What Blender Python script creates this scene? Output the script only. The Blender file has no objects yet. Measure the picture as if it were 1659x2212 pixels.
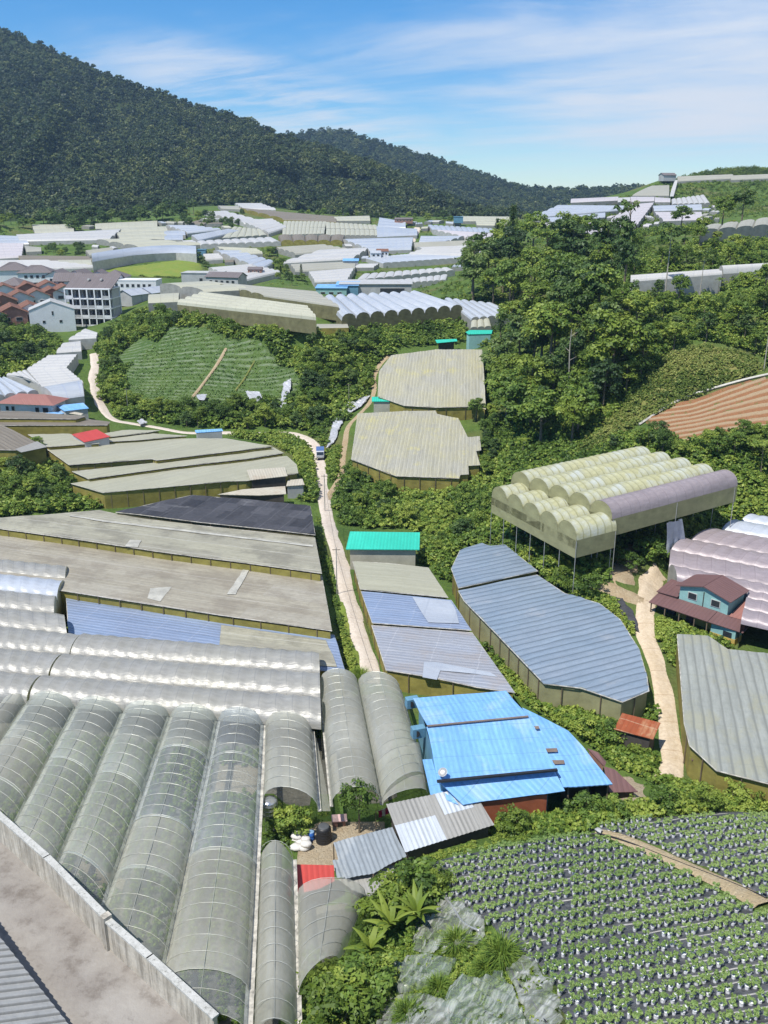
import bpy, bmesh, math, random
import numpy as np
from mathutils import Vector, noise as mnoise

random.seed(7)
RNG = np.random.default_rng(7)
SC = bpy.context.scene
COL = SC.collection

# ------------------------------------------------------------------ camera geometry
# layout readings are in units of a 1659 x 2212 view of the photograph
F_LEN, CX, CY, YH, HC = 2000.0, 829.5, 1106.0, 406.0, 55.0
PIT = math.atan((CY - YH) / F_LEN)
SP, CP_ = math.sin(PIT), math.cos(PIT)
CAM = Vector((0, 0, HC))


def ray(x, y):
    a = (x - CX) / F_LEN
    b = (y - CY) / F_LEN
    return Vector((a, CP_ - b * SP, -SP - b * CP_))


def P(x, y, z):
    r = ray(x, y)
    return CAM + r * ((z - HC) / r.z)


def PD(x, y, d):
    return CAM + ray(x, y) * d


def to_px(p):
    q = Vector(p) - CAM
    d = q.y * CP_ - q.z * SP
    u = q.y * SP + q.z * CP_
    return CX + F_LEN * q.x / d, CY - F_LEN * u / d, d


def to_px_np(a):
    q = a - np.array([0, 0, HC])
    d = q[:, 1] * CP_ - q[:, 2] * SP
    u = q[:, 1] * SP + q[:, 2] * CP_
    return CX + F_LEN * q[:, 0] / d, CY - F_LEN * u / d, d


# ------------------------------------------------------------------ objects
def lin(c):
    return tuple(((v / 255) / 12.92 if v / 255 <= 0.04045 else ((v / 255 + 0.055) / 1.055) ** 2.4) for v in c) + (1.0,)


def thing(name, label, cat, loc=(0, 0, 0), rotz=0.0, group=None):
    o = bpy.data.objects.new(name, None)
    COL.objects.link(o)
    o.location = loc
    o.rotation_euler = (0, 0, rotz)
    o.empty_display_size = 0.3
    o['label'] = label
    o['category'] = cat
    if group:
        o['group'] = group
    return o


def tag(o, label=None, cat=None, group=None, kind=None):
    for k, v in (('label', label), ('category', cat), ('group', group), ('kind', kind)):
        if v:
            o[k] = v
    return o


def link(name, me, parent=None):
    o = bpy.data.objects.new(name, me)
    COL.objects.link(o)
    if parent is not None:
        o.parent = parent
    return o


class MB:
    """collects polygons and links them as one mesh object"""

    def __init__(self):
        self.v, self.f, self.uv, self.mi = [], [], [], []

    def add(self, vs, fs, uvs=None, m=0):
        b = len(self.v)
        self.v += [tuple(p) for p in vs]
        for i, f in enumerate(fs):
            self.f.append([b + k for k in f])
            self.uv.append([tuple(uvs[k]) for k in f] if uvs else [(0, 0)] * len(f))
            self.mi.append(m)

    def quad(self, a, b, c, d, m=0, uv=None):
        if uv is None:
            w = (Vector(b) - Vector(a)).length
            h = (Vector(d) - Vector(a)).length
            uv = [(0, 0), (w, 0), (w, h), (0, h)]
        self.add([a, b, c, d], [[0, 1, 2, 3]], uv, m)

    def box(self, c, s, rz=0.0, m=0, ax=None):
        cx, cy, cz = c
        hx, hy, hz = s[0] / 2, s[1] / 2, s[2] / 2
        co, si = math.cos(rz), math.sin(rz)
        vs = []
        for dz in (-hz, hz):
            for dx, dy in ((-hx, -hy), (hx, -hy), (hx, hy), (-hx, hy)):
                vs.append((cx + dx * co - dy * si, cy + dx * si + dy * co, cz + dz))
        uvs = [(0, 0), (s[0], 0), (s[0], s[1]), (0, s[1]), (0, s[2]), (s[0], s[2]), (s[0], s[1] + s[2]), (0, s[1] + s[2])]
        self.add(vs, [[3, 2, 1, 0], [4, 5, 6, 7], [0, 1, 5, 4], [1, 2, 6, 5], [2, 3, 7, 6], [3, 0, 4, 7]], uvs, m)

    def tube(self, pts, rs, seg=6, m=0, cap=True):
        pts = [Vector(p) for p in pts]
        if not isinstance(rs, (list, tuple)):
            rs = [rs] * len(pts)
        vs = []
        for i, p in enumerate(pts):
            t = (pts[min(i + 1, len(pts) - 1)] - pts[max(i - 1, 0)])
            if t.length < 1e-9:
                t = Vector((0, 0, 1))
            t.normalize()
            up = Vector((0, 0, 1)) if abs(t.z) < 0.9 else Vector((1, 0, 0))
            a = t.cross(up).normalized()
            b = a.cross(t)
            for k in range(seg):
                an = 2 * math.pi * k / seg
                vs.append(p + (a * math.cos(an) + b * math.sin(an)) * rs[i])
        fs = []
        for i in range(len(pts) - 1):
            for k in range(seg):
                k2 = (k + 1) % seg
                fs.append([i * seg + k, i * seg + k2, (i + 1) * seg + k2, (i + 1) * seg + k])
        if cap:
            fs.append(list(range(seg))[::-1])
            fs.append([(len(pts) - 1) * seg + k for k in range(seg)])
        self.add(vs, fs, None, m)

    def lathe(self, c, prof, seg=20, m=0):
        vs, fs = [], []
        for r, z in prof:
            for k in range(seg):
                a = 2 * math.pi * k / seg
                vs.append((c[0] + r * math.cos(a), c[1] + r * math.sin(a), c[2] + z))
        for i in range(len(prof) - 1):
            for k in range(seg):
                k2 = (k + 1) % seg
                fs.append([i * seg + k, i * seg + k2, (i + 1) * seg + k2, (i + 1) * seg + k])
        fs.append([(len(prof) - 1) * seg + k for k in range(seg)])
        self.add(vs, fs, None, m)

    def build(self, name, mats, parent=None, smooth=False):
        me = bpy.data.meshes.new(name)
        off = Vector((0, 0, 0))
        rz = 0.0
        if parent is not None:
            q = parent
            while q is not None:
                off = off + Vector(q.location)
                q = q.parent
        vs = [(x - off.x, y - off.y, z - off.z) for x, y, z in self.v] if parent is not None else self.v
        me.from_pydata(vs, [], self.f)
        uvl = me.uv_layers.new(name='UVMap')
        flat = np.array([c for f in self.uv for uvp in f for c in uvp], dtype=np.float32)
        uvl.data.foreach_set('uv', flat)
        if not isinstance(mats, (list, tuple)):
            mats = [mats]
        for mt in mats:
            me.materials.append(mt)
        if any(self.mi):
            me.polygons.foreach_set('material_index', self.mi)
        if smooth:
            me.polygons.foreach_set('use_smooth', [True] * len(me.polygons))
        me.update()
        return link(name, me, parent)


def np_mesh(name, v, f, mat, parent=None, tint=None, smooth=False):
    """big triangle / quad mesh from arrays; all faces the same size"""
    me = bpy.data.meshes.new(name)
    n, k = f.shape
    me.vertices.add(len(v))
    me.vertices.foreach_set('co', np.ascontiguousarray(v, dtype=np.float32).ravel())
    me.loops.add(n * k)
    me.loops.foreach_set('vertex_index', np.ascontiguousarray(f, dtype=np.int32).ravel())
    me.polygons.add(n)
    me.polygons.foreach_set('loop_start', np.arange(0, n * k, k, dtype=np.int32))
    if smooth:
        me.polygons.foreach_set('use_smooth', np.ones(n, dtype=bool))
    me.update(calc_edges=True)
    if tint is not None:
        a = me.attributes.new('tint', 'FLOAT', 'POINT')
        a.data.foreach_set('value', np.ascontiguousarray(tint, dtype=np.float32))
    if mat is not None:
        me.materials.append(mat)
    if name is None:
        return me
    return link(name, me, parent)


def in_poly_np(px, py, poly):
    inside = np.zeros(len(px), bool)
    n = len(poly)
    for i in range(n):
        x1, y1 = poly[i][0], poly[i][1]
        x2, y2 = poly[(i + 1) % n][0], poly[(i + 1) % n][1]
        if y1 == y2:
            continue
        c = ((y1 > py) != (y2 > py)) & (px < (x2 - x1) * (py - y1) / (y2 - y1) + x1)
        inside ^= c
    return inside


# ------------------------------------------------------------------ materials
class NT:
    def __init__(self, name):
        self.m = bpy.data.materials.new(name)
        self.m.use_nodes = True
        self.t = self.m.node_tree
        self.t.nodes.clear()
        self.out = self.n('ShaderNodeOutputMaterial')

    def n(self, typ, **kw):
        nd = self.t.nodes.new(typ)
        for k, v in kw.items():
            setattr(nd, k, v)
        return nd

    def l(self, a, b):
        self.t.links.new(a, b)

    def setin(self, nd, key, v):
        if hasattr(v, 'is_output') or isinstance(v, bpy.types.NodeSocket):
            self.l(v, nd.inputs[key])
        else:
            nd.inputs[key].default_value = v

    def math(self, op, a, b=None, c=None, clamp=False):
        nd = self.n('ShaderNodeMath', operation=op)
        nd.use_clamp = clamp
        self.setin(nd, 0, a)
        if b is not None:
            self.setin(nd, 1, b)
        if c is not None:
            self.setin(nd, 2, c)
        return nd.outputs[0]

    def mix(self, fac, a, b, mode='MIX'):
        nd = self.n('ShaderNodeMix', data_type='RGBA', blend_type=mode)
        self.setin(nd, 0, fac)
        self.setin(nd, 6, a)
        self.setin(nd, 7, b)
        return nd.outputs[2]

    def noise(self, vec, scale, detail=3, rough=0.55, lo=None, hi=None):
        nd = self.n('ShaderNodeTexNoise')
        nd.inputs['Scale'].default_value = scale
        nd.inputs['Detail'].default_value = detail
        nd.inputs['Roughness'].default_value = rough
        if vec is not None:
            self.l(vec, nd.inputs['Vector'])
        o = nd.outputs['Fac']
        if lo is not None:
            o = self.ramp(o, lo, hi)
        return o

    def ramp(self, v, lo, hi, a=0.0, b=1.0):
        nd = self.n('ShaderNodeMapRange')
        nd.inputs[1].default_value, nd.inputs[2].default_value = lo, hi
        nd.inputs[3].default_value, nd.inputs[4].default_value = a, b
        nd.clamp = True
        self.l(v, nd.inputs[0])
        return nd.outputs[0]

    def uv(self, scale=None):
        o = self.n('ShaderNodeUVMap').outputs[0]
        return self.scaled(o, scale) if scale else o

    def obj(self):
        return self.n('ShaderNodeNewGeometry').outputs['Position']

    def scaled(self, v, s):
        nd = self.n('ShaderNodeVectorMath', operation='MULTIPLY')
        self.l(v, nd.inputs[0])
        nd.inputs[1].default_value = s
        return nd.outputs[0]

    def sep(self, v):
        nd = self.n('ShaderNodeSeparateXYZ')
        self.l(v, nd.inputs[0])
        return nd.outputs

    def bump(self, h, dist=0.05, strength=1.0):
        nd = self.n('ShaderNodeBump')
        nd.inputs['Distance'].default_value = dist
        nd.inputs['Strength'].default_value = strength
        self.l(h, nd.inputs['Height'])
        return nd.outputs[0]

    def bsdf(self, col, rough=0.6, spec=0.5, metal=0.0, normal=None, alpha=None):
        nd = self.n('ShaderNodeBsdfPrincipled')
        self.setin(nd, 'Base Color', col)
        self.setin(nd, 'Roughness', rough)
        self.setin(nd, 'Specular IOR Level', spec)
        self.setin(nd, 'Metallic', metal)
        if normal is not None:
            self.l(normal, nd.inputs['Normal'])
        return nd.outputs[0]

    def done(self, sh):
        self.l(sh, self.out.inputs[0])
        return self.m


def m_plain(name, col, rough=0.6, spec=0.4, metal=0.0, var=0.25, scale=0.8):
    t = NT(name)
    f = t.noise(t.obj(), scale, 4, 0.6, 0.3, 0.7)
    g = t.noise(t.obj(), scale * 7, 3, 0.6, 0.35, 0.7)
    c = t.mix(f, tuple(v * (1 - var) for v in col[:3]) + (1,), tuple(min(1, v * (1 + var)) for v in col[:3]) + (1,))
    c = t.mix(t.math('MULTIPLY', g, 0.25), c, tuple(v * 0.6 for v in col[:3]) + (1,))
    return t.done(t.bsdf(c, rough, spec, metal))


def m_sheet(name, c1, c2, streak=(0.05, 0.9), rough=0.6, spec=0.4, seam=None, seam2=None, patch=None,
            rib=None, ribdark=0.25, blot=None, dirt=None, fine=0.25, metal=0.0, wrinkle=0.0):
    """film / net / metal roof; u runs along the streaks, v across them, both in metres"""
    t = NT(name)
    uv = t.uv()
    s = t.sep(uv)
    f = t.noise(t.scaled(uv, (streak[0], streak[1], 1)), 1.0, 5, 0.65, 0.3, 0.72)
    c = t.mix(f, c1, c2)
    f2 = t.noise(t.scaled(uv, (streak[0] * 2.3, streak[1] * 3.1, 1)), 1.0, 4, 0.7, 0.42, 0.72)
    c = t.mix(t.math('MULTIPLY', f2, fine * 1.6), c, tuple(v * 0.55 for v in c2[:3]) + (1,))
    big = t.noise(t.scaled(uv, (0.09, 0.13, 1)), 1.0, 4, 0.6, 0.38, 0.7)
    c = t.mix(t.math('MULTIPLY', big, 0.45), c, blot if blot else tuple(v * 0.7 for v in c1[:3]) + (1,))
    if patch:
        b = t.n('ShaderNodeTexBrick')
        t.l(t.scaled(uv, (1, 1, 1)), b.inputs['Vector'])
        b.inputs['Color1'].default_value = (0, 0, 0, 1)
        b.inputs['Color2'].default_value = (1, 1, 1, 1)
        b.inputs['Mortar'].default_value = (0.5, 0.5, 0.5, 1)
        b.inputs['Scale'].default_value = 1.0
        b.inputs['Mortar Size'].default_value = 0.01
        b.inputs['Brick Width'].default_value = patch[0]
        b.inputs['Row Height'].default_value = patch[1]
        b.offset = 0.37
        bw = t.n('ShaderNodeRGBToBW')
        t.l(b.outputs[0], bw.inputs[0])
        c = t.mix(t.math('MULTIPLY', bw.outputs[0], patch[2]), c, patch[3])
    g = t.noise(t.scaled(uv, (1.3, 2.2, 1)), 1.0, 4, 0.7, 0.4, 0.75)
    c = t.mix(t.math('MULTIPLY', g, fine), c, tuple(v * 0.45 for v in c1[:3]) + (1,))
    if dirt:
        d = t.noise(t.scaled(uv, (0.16, 0.22, 1)), 1.0, 5, 0.65, dirt[1], dirt[1] + 0.12)
        c = t.mix(t.math('MULTIPLY', d, dirt[2]), c, dirt[0])
    nz = t.noise(uv, 0.5, 2, 0.5)
    for k, sm in ((1, seam), (0, seam2)):
        if sm:
            v = t.math('FRACT', t.math('ADD', t.math('DIVIDE', s[k], sm[0]), t.math('MULTIPLY', nz, 0.12)))
            ln = t.math('LESS_THAN', v, sm[1] / sm[0])
            c = t.mix(t.math('MULTIPLY', ln, sm[3] if len(sm) > 3 else 0.7), c, sm[2])
    nrm = None
    h = None
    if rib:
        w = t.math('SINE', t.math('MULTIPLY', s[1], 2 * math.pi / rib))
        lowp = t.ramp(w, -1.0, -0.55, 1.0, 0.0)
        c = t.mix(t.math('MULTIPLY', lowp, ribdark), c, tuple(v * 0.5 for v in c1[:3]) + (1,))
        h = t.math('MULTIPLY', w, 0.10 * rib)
    wk = t.noise(t.scaled(uv, (0.7, 1.6, 1)), 1.0, 4, 0.6)
    wk = t.math('MULTIPLY', wk, wrinkle if wrinkle else 0.12)
    h = wk if h is None else t.math('ADD', h, wk)
    nrm = t.bump(h, 0.35)
    rr = t.math('ADD', t.math('MULTIPLY', f, 0.15), rough - 0.07)
    return t.done(t.bsdf(c, rr, spec, metal, nrm))


def m_film(name, tint, body, fac=(0.45, 0.75), rough=0.3, hz=(0.12, 0.3)):
    """translucent greenhouse film: partly see-through, partly milky"""
    t = NT(name)
    uv = t.uv()
    f = t.noise(t.scaled(uv, (0.1, 0.35, 1)), 1.0, 5, 0.65, 0.3, 0.7)
    g = t.noise(t.scaled(uv, (0.9, 1.8, 1)), 1.0, 4, 0.7, 0.35, 0.75)
    pan = t.noise(t.scaled(uv, (0.13, 0.02, 1)), 1.0, 1, 0.4, 0.42, 0.6)
    tr = t.n('ShaderNodeBsdfTransparent')
    tr.inputs[0].default_value = tint
    c = t.mix(f, body, tuple(v * 0.72 for v in body[:3]) + (1,))
    c = t.mix(t.math('MULTIPLY', g, 0.35), c, tuple(v * b for v, b in zip(body[:3], (0.55, 0.52, 0.42))) + (1,))
    w = t.noise(t.scaled(uv, (0.8, 0.35, 1)), 1.0, 4, 0.6)
    br = t.bsdf(c, rough, 0.6, 0.0, t.bump(w, 0.12))
    tl = t.n('ShaderNodeBsdfTranslucent')
    t.l(c, tl.inputs[0])
    m1 = t.n('ShaderNodeMixShader')
    m1.inputs[0].default_value = 0.42
    t.l(br, m1.inputs[1])
    t.l(tl.outputs[0], m1.inputs[2])
    m2 = t.n('ShaderNodeMixShader')
    lo, hi = fac
    lw = t.n('ShaderNodeLayerWeight')
    lw.inputs['Blend'].default_value = 0.42
    v = t.math('ADD', t.math('ADD', t.math('MULTIPLY', f, (hi - lo) * 0.35), t.math('MULTIPLY', pan, (hi - lo) * 0.4)), t.math('ADD', t.math('MULTIPLY', lw.outputs['Facing'], (hi - lo) * 0.9), lo), True)
    t.l(v, m2.inputs[0])
    t.l(tr.outputs[0], m2.inputs[1])
    t.l(m1.outputs[0], m2.inputs[2])
    return t.done(m2.outputs[0])


def m_net(name, col, fac=0.85, sp=1.6, dark=0.45):
    """side netting: mostly opaque cloth with faint uprights"""
    t = NT(name)
    uv = t.uv()
    s = t.sep(uv)
    f = t.noise(t.scaled(uv, (0.5, 0.8, 1)), 1.0, 5, 0.65, 0.3, 0.72)
    c = t.mix(f, col, tuple(v * dark for v in col[:3]) + (1,))
    g = t.noise(t.scaled(uv, (0.1, 0.05, 1)), 1.0, 3, 0.6, 0.35, 0.65)
    c = t.mix(t.math('MULTIPLY', g, 0.5), c, tuple(v * dark for v in col[:3]) + (1,))
    b = t.bsdf(c, 0.8, 0.2)
    tr = t.n('ShaderNodeBsdfTransparent')
    tr.inputs[0].default_value = (0.8, 0.8, 0.6, 1)
    m2 = t.n('ShaderNodeMixShader')
    m2.inputs[0].default_value = fac
    t.l(tr.outputs[0], m2.inputs[1])
    t.l(b, m2.inputs[2])
    return t.done(m2.outputs[0])


def m_leaf(name, dark, mid, light, trans=0.25, objvar=0.35, rough=0.55):
    t = NT(name)
    a = t.n('ShaderNodeAttribute', attribute_name='tint').outputs['Fac']
    oi = t.n('ShaderNodeObjectInfo').outputs['Random']
    nz = t.noise(t.obj(), 0.05, 2, 0.5, 0.3, 0.7)
    v = t.math('ADD', a, t.math('MULTIPLY', t.math('SUBTRACT', oi, 0.5), objvar))
    v = t.math('ADD', v, t.math('MULTIPLY', t.math('SUBTRACT', nz, 0.5), 0.35))
    cr = t.n('ShaderNodeValToRGB')
    e = cr.color_ramp.elements
    e[0].position, e[0].color = 0.05, dark
    e[1].position, e[1].color = 0.95, light
    x = e.new(0.5)
    x.color = mid
    t.l(v, cr.inputs[0])
    c = cr.outputs[0]
    b = t.bsdf(c, rough, 0.35)
    tl = t.n('ShaderNodeBsdfTranslucent')
    t.l(t.mix(0.5, c, (0.18, 0.26, 0.03, 1), 'MIX'), tl.inputs[0])
    m = t.n('ShaderNodeMixShader')
    m.inputs[0].default_value = trans
    t.l(b, m.inputs[1])
    t.l(tl.outputs[0], m.inputs[2])
    return t.done(m.outputs[0])


def g3(r, g=None, b=None):
    return (r, r if g is None else g, r if b is None else b, 1.0)


M = {}
M['net_grey'] = m_sheet('grey_roof_net', g3(.43, .415, .315), g3(.31, .295, .22), (0.035, 1.1), .6, .35, seam=(4.3, .14, g3(.46, .45, .40), .5),
                        patch=(14, 3.1, .3, g3(.17, .155, .145)), dirt=(g3(.17, .16, .125), .48, .65), fine=.45)
M['net_brown'] = m_sheet('brownish_roof_net', g3(.40, .37, .285), g3(.28, .25, .195), (0.03, 1.2), .6, .35, seam=(4.9, .12, g3(.42, .40, .36), .45),
                         patch=(17, 3.7, .3, g3(.40, .385, .34)), dirt=(g3(.17, .145, .11), .47, .45), fine=.5)
M['net_olive'] = m_sheet('greenish_roof_net', g3(.385, .38, .285), g3(.30, .295, .22), (0.04, .9), .65, .3, seam=(3.9, .1, g3(.25, .24, .16), .5),
                         patch=(12, 3.3, .2, g3(.38, .38, .33)), fine=.22)
M['net_dim'] = m_sheet('dull_brown_net', g3(.22, .195, .155), g3(.15, .13, .105), (0.04, .9), .7, .3, seam=(3.9, .1, g3(.27, .25, .2), .5), fine=.25)
M['net_black'] = m_sheet('black_shade_net', g3(.020, .021, .026), g3(.05, .051, .06), (.9, .16), .75, .35, patch=(3.1, 3.6, .85, g3(.085, .085, .095)),
                         seam2=(3.4, .1, g3(.17, .17, .18), .35), dirt=(g3(.2, .2, .2), .6, .6), fine=.4, wrinkle=.4)
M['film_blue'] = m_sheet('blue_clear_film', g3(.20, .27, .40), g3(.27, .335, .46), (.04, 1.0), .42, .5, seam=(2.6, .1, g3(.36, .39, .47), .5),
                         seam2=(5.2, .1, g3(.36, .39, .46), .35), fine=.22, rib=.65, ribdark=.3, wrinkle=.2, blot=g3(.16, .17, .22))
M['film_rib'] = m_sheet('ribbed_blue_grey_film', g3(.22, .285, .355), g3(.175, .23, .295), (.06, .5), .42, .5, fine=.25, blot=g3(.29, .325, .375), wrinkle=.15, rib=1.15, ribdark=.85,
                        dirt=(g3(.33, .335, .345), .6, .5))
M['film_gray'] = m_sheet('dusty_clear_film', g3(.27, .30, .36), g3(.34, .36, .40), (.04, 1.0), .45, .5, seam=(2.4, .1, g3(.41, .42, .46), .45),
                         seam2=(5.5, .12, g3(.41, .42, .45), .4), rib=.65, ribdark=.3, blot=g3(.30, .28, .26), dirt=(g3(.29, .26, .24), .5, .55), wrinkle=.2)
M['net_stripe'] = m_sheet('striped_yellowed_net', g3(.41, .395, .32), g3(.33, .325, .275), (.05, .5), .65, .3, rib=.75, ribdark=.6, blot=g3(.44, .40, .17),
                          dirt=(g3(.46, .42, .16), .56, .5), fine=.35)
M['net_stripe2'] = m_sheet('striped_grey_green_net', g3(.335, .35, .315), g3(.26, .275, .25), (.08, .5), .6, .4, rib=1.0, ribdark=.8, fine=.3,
                           dirt=(g3(.29, .28, .18), .5, .5), seam2=(3.3, .14, g3(.2, .21, .19), .3))
M['tun_silver'] = m_sheet('silvery_film', g3(.345, .34, .315), g3(.275, .27, .245), (.1, .4), .42, .5, blot=g3(.33, .315, .24), fine=.3, wrinkle=.25, metal=.1, seam2=(1.75, .09, g3(.2, .2, .19), .6),
                          dirt=(g3(.40, .38, .27), .6, .5))
M['tun_yellow'] = m_sheet('yellowed_film', g3(.46, .455, .29), g3(.36, .355, .20), (.1, .4), .45, .5, blot=g3(.46, .43, .16), fine=.3, wrinkle=.2, seam2=(1.3, .2, g3(.25, .245, .13), .75),
                          dirt=(g3(.43, .46, .43), .47, .8))
M['tun_purple'] = m_sheet('mauve_film', g3(.315, .265, .28), g3(.25, .215, .225), (.1, .4), .45, .5, blot=g3(.40, .35, .365), fine=.3, wrinkle=.15, metal=.1, seam2=(1.9, .1, g3(.19, .155, .165), .6))
M['far_white'] = m_sheet('white_far_film', g3(.53, .525, .505), g3(.43, .425, .405), (.05, .5), .45, .5, seam2=(4, .25, g3(.34, .35, .37), .5), fine=.2)
M['far_pink'] = m_sheet('pinkish_white_film', g3(.52, .49, .50), g3(.43, .405, .415), (.05, .5), .5, .5, seam2=(4, .25, g3(.34, .32, .33), .5), fine=.2)
M['far_blue'] = m_sheet('pale_blue_film', g3(.39, .425, .47), g3(.475, .50, .525), (.05, .5), .35, .6, seam2=(4, .25, g3(.28, .32, .43), .5), fine=.2)
M['far_steel'] = m_sheet('bluish_grey_film', g3(.36, .40, .46), g3(.44, .47, .51), (.05, .5), .4, .6, seam2=(4, .25, g3(.30, .33, .38), .5), fine=.2)
M['far_cream'] = m_sheet('cream_film', g3(.47, .465, .36), g3(.38, .375, .29), (.05, .5), .5, .5, seam2=(4, .25, g3(.29, .28, .21), .5), fine=.2)
M['far_grey'] = m_sheet('grey_cream_film', g3(.38, .375, .315), g3(.30, .295, .245), (.05, .5), .55, .4, seam2=(5, .25, g3(.30, .29, .25), .5), fine=.25)
M['film_clear'] = m_film('clear_tunnel_film', (.90, .94, .91, 1), g3(.80, .83, .77), (.22, .64), .15)
M['film_new'] = m_film('newer_tunnel_film', (.90, .94, .96, 1), g3(.76, .81, .82), (.15, .5), .13)
M['film_milky'] = m_film('milky_tunnel_film', (.86, .88, .82, 1), g3(.80, .81, .74), (.36, .78), .18)
M['film_clear2'] = m_film('dusty_tunnel_film', (.84, .86, .81, 1), g3(.77, .77, .69), (.31, .72), .2)
M['net_side'] = m_net('olive_side_net', g3(.36, .315, .085), .95)
M['net_side_knoll'] = m_net('brownish_side_net', g3(.25, .235, .125), .95)
M['net_side_pale'] = m_net('pale_side_net', g3(.36, .35, .19), .92, dark=.6)
M['net_side_grey'] = m_net('grey_side_net', g3(.36, .36, .33), .95, dark=.6)
M['net_side_white'] = m_net('whitish_side_net', g3(.50, .50, .47), .96, dark=.65)
M['net_side_dark'] = m_net('dark_side_net', g3(.12, .11, .05), .93)
M['steel'] = m_plain('galvanised_steel', g3(.42, .42, .40), .45, .5, .5)
M['rib_white'] = m_plain('pale_hoop_pipe', g3(.40, .41, .37), .4, .5, .2)
M['wood'] = m_plain('weathered_wood', g3(.17, .13, .09), .8, .2)
M['black'] = m_plain('black_plastic', g3(.02, .02, .022), .45, .5)
M['gutter'] = m_plain('dusty_gutter', g3(.42, .40, .35), .7, .3, 0, .5, 1.5)
# ------------------------------------------------------------------ greenhouses and roofs
PXQ = []      # picture outlines of the far roofs
CPT = []      # ground control points (x, y, z)
FOOT = []     # footprints: (polygon xy, centre, height of the ground below it)


def foot(pts, h):
    n = len(pts)
    FOOT.append(([(p.x, p.y) for p in pts], [(p.x, p.y, p.z - h) for p in pts]))
    c = sum(pts, Vector()) / n
    for i, p in enumerate(pts):
        CPT.append((p.x, p.y, p.z - h))
        q = pts[(i + 1) % n]
        L = (q - p).length
        for k in range(1, int(L // 9)):
            m = p.lerp(q, k / int(L // 9))
            CPT.append((m.x, m.y, m.z - h))
    CPT.append((c.x, c.y, c.z - h))


def px_pts(poly, z):
    return [P(p[0], p[1], p[2] if len(p) > 2 else z) for p in poly]


def roof_mesh(name, pts, dirv, mat, parent, step=(3.0, 3.0), zig=None, sag=0.05, smooth=False):
    bm = bmesh.new()
    vs = [bm.verts.new(p) for p in pts]
    f = bm.faces.new(vs)
    bmesh.ops.triangulate(bm, faces=[f])
    d = Vector((dirv[0], dirv[1], 0)).normalized()
    e = Vector((-d.y, d.x, 0))
    for ax, st in ((d, step[0]), (e, zig[0] / 2 if zig else step[1])):
        vals = [ax.dot(p) for p in pts]
        a = math.ceil(min(vals) / st + 1e-4)
        while a * st < max(vals) - 1e-4:
            bmesh.ops.bisect_plane(bm, geom=bm.verts[:] + bm.edges[:] + bm.faces[:], plane_co=ax * (a * st), plane_no=ax, dist=1e-5)
            a += 1
    uvl = bm.loops.layers.uv.new('UVMap')
    off = Vector(parent.location) if parent is not None else Vector()
    uu = {}
    for v in bm.verts:
        a, b = d.dot(v.co), e.dot(v.co)
        uu[v.index if False else v] = (a, b)
    for f in bm.faces:
        for lp in f.loops:
            lp[uvl].uv = uu[lp.vert]
    for v in bm.verts:
        a, b = uu[v]
        if zig:
            t = (b / zig[0]) % 1.0
            v.co.z += zig[1] * (1 - abs(2 * t - 1) * 2) * 0.5
        if sag:
            v.co.x += .13 * mnoise.noise(Vector((a * .5, b * .5, 11)))
            v.co.y += .13 * mnoise.noise(Vector((a * .5, b * .5, 15)))
            v.co.z += sag * mnoise.noise(Vector((a * .25, b * .35, 3.1))) + sag * .5 * mnoise.noise(Vector((a * .9, b * .9, 7)))
    for f in bm.faces:
        f.normal_update()
        if f.normal.z < 0:
            f.normal_flip()
        f.smooth = smooth
    for v in bm.verts:
        v.co -= off
    me = bpy.data.meshes.new(name)
    bm.to_mesh(me)
    bm.free()
    me.materials.append(mat)
    return link(name, me, parent)


def wall_strip(mb, a, b, h, gap=0.0, below=0.6, step=4.0, m=0):
    L = (b - a).length
    n = max(1, int(L / step))
    for i in range(n):
        p, q = a.lerp(b, i / n), a.lerp(b, (i + 1) / n)
        z = Vector((0, 0, 1))
        mb.quad(p - z * (h + below), q - z * (h + below), q - z * gap, p - z * gap, m,
                [(L * i / n, 0), (L * (i + 1) / n, 0), (L * (i + 1) / n, h), (L * i / n, h)])


def sheet(name, label, poly, z, h, mat, dirpx, cat='greenhouse', group=None, wallm='net_side', zig=None, posts=None, gap=0.3, sag=0.12,
          edges=None, step=(3, 3), ground=None, rail=True):
    """one flat-roofed greenhouse from the outline of its roof; dirpx: two points, the roof's streaks run along them"""
    pts = px_pts(poly, z)
    c = sum(pts, Vector()) / len(pts)
    a, b = P(dirpx[0][0], dirpx[0][1], z), P(dirpx[1][0], dirpx[1][1], z)
    root = thing(name, label, cat, (c.x, c.y, c.z - h), 0, group)
    roof_mesh('roof', pts, (b.x - a.x, b.y - a.y), M[mat], root, step, zig, sag)
    foot(pts, ground if ground is not None else h)
    mb = MB()
    n = len(pts)
    ins = [p + (c - p).normalized() * 0.25 for p in pts]
    es = range(n) if edges is None else edges
    for i in range(n):
        wall_strip(mb, ins[i], ins[(i + 1) % n], h, gap if i in es else 0.1)
    mb.build('side_net', M[wallm], root)
    if rail:
        rb = MB()
        rb.tube([p - Vector((0, 0, .06)) for p in pts + [pts[0]]], .06, 5)
        rb.build('edge_rail', M['gutter'], root)
    if posts:
        k = 0
        for i in es:
            p, q = pts[i], pts[(i + 1) % n]
            L = (q - p).length
            m = max(1, int(L / posts))
            for j in range(m):
                if k > 60:
                    break
                t = p.lerp(q, (j + .5) / m) + (c - p).normalized() * .1
                pb = MB()
                pb.box((t.x, t.y, t.z - h / 2 - .1), (.09, .09, h - .12))
                pb.build('post', M['wood'], root)
                k += 1
    return root


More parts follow.
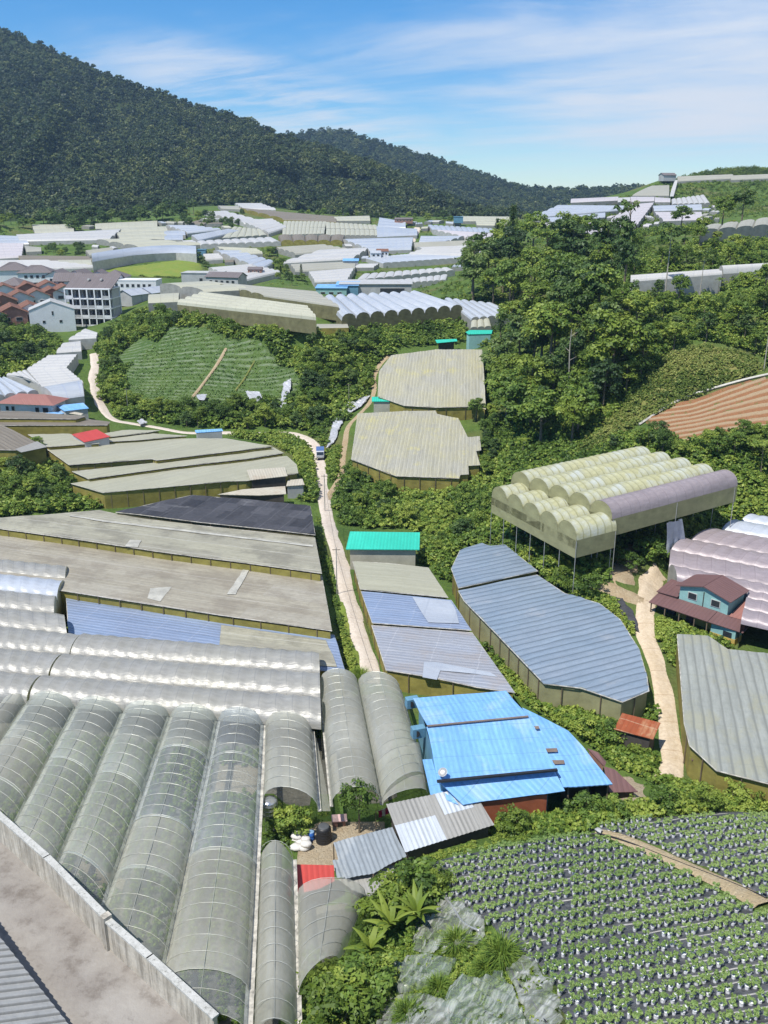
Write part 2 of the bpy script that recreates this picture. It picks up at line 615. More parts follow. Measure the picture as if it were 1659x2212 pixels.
def arch_grid(a0, a1, b0, b1, rise, step, seg, sag=0.0, hoop=1.6, power=1.0, ripple=0.0, seed=0.0):
    """grid of points of one tunnel roof between gutter lines a0-a1 and b0-b1"""
    L = ((a1 - a0).length + (b1 - b0).length) / 2
    n = max(1, int(round(L / step)))
    g = []
    for i in range(n + 1):
        t = i / n
        p, q = a0.lerp(a1, t), b0.lerp(b1, t)
        ph = (t * L / hoop) % 1.0
        s = 1 - sag * (math.sin(math.pi * ph) ** 2)
        row = []
        for k in range(seg + 1):
            u = k / seg
            an = math.pi * u
            x = .5 - .5 * math.cos(an) if power == 1.0 else u
            hgt = math.sin(an) ** .85 if power == 1.0 else (math.sin(math.pi * u) ** power)
            w = p.lerp(q, x)
            rp = ripple * mnoise.noise(Vector((t * L * .5 + seed, u * 4, seed)))
            row.append((w + Vector((0, 0, (rise * s + rp) * hgt)), (t * L, u * (q - p).length * 1.35)))
        g.append(row)
    return g, L


def grid_to(mb, g, m=0):
    nu, nv = len(g), len(g[0])
    vs = [g[i][k][0] for i in range(nu) for k in range(nv)]
    uv = [g[i][k][1] for i in range(nu) for k in range(nv)]
    fs = []
    for i in range(nu - 1):
        for k in range(nv - 1):
            f = [i * nv + k, (i + 1) * nv + k, (i + 1) * nv + k + 1, i * nv + k + 1]
            fs.append(f)
    nrm = (Vector(vs[fs[0][1]]) - Vector(vs[fs[0][0]])).cross(Vector(vs[fs[0][3]]) - Vector(vs[fs[0][0]]))
    if nrm.z < 0:
        fs = [f[::-1] for f in fs]
    mb.add(vs, fs, uv, m)


def hoops_to(mb, a0, a1, b0, b1, rise, hoop, r=.04, seg=10, ridge=True, lift=.03):
    L = ((a1 - a0).length + (b1 - b0).length) / 2
    n = max(1, int(round(L / hoop)))
    for i in range(n + 1):
        t = i / n
        p, q = a0.lerp(a1, t), b0.lerp(b1, t)
        pts = []
        for k in range(seg + 1):
            an = math.pi * k / seg
            pts.append(p.lerp(q, .5 - .5 * math.cos(an)) + Vector((0, 0, rise * math.sin(an) ** .85 + lift)))
        mb.tube(pts, r, 4, cap=False)
    if ridge:
        mb.tube([(a0 + b0) / 2 + Vector((0, 0, rise + lift)), (a1 + b1) / 2 + Vector((0, 0, rise + lift))], r, 4)


def end_fill(mb, p, q, rise, h, seg=10, m=0):
    vs, uv = [], []
    W = (q - p).length
    for k in range(seg + 1):
        an = math.pi * k / seg
        w = p.lerp(q, .5 - .5 * math.cos(an))
        vs.append(w + Vector((0, 0, rise * math.sin(an) ** .85 - .02)))
        vs.append(w - Vector((0, 0, h)))
        x = (.5 - .5 * math.cos(an)) * W
        uv += [(x, h + rise * math.sin(an)), (x, 0)]
    fs = [[2 * k, 2 * k + 1, 2 * k + 3, 2 * k + 2] for k in range(seg)]
    mb.add(vs, fs, uv, m)


def far_house(name, label, quad, z, h, mat, n=1, axis='u', rise=1.2, group='greenhouses across the valley floor', wallm='net_side_grey', cat='greenhouse', step=8.0, ground=None, zfun=None):
    """arched greenhouse from four roof corners: far left, far right, near right, near left"""
    if zfun:
        FL, FR, NR, NL = [PD(x, y, zfun(y)) for x, y in quad]
    else:
        FL, FR, NR, NL = [P(q[0], q[1], q[2] if len(q) > 2 else z) for q in quad]
    c = (FL + FR + NR + NL) / 4
    wpx = (h + .5) * F_LEN / to_px(c)[2]
    PXQ.append([(quad[0][0], quad[0][1] - 3), (quad[1][0], quad[1][1] - 3), (quad[2][0], quad[2][1] + wpx), (quad[3][0], quad[3][1] + wpx)])
    root = thing(name, label, cat, (c.x, c.y, c.z - h), 0, group)
    rb, wb = MB(), MB()
    foot([FL, FR, NR, NL], ground if ground is not None else h)
    for i in range(n):
        t0, t1 = i / n, (i + 1) / n
        if axis == 'u':
            a0, a1 = NL.lerp(FL, t0), NR.lerp(FR, t0)
            b0, b1 = NL.lerp(FL, t1), NR.lerp(FR, t1)
        else:
            a0, a1 = NL.lerp(NR, t0), FL.lerp(FR, t0)
            b0, b1 = NL.lerp(NR, t1), FL.lerp(FR, t1)
        g, L = arch_grid(a0, a1, b0, b1, rise, step, 6, 0, 4)
        grid_to(rb, g)
        end_fill(wb, a0, b0, rise, h + .8, 6)
        end_fill(wb, a1, b1, rise, h + .8, 6)
    for p, q in ((NL, NR), (FL, FR)) if axis == 'u' else ((NL, FL), (NR, FR)):
        wall_strip(wb, p, q, h, 0, .8, 6)
    rb.build('roof', M[mat], root, smooth=(n < 3))
    wb.build('side_net', M[wallm], root)
    return root


# ---- big sheets left of the farm road
ALIGN_L = ((0, 1148), (695, 1244))
sheet('net_greenhouse', 'wide brown-grey net roof, the broadest left of the road', [(-150, 1122), (0, 1148), (350, 1197), (695, 1243), (706, 1303), (717, 1362), (475, 1328), (145, 1277), (-150, 1232)], 4.6, 3.0,
      'net_brown', ALIGN_L, posts=3.0, edges=[4, 5, 6, 7])
sheet('net_greenhouse', 'grey net roof tapering left, just below the black shade net', [(-40, 1121), (90, 1112), (215, 1102), (300, 1119), (435, 1135), (680, 1161), (695, 1238), (520, 1214), (350, 1192), (150, 1162), (-40, 1136)], 5.8, 3.0,
      'net_grey', ALIGN_L, posts=3.0, edges=[6, 7, 8, 9])
sheet('film_greenhouse', 'low blue film roof between the brown net roof and silver tunnels', [(143, 1288), (475, 1338), (722, 1371), (747, 1456), (660, 1443), (400, 1420), (150, 1395)], 3.4, 2.4,
      'film_blue', ((143, 1288), (722, 1371)), posts=3.0, edges=[2])
_g = thing('roof_sheet', 'weathered grey sheet spread over the right half of the blue film roof', 'sheet', P(600, 1400, 3.5))
roof_mesh('sheet_cloth', px_pts([(478, 1350), (704, 1383), (728, 1440), (640, 1434), (472, 1412)], 3.52), (1, -.25), M['net_grey'], _g, (2, 2), None, .03)
sheet('shade_house', 'patched black shade net roof tapering to a point', [(250, 1106), (330, 1087), (415, 1069), (545, 1080), (670, 1093), (681, 1155), (560, 1141), (435, 1128), (300, 1111)], 6.2, 3.2,
      'net_black', ((250, 1106), (681, 1155)), cat='shade house', wallm='net_side_dark', posts=3.0, edges=[5, 6, 7], sag=.18, step=(1.2, 1.2))
ALIGN_S = ((222, 1064), (551, 989))
sheet('net_greenhouse', 'grey-green net roof above a tall yellow side net', [(153, 1044), (378, 1011), (551, 990), (620, 985), (640, 1003), (644, 1022), (533, 1038), (493, 1039), (222, 1064)], 5.0, 3.3,
      'net_olive', ALIGN_S, posts=2.6, edges=[5, 6, 7], gap=.15)
sheet('net_greenhouse', 'narrow grey-green net roof between two stepped sheets', [(156, 1018), (338, 999), (591, 967), (613, 978), (547, 989), (378, 1008), (191, 1034)], 5.6, 2.9, 'net_olive', ALIGN_S, posts=3.0, edges=[3, 4, 5])
sheet('net_greenhouse', 'broad grey-green net roof below the small blue hut', [(100, 969), (218, 958), (369, 947), (489, 947), (589, 964), (338, 994), (329, 991), (149, 1004)], 6.3, 2.8, 'net_olive', ALIGN_S, posts=3.0, edges=[4, 5, 6])
sheet('net_greenhouse', 'thin net roof strip right of the red roof', [(212, 955), (249, 945), (329, 936), (404, 941), (300, 950)], 6.8, 2.6, 'net_olive', ALIGN_S)
sheet('net_greenhouse', 'short net roof strip behind the red roof', [(225, 936), (265, 929), (345, 929), (320, 934), (240, 943)], 7.2, 2.6, 'net_olive', ALIGN_S)
sheet('net_greenhouse', 'olive net roof left of the red roof', [(60, 938), (150, 937), (215, 957), (105, 965)], 7.0, 2.6, 'net_olive', ALIGN_S)
sheet('net_greenhouse', 'dull brown net roof strip in front of the brown-roofed house', [(-60, 887), (59, 889), (187, 899), (165, 905), (-60, 903)], 9.0, 2.6, 'net_dim', ((0, 895), (187, 903)))
sheet('net_greenhouse', 'long dull brown net strip ending at the road bend', [(-60, 906), (187, 905), (238, 911), (232, 918), (-60, 919)], 8.2, 2.8, 'net_dim', ((0, 910), (187, 911)))
sheet('net_greenhouse', 'grey-brown roof with a striped corner at the left edge', [(-60, 918), (5, 918), (44, 938), (100, 966), (33, 972), (-60, 970)], 9.0, 4.0, 'net_dim', ((0, 918), (90, 966)), wallm='net_side', zig=(.9, .12))
# ---- between the road and the blue house
ALIGN_C = ((780, 1278), (975, 1297))
sheet('net_greenhouse', 'beige net roof in front of the turquoise-roofed shed', [(762, 1212), (840, 1216), (925, 1226), (968, 1290), (778, 1272)], 3.6, 2.8, 'net_olive', ALIGN_C, posts=3, edges=[3, 4])
sheet('film_greenhouse', 'small blue film roof with a white patch, middle of three', [(780, 1277), (975, 1296), (1018, 1361), (804, 1345)], 3.3, 2.7, 'film_blue', ALIGN_C, posts=3, edges=[2, 3])
sheet('film_greenhouse', 'dusty blue-grey film roof just behind the blue house', [(803, 1350), (1020, 1366), (1065, 1430), (1112, 1496), (1030, 1484), (930, 1462), (834, 1447)], 3.0, 2.6, 'film_gray', ALIGN_C, posts=3, edges=[3, 4, 5, 6])
_g = thing('film_patch', 'white film patch on the small blue film roof', 'sheet', P(930, 1310, 3.35))
roof_mesh('patch_film', px_pts([(890, 1289), (972, 1298), (985, 1318), (992, 1346), (925, 1345)], 3.4), (1, -.2), M['far_steel'], _g, (2, 2), None, .02)
_g = thing('film_patch', 'whitish film patch near the front edge of the dusty film roof', 'sheet', P(960, 1450, 3.05))
roof_mesh('patch_film', px_pts([(916, 1430), (945, 1431), (1060, 1452), (1075, 1462), (950, 1448), (945, 1468), (912, 1463)], 3.1), (1, -.2), M['far_steel'], _g, (2, 2), None, .02)
sheet('film_greenhouse', 'smaller blue-grey film roof at the jungle edge', [(975, 1228), (994, 1188), (1040, 1173), (1060, 1179), (1090, 1176), (1162, 1233), (990, 1270)], 4.2, 3.2, 'film_rib', ((990, 1270), (1162, 1233)), zig=(1.15, .06), posts=2.5, edges=[6])
sheet('film_greenhouse', 'big ribbed blue-grey film roof with a rounded right side', [(990, 1276), (1160, 1241), (1220, 1281), (1295, 1303), (1340, 1338), (1380, 1401), (1397, 1459), (1402, 1492), (1345, 1516), (1255, 1486), (1175, 1476), (1070, 1366), (1003, 1298)], 4.0, 3.2,
      'film_rib', ((990, 1276), (1160, 1241)), zig=(1.15, .08), wallm='net_side_pale', posts=2.5, edges=[6, 7, 8, 9, 10, 11], gap=.02)
sheet('net_greenhouse', 'grey-green striped net roof at the right edge', [(1463, 1370), (1530, 1374), (1572, 1402), (1850, 1432), (1880, 1740), (1660, 1692), (1548, 1664), (1490, 1610), (1478, 1560)], 4.4, 3.4,
      'net_stripe2', ((1463, 1370), (1490, 1610)), zig=(1.0, .035), posts=2.5, edges=[4, 5, 6, 7])
# ---- striped sheets up the middle
U_DIR = ((940, 1030), (960, 890))
sheet('net_greenhouse', 'striped yellow-grey net roof below the turquoise hut', [(773, 893, 7.8), (873, 888, 8), (941, 887, 8), (944, 894, 7.8), (990, 904, 7.5), (1010, 944, 6.2), (1036, 942, 6.3), (1039, 972, 5.3), (1028, 974, 5.2), (1037, 1004, 4.3), (1011, 1006, 4.2), (1012, 1024, 3.7), (994, 1025, 3.7), (992, 1033, 3.4), (856, 1028, 3.6), (759, 992, 4.7)], 5.5, 3.0,
      'net_stripe', U_DIR, zig=(.75, .05), wallm='net_side', posts=2.4, edges=[13, 14])
sheet('net_greenhouse', 'striped yellow-grey net roof behind the turquoise hut', [(845, 767.5, 15.2), (941, 755, 16), (1041, 755, 16), (1045, 802, 13.2), (1049, 884, 8.5), (1027, 878, 8.6), (943, 880, 8.6), (873, 876, 8.7), (816, 856, 9.8), (819, 802, 13.2)], 12, 3.0, 'net_stripe', ((920, 870), (940, 760)),
      zig=(.75, .045), posts=3, edges=[5, 6])
# ------------------------------------------------------------------ near tunnels
def tunnel(root, a0, a1, b0, b1, rise, mat, name='tunnel_roof', hoop=1.5, seg=10, sag=0.0, step=.75, ripple=.03, ribs=None, ends=None, endm=None, h=3, power=1.0, smooth=True):
    mb = MB()
    g, L = arch_grid(a0, a1, b0, b1, rise, step, seg, sag, hoop, power, ripple, random.random() * 50)
    grid_to(mb, g)
    o = mb.build(name, mat, root, smooth)
    if ribs:
        rb = MB()
        hoops_to(rb, a0, a1, b0, b1, rise, hoop, ribs, seg, True, .02)
        rb.build('hoop_frame', M['rib_white'], o)
    for e in ends or ():
        eb = MB()
        p, q = (a0, b0) if e == 0 else (a1, b1)
        end_fill(eb, p, q, rise, h, seg)
        eb.build('end_net', endm, root)
    return o


GZ = 3.2
root = thing('tunnel_greenhouse', 'translucent film greenhouse of parallel tunnels behind the concrete wall', 'greenhouse', P(330, 1800, 0))
# gutter lines (far end, near end); the near ends run on behind the wall
GL = [((62, 1524), (-190, 1900)), ((166, 1536), (-70, 1990)), ((266, 1549), (40, 2080)), ((368, 1555), (150, 2190)), ((471, 1563), (330, 2230)), ((570, 1568), (536, 2240))]
GW = [(P(a[0], a[1], GZ), P(b[0], b[1], GZ)) for a, b in GL]
for i in range(5):
    L_ = (GW[i][1] - GW[i][0]).length
    t0 = 0.0
    while t0 < 1:
        t1 = min(1.0, t0 + random.uniform(5, 15) / L_)
        if 1 - t1 < 3 / L_:
            t1 = 1.0
        fm = random.choice(('film_clear', 'film_clear', 'film_new', 'film_milky', 'film_clear2'))
        ov = .25 / L_
        up_ = Vector((0, 0, random.uniform(0, .08)))
        tunnel(root, *(p_.lerp(q_, max(0, tt - ov) if tt == t0 else tt) + up_ for p_, q_ in (GW[i], GW[i + 1]) for tt in (t0, t1)), 2.05 + random.uniform(-.04, .07), M[fm], 'tunnel_roof', 1.55, 10, .025, .5, .06, .022)
        t0 = t1
# leftmost dull bay
pA, pB = P(0, 1540, GZ), P(-290, 1830, GZ)
tunnel(root, pA, pB, GW[0][0], GW[0][1], 1.8, M['film_clear2'], 'tunnel_roof', 1.6, 10, .02, .6, .03, .022)
for i, (p, q) in enumerate(GW):
    gb = MB()
    n = 24
    for k in range(n):
        a, b = p.lerp(q, k / n), p.lerp(q, (k + 1) / n)
        d = (b - a).normalized()
        s = Vector((d.y, -d.x, 0)) * .3
        z0 = Vector((0, 0, .42 + .05 * mnoise.noise(Vector((k * .7, i, 0)))))
        gb.quad(a - s + z0, b - s + z0, b + s + z0, a + s + z0)
    gb.build('gutter', M['gutter'], root)
    for k in range(6):
        t = p.lerp(q, (k + .3) / 6)
        pb = MB()
        pb.tube([t - Vector((0, 0, GZ + .5)), t], .05, 5)
        pb.build('post', M['steel'], root)
foot([GW[0][0], GW[5][0], GW[5][1], GW[0][1]], GZ)
foot([pA, GW[0][0], GW[0][1], pB], GZ)
# short bay beside it, open arched front
root = thing('tunnel_greenhouse', 'short film tunnel with an arched open front beside the steel tank', 'greenhouse', P(625, 1660, 0))
a0, a1 = P(572, 1568, GZ), P(569, 1731, GZ)
b0, b1 = P(674, 1580, GZ), P(688, 1752, GZ)
tunnel(root, a0, a1, b0, b1, 2.0, M['film_clear2'], 'tunnel_roof', 1.5, 10, .02, .5, .05, .022)
gb = MB()
gb.box(((b0 + b1) / 2 + Vector((.1, 0, 0)))[:], (.3, (b1 - b0).length, .12), math.atan2((b1 - b0).y, (b1 - b0).x) - math.pi / 2)
gb.build('gutter', M['gutter'], root)
mb = MB()
c0, c1 = P(684, 1588, GZ), P(714, 1740, GZ)
mb.quad(b1, c1 - Vector((0, 0, .6)), c0 - Vector((0, 0, .4)), b0)
mb.build('side_flap', M['film_clear2'], root)
foot([a0, b0, b1, a1], GZ)
# narrow peaked bay, lower down
root = thing('tunnel_greenhouse', 'narrow peaked film tunnel beside the red roof', 'greenhouse', P(590, 2000, 0))
a0, a1 = P(562, 1852, GZ), P(546, 2245, GZ)
b0, b1 = P(633, 1858, GZ), P(644, 2245, GZ)
tunnel(root, a0, a1, b0, b1, 1.8, M['film_clear2'], 'tunnel_roof', 1.5, 10, .02, .5, .05, .02, power=.8)
gb = MB()
d = b1 - b0
gb.box(((b0 + b1) / 2 + Vector((.12, 0, 0)))[:], (.36, d.length, .12), math.atan2(d.y, d.x) - math.pi / 2)
gb.build('gutter', M['gutter'], root)
foot([a0, b0, b1, a1], GZ)
root = thing('tunnel_greenhouse', 'sagging film tunnel between the red roof and the banana plants', 'greenhouse', P(700, 2020, 0))
a0, a1 = P(643, 1934, GZ), P(645, 2152, GZ)
b0, b1 = P(790, 1934, GZ - .4), P(735, 2085, GZ - .4)
tunnel(root, a0, a1, b0, b1, 1.7, M['film_clear2'], 'tunnel_roof', 1.4, 10, .05, .5, .12, .02)
foot([a0, b0, b1, a1], GZ)
# two tunnels running towards the road
root = thing('tunnel_greenhouse', 'pair of pale film tunnels at the end of the road', 'greenhouse', P(760, 1600, 0))
L0 = (P(690, 1478, GZ), P(716, 1742, GZ))
L1 = (P(773, 1480, GZ), P(824, 1738, GZ))
L2 = (P(864, 1492, GZ), P(921, 1690, GZ))
tunnel(root, L0[0], L0[1], L1[0], L1[1], 2.0, M['film_clear2'], 'tunnel_roof', 1.5, 10, .02, .5, .05, .022, [0], M['film_clear2'], GZ)
tunnel(root, L1[0], L1[1], L2[0], L2[1], 2.0, M['film_clear2'], 'tunnel_roof', 1.5, 10, .02, .5, .05, .022, [0], M['film_clear2'], GZ)
for p, q in (L0, L1, L2):
    gb = MB()
    gb.box(((p + q) / 2)[:], (.3, (q - p).length, .1), math.atan2((q - p).y, (q - p).x) - math.pi / 2)
    gb.build('gutter', M['gutter'], root)
foot([L0[0], L2[0], L2[1], L0[1]], GZ)
root = thing('film_canopy', 'loose arched film flap over the end of the pale tunnels, by the blue roof', 'canopy', P(870, 1680, 0))
tunnel(root, P(826, 1740, 3.5), P(815, 1655, 3.9), P(924, 1714, 3.6), P(908, 1612, 4.2), 1.0, M['film_clear2'], 'canopy_film', 1.5, 8, .03, .5, .1, .02)

# ------------------------------------------------------------------ silver tunnels
SZ = 3.7
def silver(rows, root, mat, rise=1.75, hoop=1.75, ends=(0, 1)):
    for fl, fr, nl, nr in rows:
        a0, a1 = P(nl[0], nl[1], SZ), P(nr[0], nr[1], SZ)
        b0, b1 = P(fl[0], fl[1], SZ), P(fr[0], fr[1], SZ)
        tunnel(root, a0, a1, b0, b1, rise, mat, 'tunnel_roof', hoop, 12, .085, hoop / 8, .05, None, ends, M['tun_yellow'], SZ + .5)
        foot([a0, a1, b1, b0], SZ)


root = thing('tunnel_greenhouse', 'three silvery film tunnels right of centre, ending beside the pale pair', 'greenhouse', P(420, 1480, 0))
silver([((192, 1383), (690, 1424), (152, 1427), (691, 1468)), ((152, 1427), (691, 1468), (108, 1474), (692, 1520)), ((108, 1474), (692, 1520), (64, 1521), (694, 1576))], root, M['tun_silver'])
root = thing('tunnel_greenhouse', 'four stepped silvery film tunnels at the left edge with a bluish second bay', 'greenhouse', P(40, 1290, 0))
R1 = [((-60, 1212), (148, 1235), (-60, 1244), (142, 1266)), ((-60, 1244), (142, 1266), (-60, 1279), (124, 1300)), ((-60, 1279), (124, 1300), (-60, 1318), (118, 1336)), ((-60, 1318), (140, 1339), (-60, 1359), (146, 1382))]
silver(R1[:1] + R1[2:], root, M['tun_silver'], 1.6, 2.0)
silver(R1[1:2], root, M['far_steel'], 1.6, 2.0)
root = thing('tunnel_greenhouse', 'three silvery film tunnels at the left edge, nearest the translucent bays', 'greenhouse', P(40, 1430, 0))
silver([((-60, 1359), (187, 1386), (-60, 1408), (150, 1428)), ((-60, 1408), (146, 1428), (-60, 1458), (104, 1475)), ((-60, 1458), (102, 1475), (-60, 1511), (58, 1523))], root, M['tun_silver'], 1.75, 1.75)

# ------------------------------------------------------------------ raised greenhouse on stilts
root = thing('raised_greenhouse', 'yellowed greenhouse of ten arched bays raised on stilts', 'greenhouse', P(1290, 1200, 5))
FA, FB, BB = P(1062, 1073, 11), P(1244.5, 1168, 11), P(1332, 1146, 11)
FD = FA + (BB - FB)
BA, BC, BD = P(1104, 1041, 12.6), P(1322, 1122, 12.6), P(1593, 1050, 12.6)
BE = BA + (BD - BC)
for nm, A0, B0, B1, A1, mats in (('front', FA, FB, BB, FD, ['tun_yellow'] * 5), ('rear', BA, BC, BD, BE, ['tun_yellow'] * 4 + ['tun_purple'])):
    for i in range(5):
        a0, b0 = A0.lerp(B0, i / 5), A0.lerp(B0, (i + 1) / 5)
        a1, b1 = A1.lerp(B1, i / 5), A1.lerp(B1, (i + 1) / 5)
        tunnel(root, a0, a1, b0, b1, 2.1, M[mats[i]], 'tunnel_roof', 1.3, 10, .05, .33, .05, None, [0, 1], M['net_side_pale'], 1.2)
    sb = MB()
    wall_strip(sb, A0, B0, 2.5, 0, 0, 3)
    wall_strip(sb, B0, B1, 2.5, 0, 0, 3)
    wall_strip(sb, B1, A1, 2.5, 0, 0, 3)
    wall_strip(sb, A1, A0, 2.5, 0, 0, 3)
    sb.build('side_net', M['net_side_pale'], root)
    for i in range(7):
        for j in range(2 if nm == 'front' else 3):
            p = A0.lerp(B0, i / 6).lerp(A1.lerp(B1, i / 6), j / (1 if nm == 'front' else 2) * .97 + .01)
            pb = MB()
            pb.tube([p - Vector((0, 0, 9.6)), p - Vector((0, 0, .1))], .055, 6)
            pb.build('post', M['steel'], root)
for p, gz in ((FA, 3), (FB, 4), (BB, 5), (FD, 4), (BC, 5.5), (BD, 8), (BE, 8), ((BC + BD) / 2, 7.0), (FA.lerp(FB, .5), 3.4), ((FA + BB) / 2, 4)):
    CPT.append((p.x, p.y, gz))
RAISED = [[(p.x, p.y) for p in q] for q in ((FA, FB, BB, FD), (BA, BC, BD, BE))]
# loose film hanging under it
root = thing('hanging_film', 'torn silvery film hanging below the purple raised tunnel', 'film', P(1452, 1205, 5.5))
mb = MB()
top = [P(1440, 1130, 9.9).lerp(P(1472, 1122, 9.9), k / 8) for k in range(9)]
bot = [P(1436, 1200, 4.6).lerp(P(1478, 1188, 4.6), k / 8) for k in range(9)]
gr = []
for i in range(9):
    gr.append([(top[k].lerp(bot[k], i / 8) + Vector((.25 * math.sin(k * 2.4 + i * .3), .3 * math.cos(k * 2.1) * i / 8, .1 * math.sin(i + k))), (k * .4, i * .7)) for k in range(9)])
grid_to(mb, gr)
mb.build('film_cloth', M['far_steel'], root, True)

# ------------------------------------------------------------------ mauve tunnels at the right
root = thing('tunnel_greenhouse', 'mauve and silver film tunnels behind the teal house', 'greenhouse', P(1600, 1230, 2))
ML = [(1634, 1118), (1598, 1128), (1556, 1146), (1488, 1168), (1447, 1190), (1444, 1226), (1462, 1252)]
mats = ['far_steel', 'far_steel', 'tun_purple', 'tun_purple', 'tun_purple', 'tun_purple']
PZ = 4.9
pl = [P(x, y + 9, PZ) for x, y in ML]
dr = (P(1659, 1260, PZ) - P(1447, 1217, PZ)).normalized()
for i in range(6):
    b0, a0 = pl[i], pl[i + 1]
    tunnel(root, a0, a0 + dr * 38, b0, b0 + dr * 38, 1.7, M[mats[i]], 'tunnel_roof', 1.9, 12, .08, .25, .02, None, [0], M['net_side_grey'], 3.2)
    foot([a0, a0 + dr * 38, b0 + dr * 38, b0], PZ - 1.6)
root = thing('tunnel_greenhouse', 'mauve film tunnels running down beside the right wall of the teal house', 'greenhouse', P(1630, 1320, 2))
q0 = [P(1618, 1276, PZ), P(1612, 1300, PZ), P(1606, 1324, PZ), P(1600, 1348, PZ)]
for i in range(3):
    tunnel(root, q0[i + 1], q0[i + 1] + dr * 24, q0[i], q0[i] + dr * 24, 1.2, M['tun_purple'], 'tunnel_roof', 1.9, 10, .12, .3, .06, None, [0], M['net_side_grey'], 3.2)
foot([q0[3], q0[3] + dr * 24, q0[0] + dr * 24, q0[0]], PZ - 1.6)
# ------------------------------------------------------------------ greenhouses on the valley floor and the far hill
ZTAB = [(400, 52), (430, 45.5), (440, 43), (460, 39), (480, 35), (500, 31), (520, 28), (540, 25), (560, 22), (580, 20), (600, 18), (620, 17), (650, 16), (700, 12), (760, 12), (800, 9), (860, 7), (900, 5)]


def zz(y):
    if y <= ZTAB[0][0]:
        return ZTAB[0][1]
    for (y0, z0), (y1, z1) in zip(ZTAB, ZTAB[1:]):
        if y <= y1:
            return z0 + (z1 - z0) * (y - y0) / (y1 - y0)
    return ZTAB[-1][1]


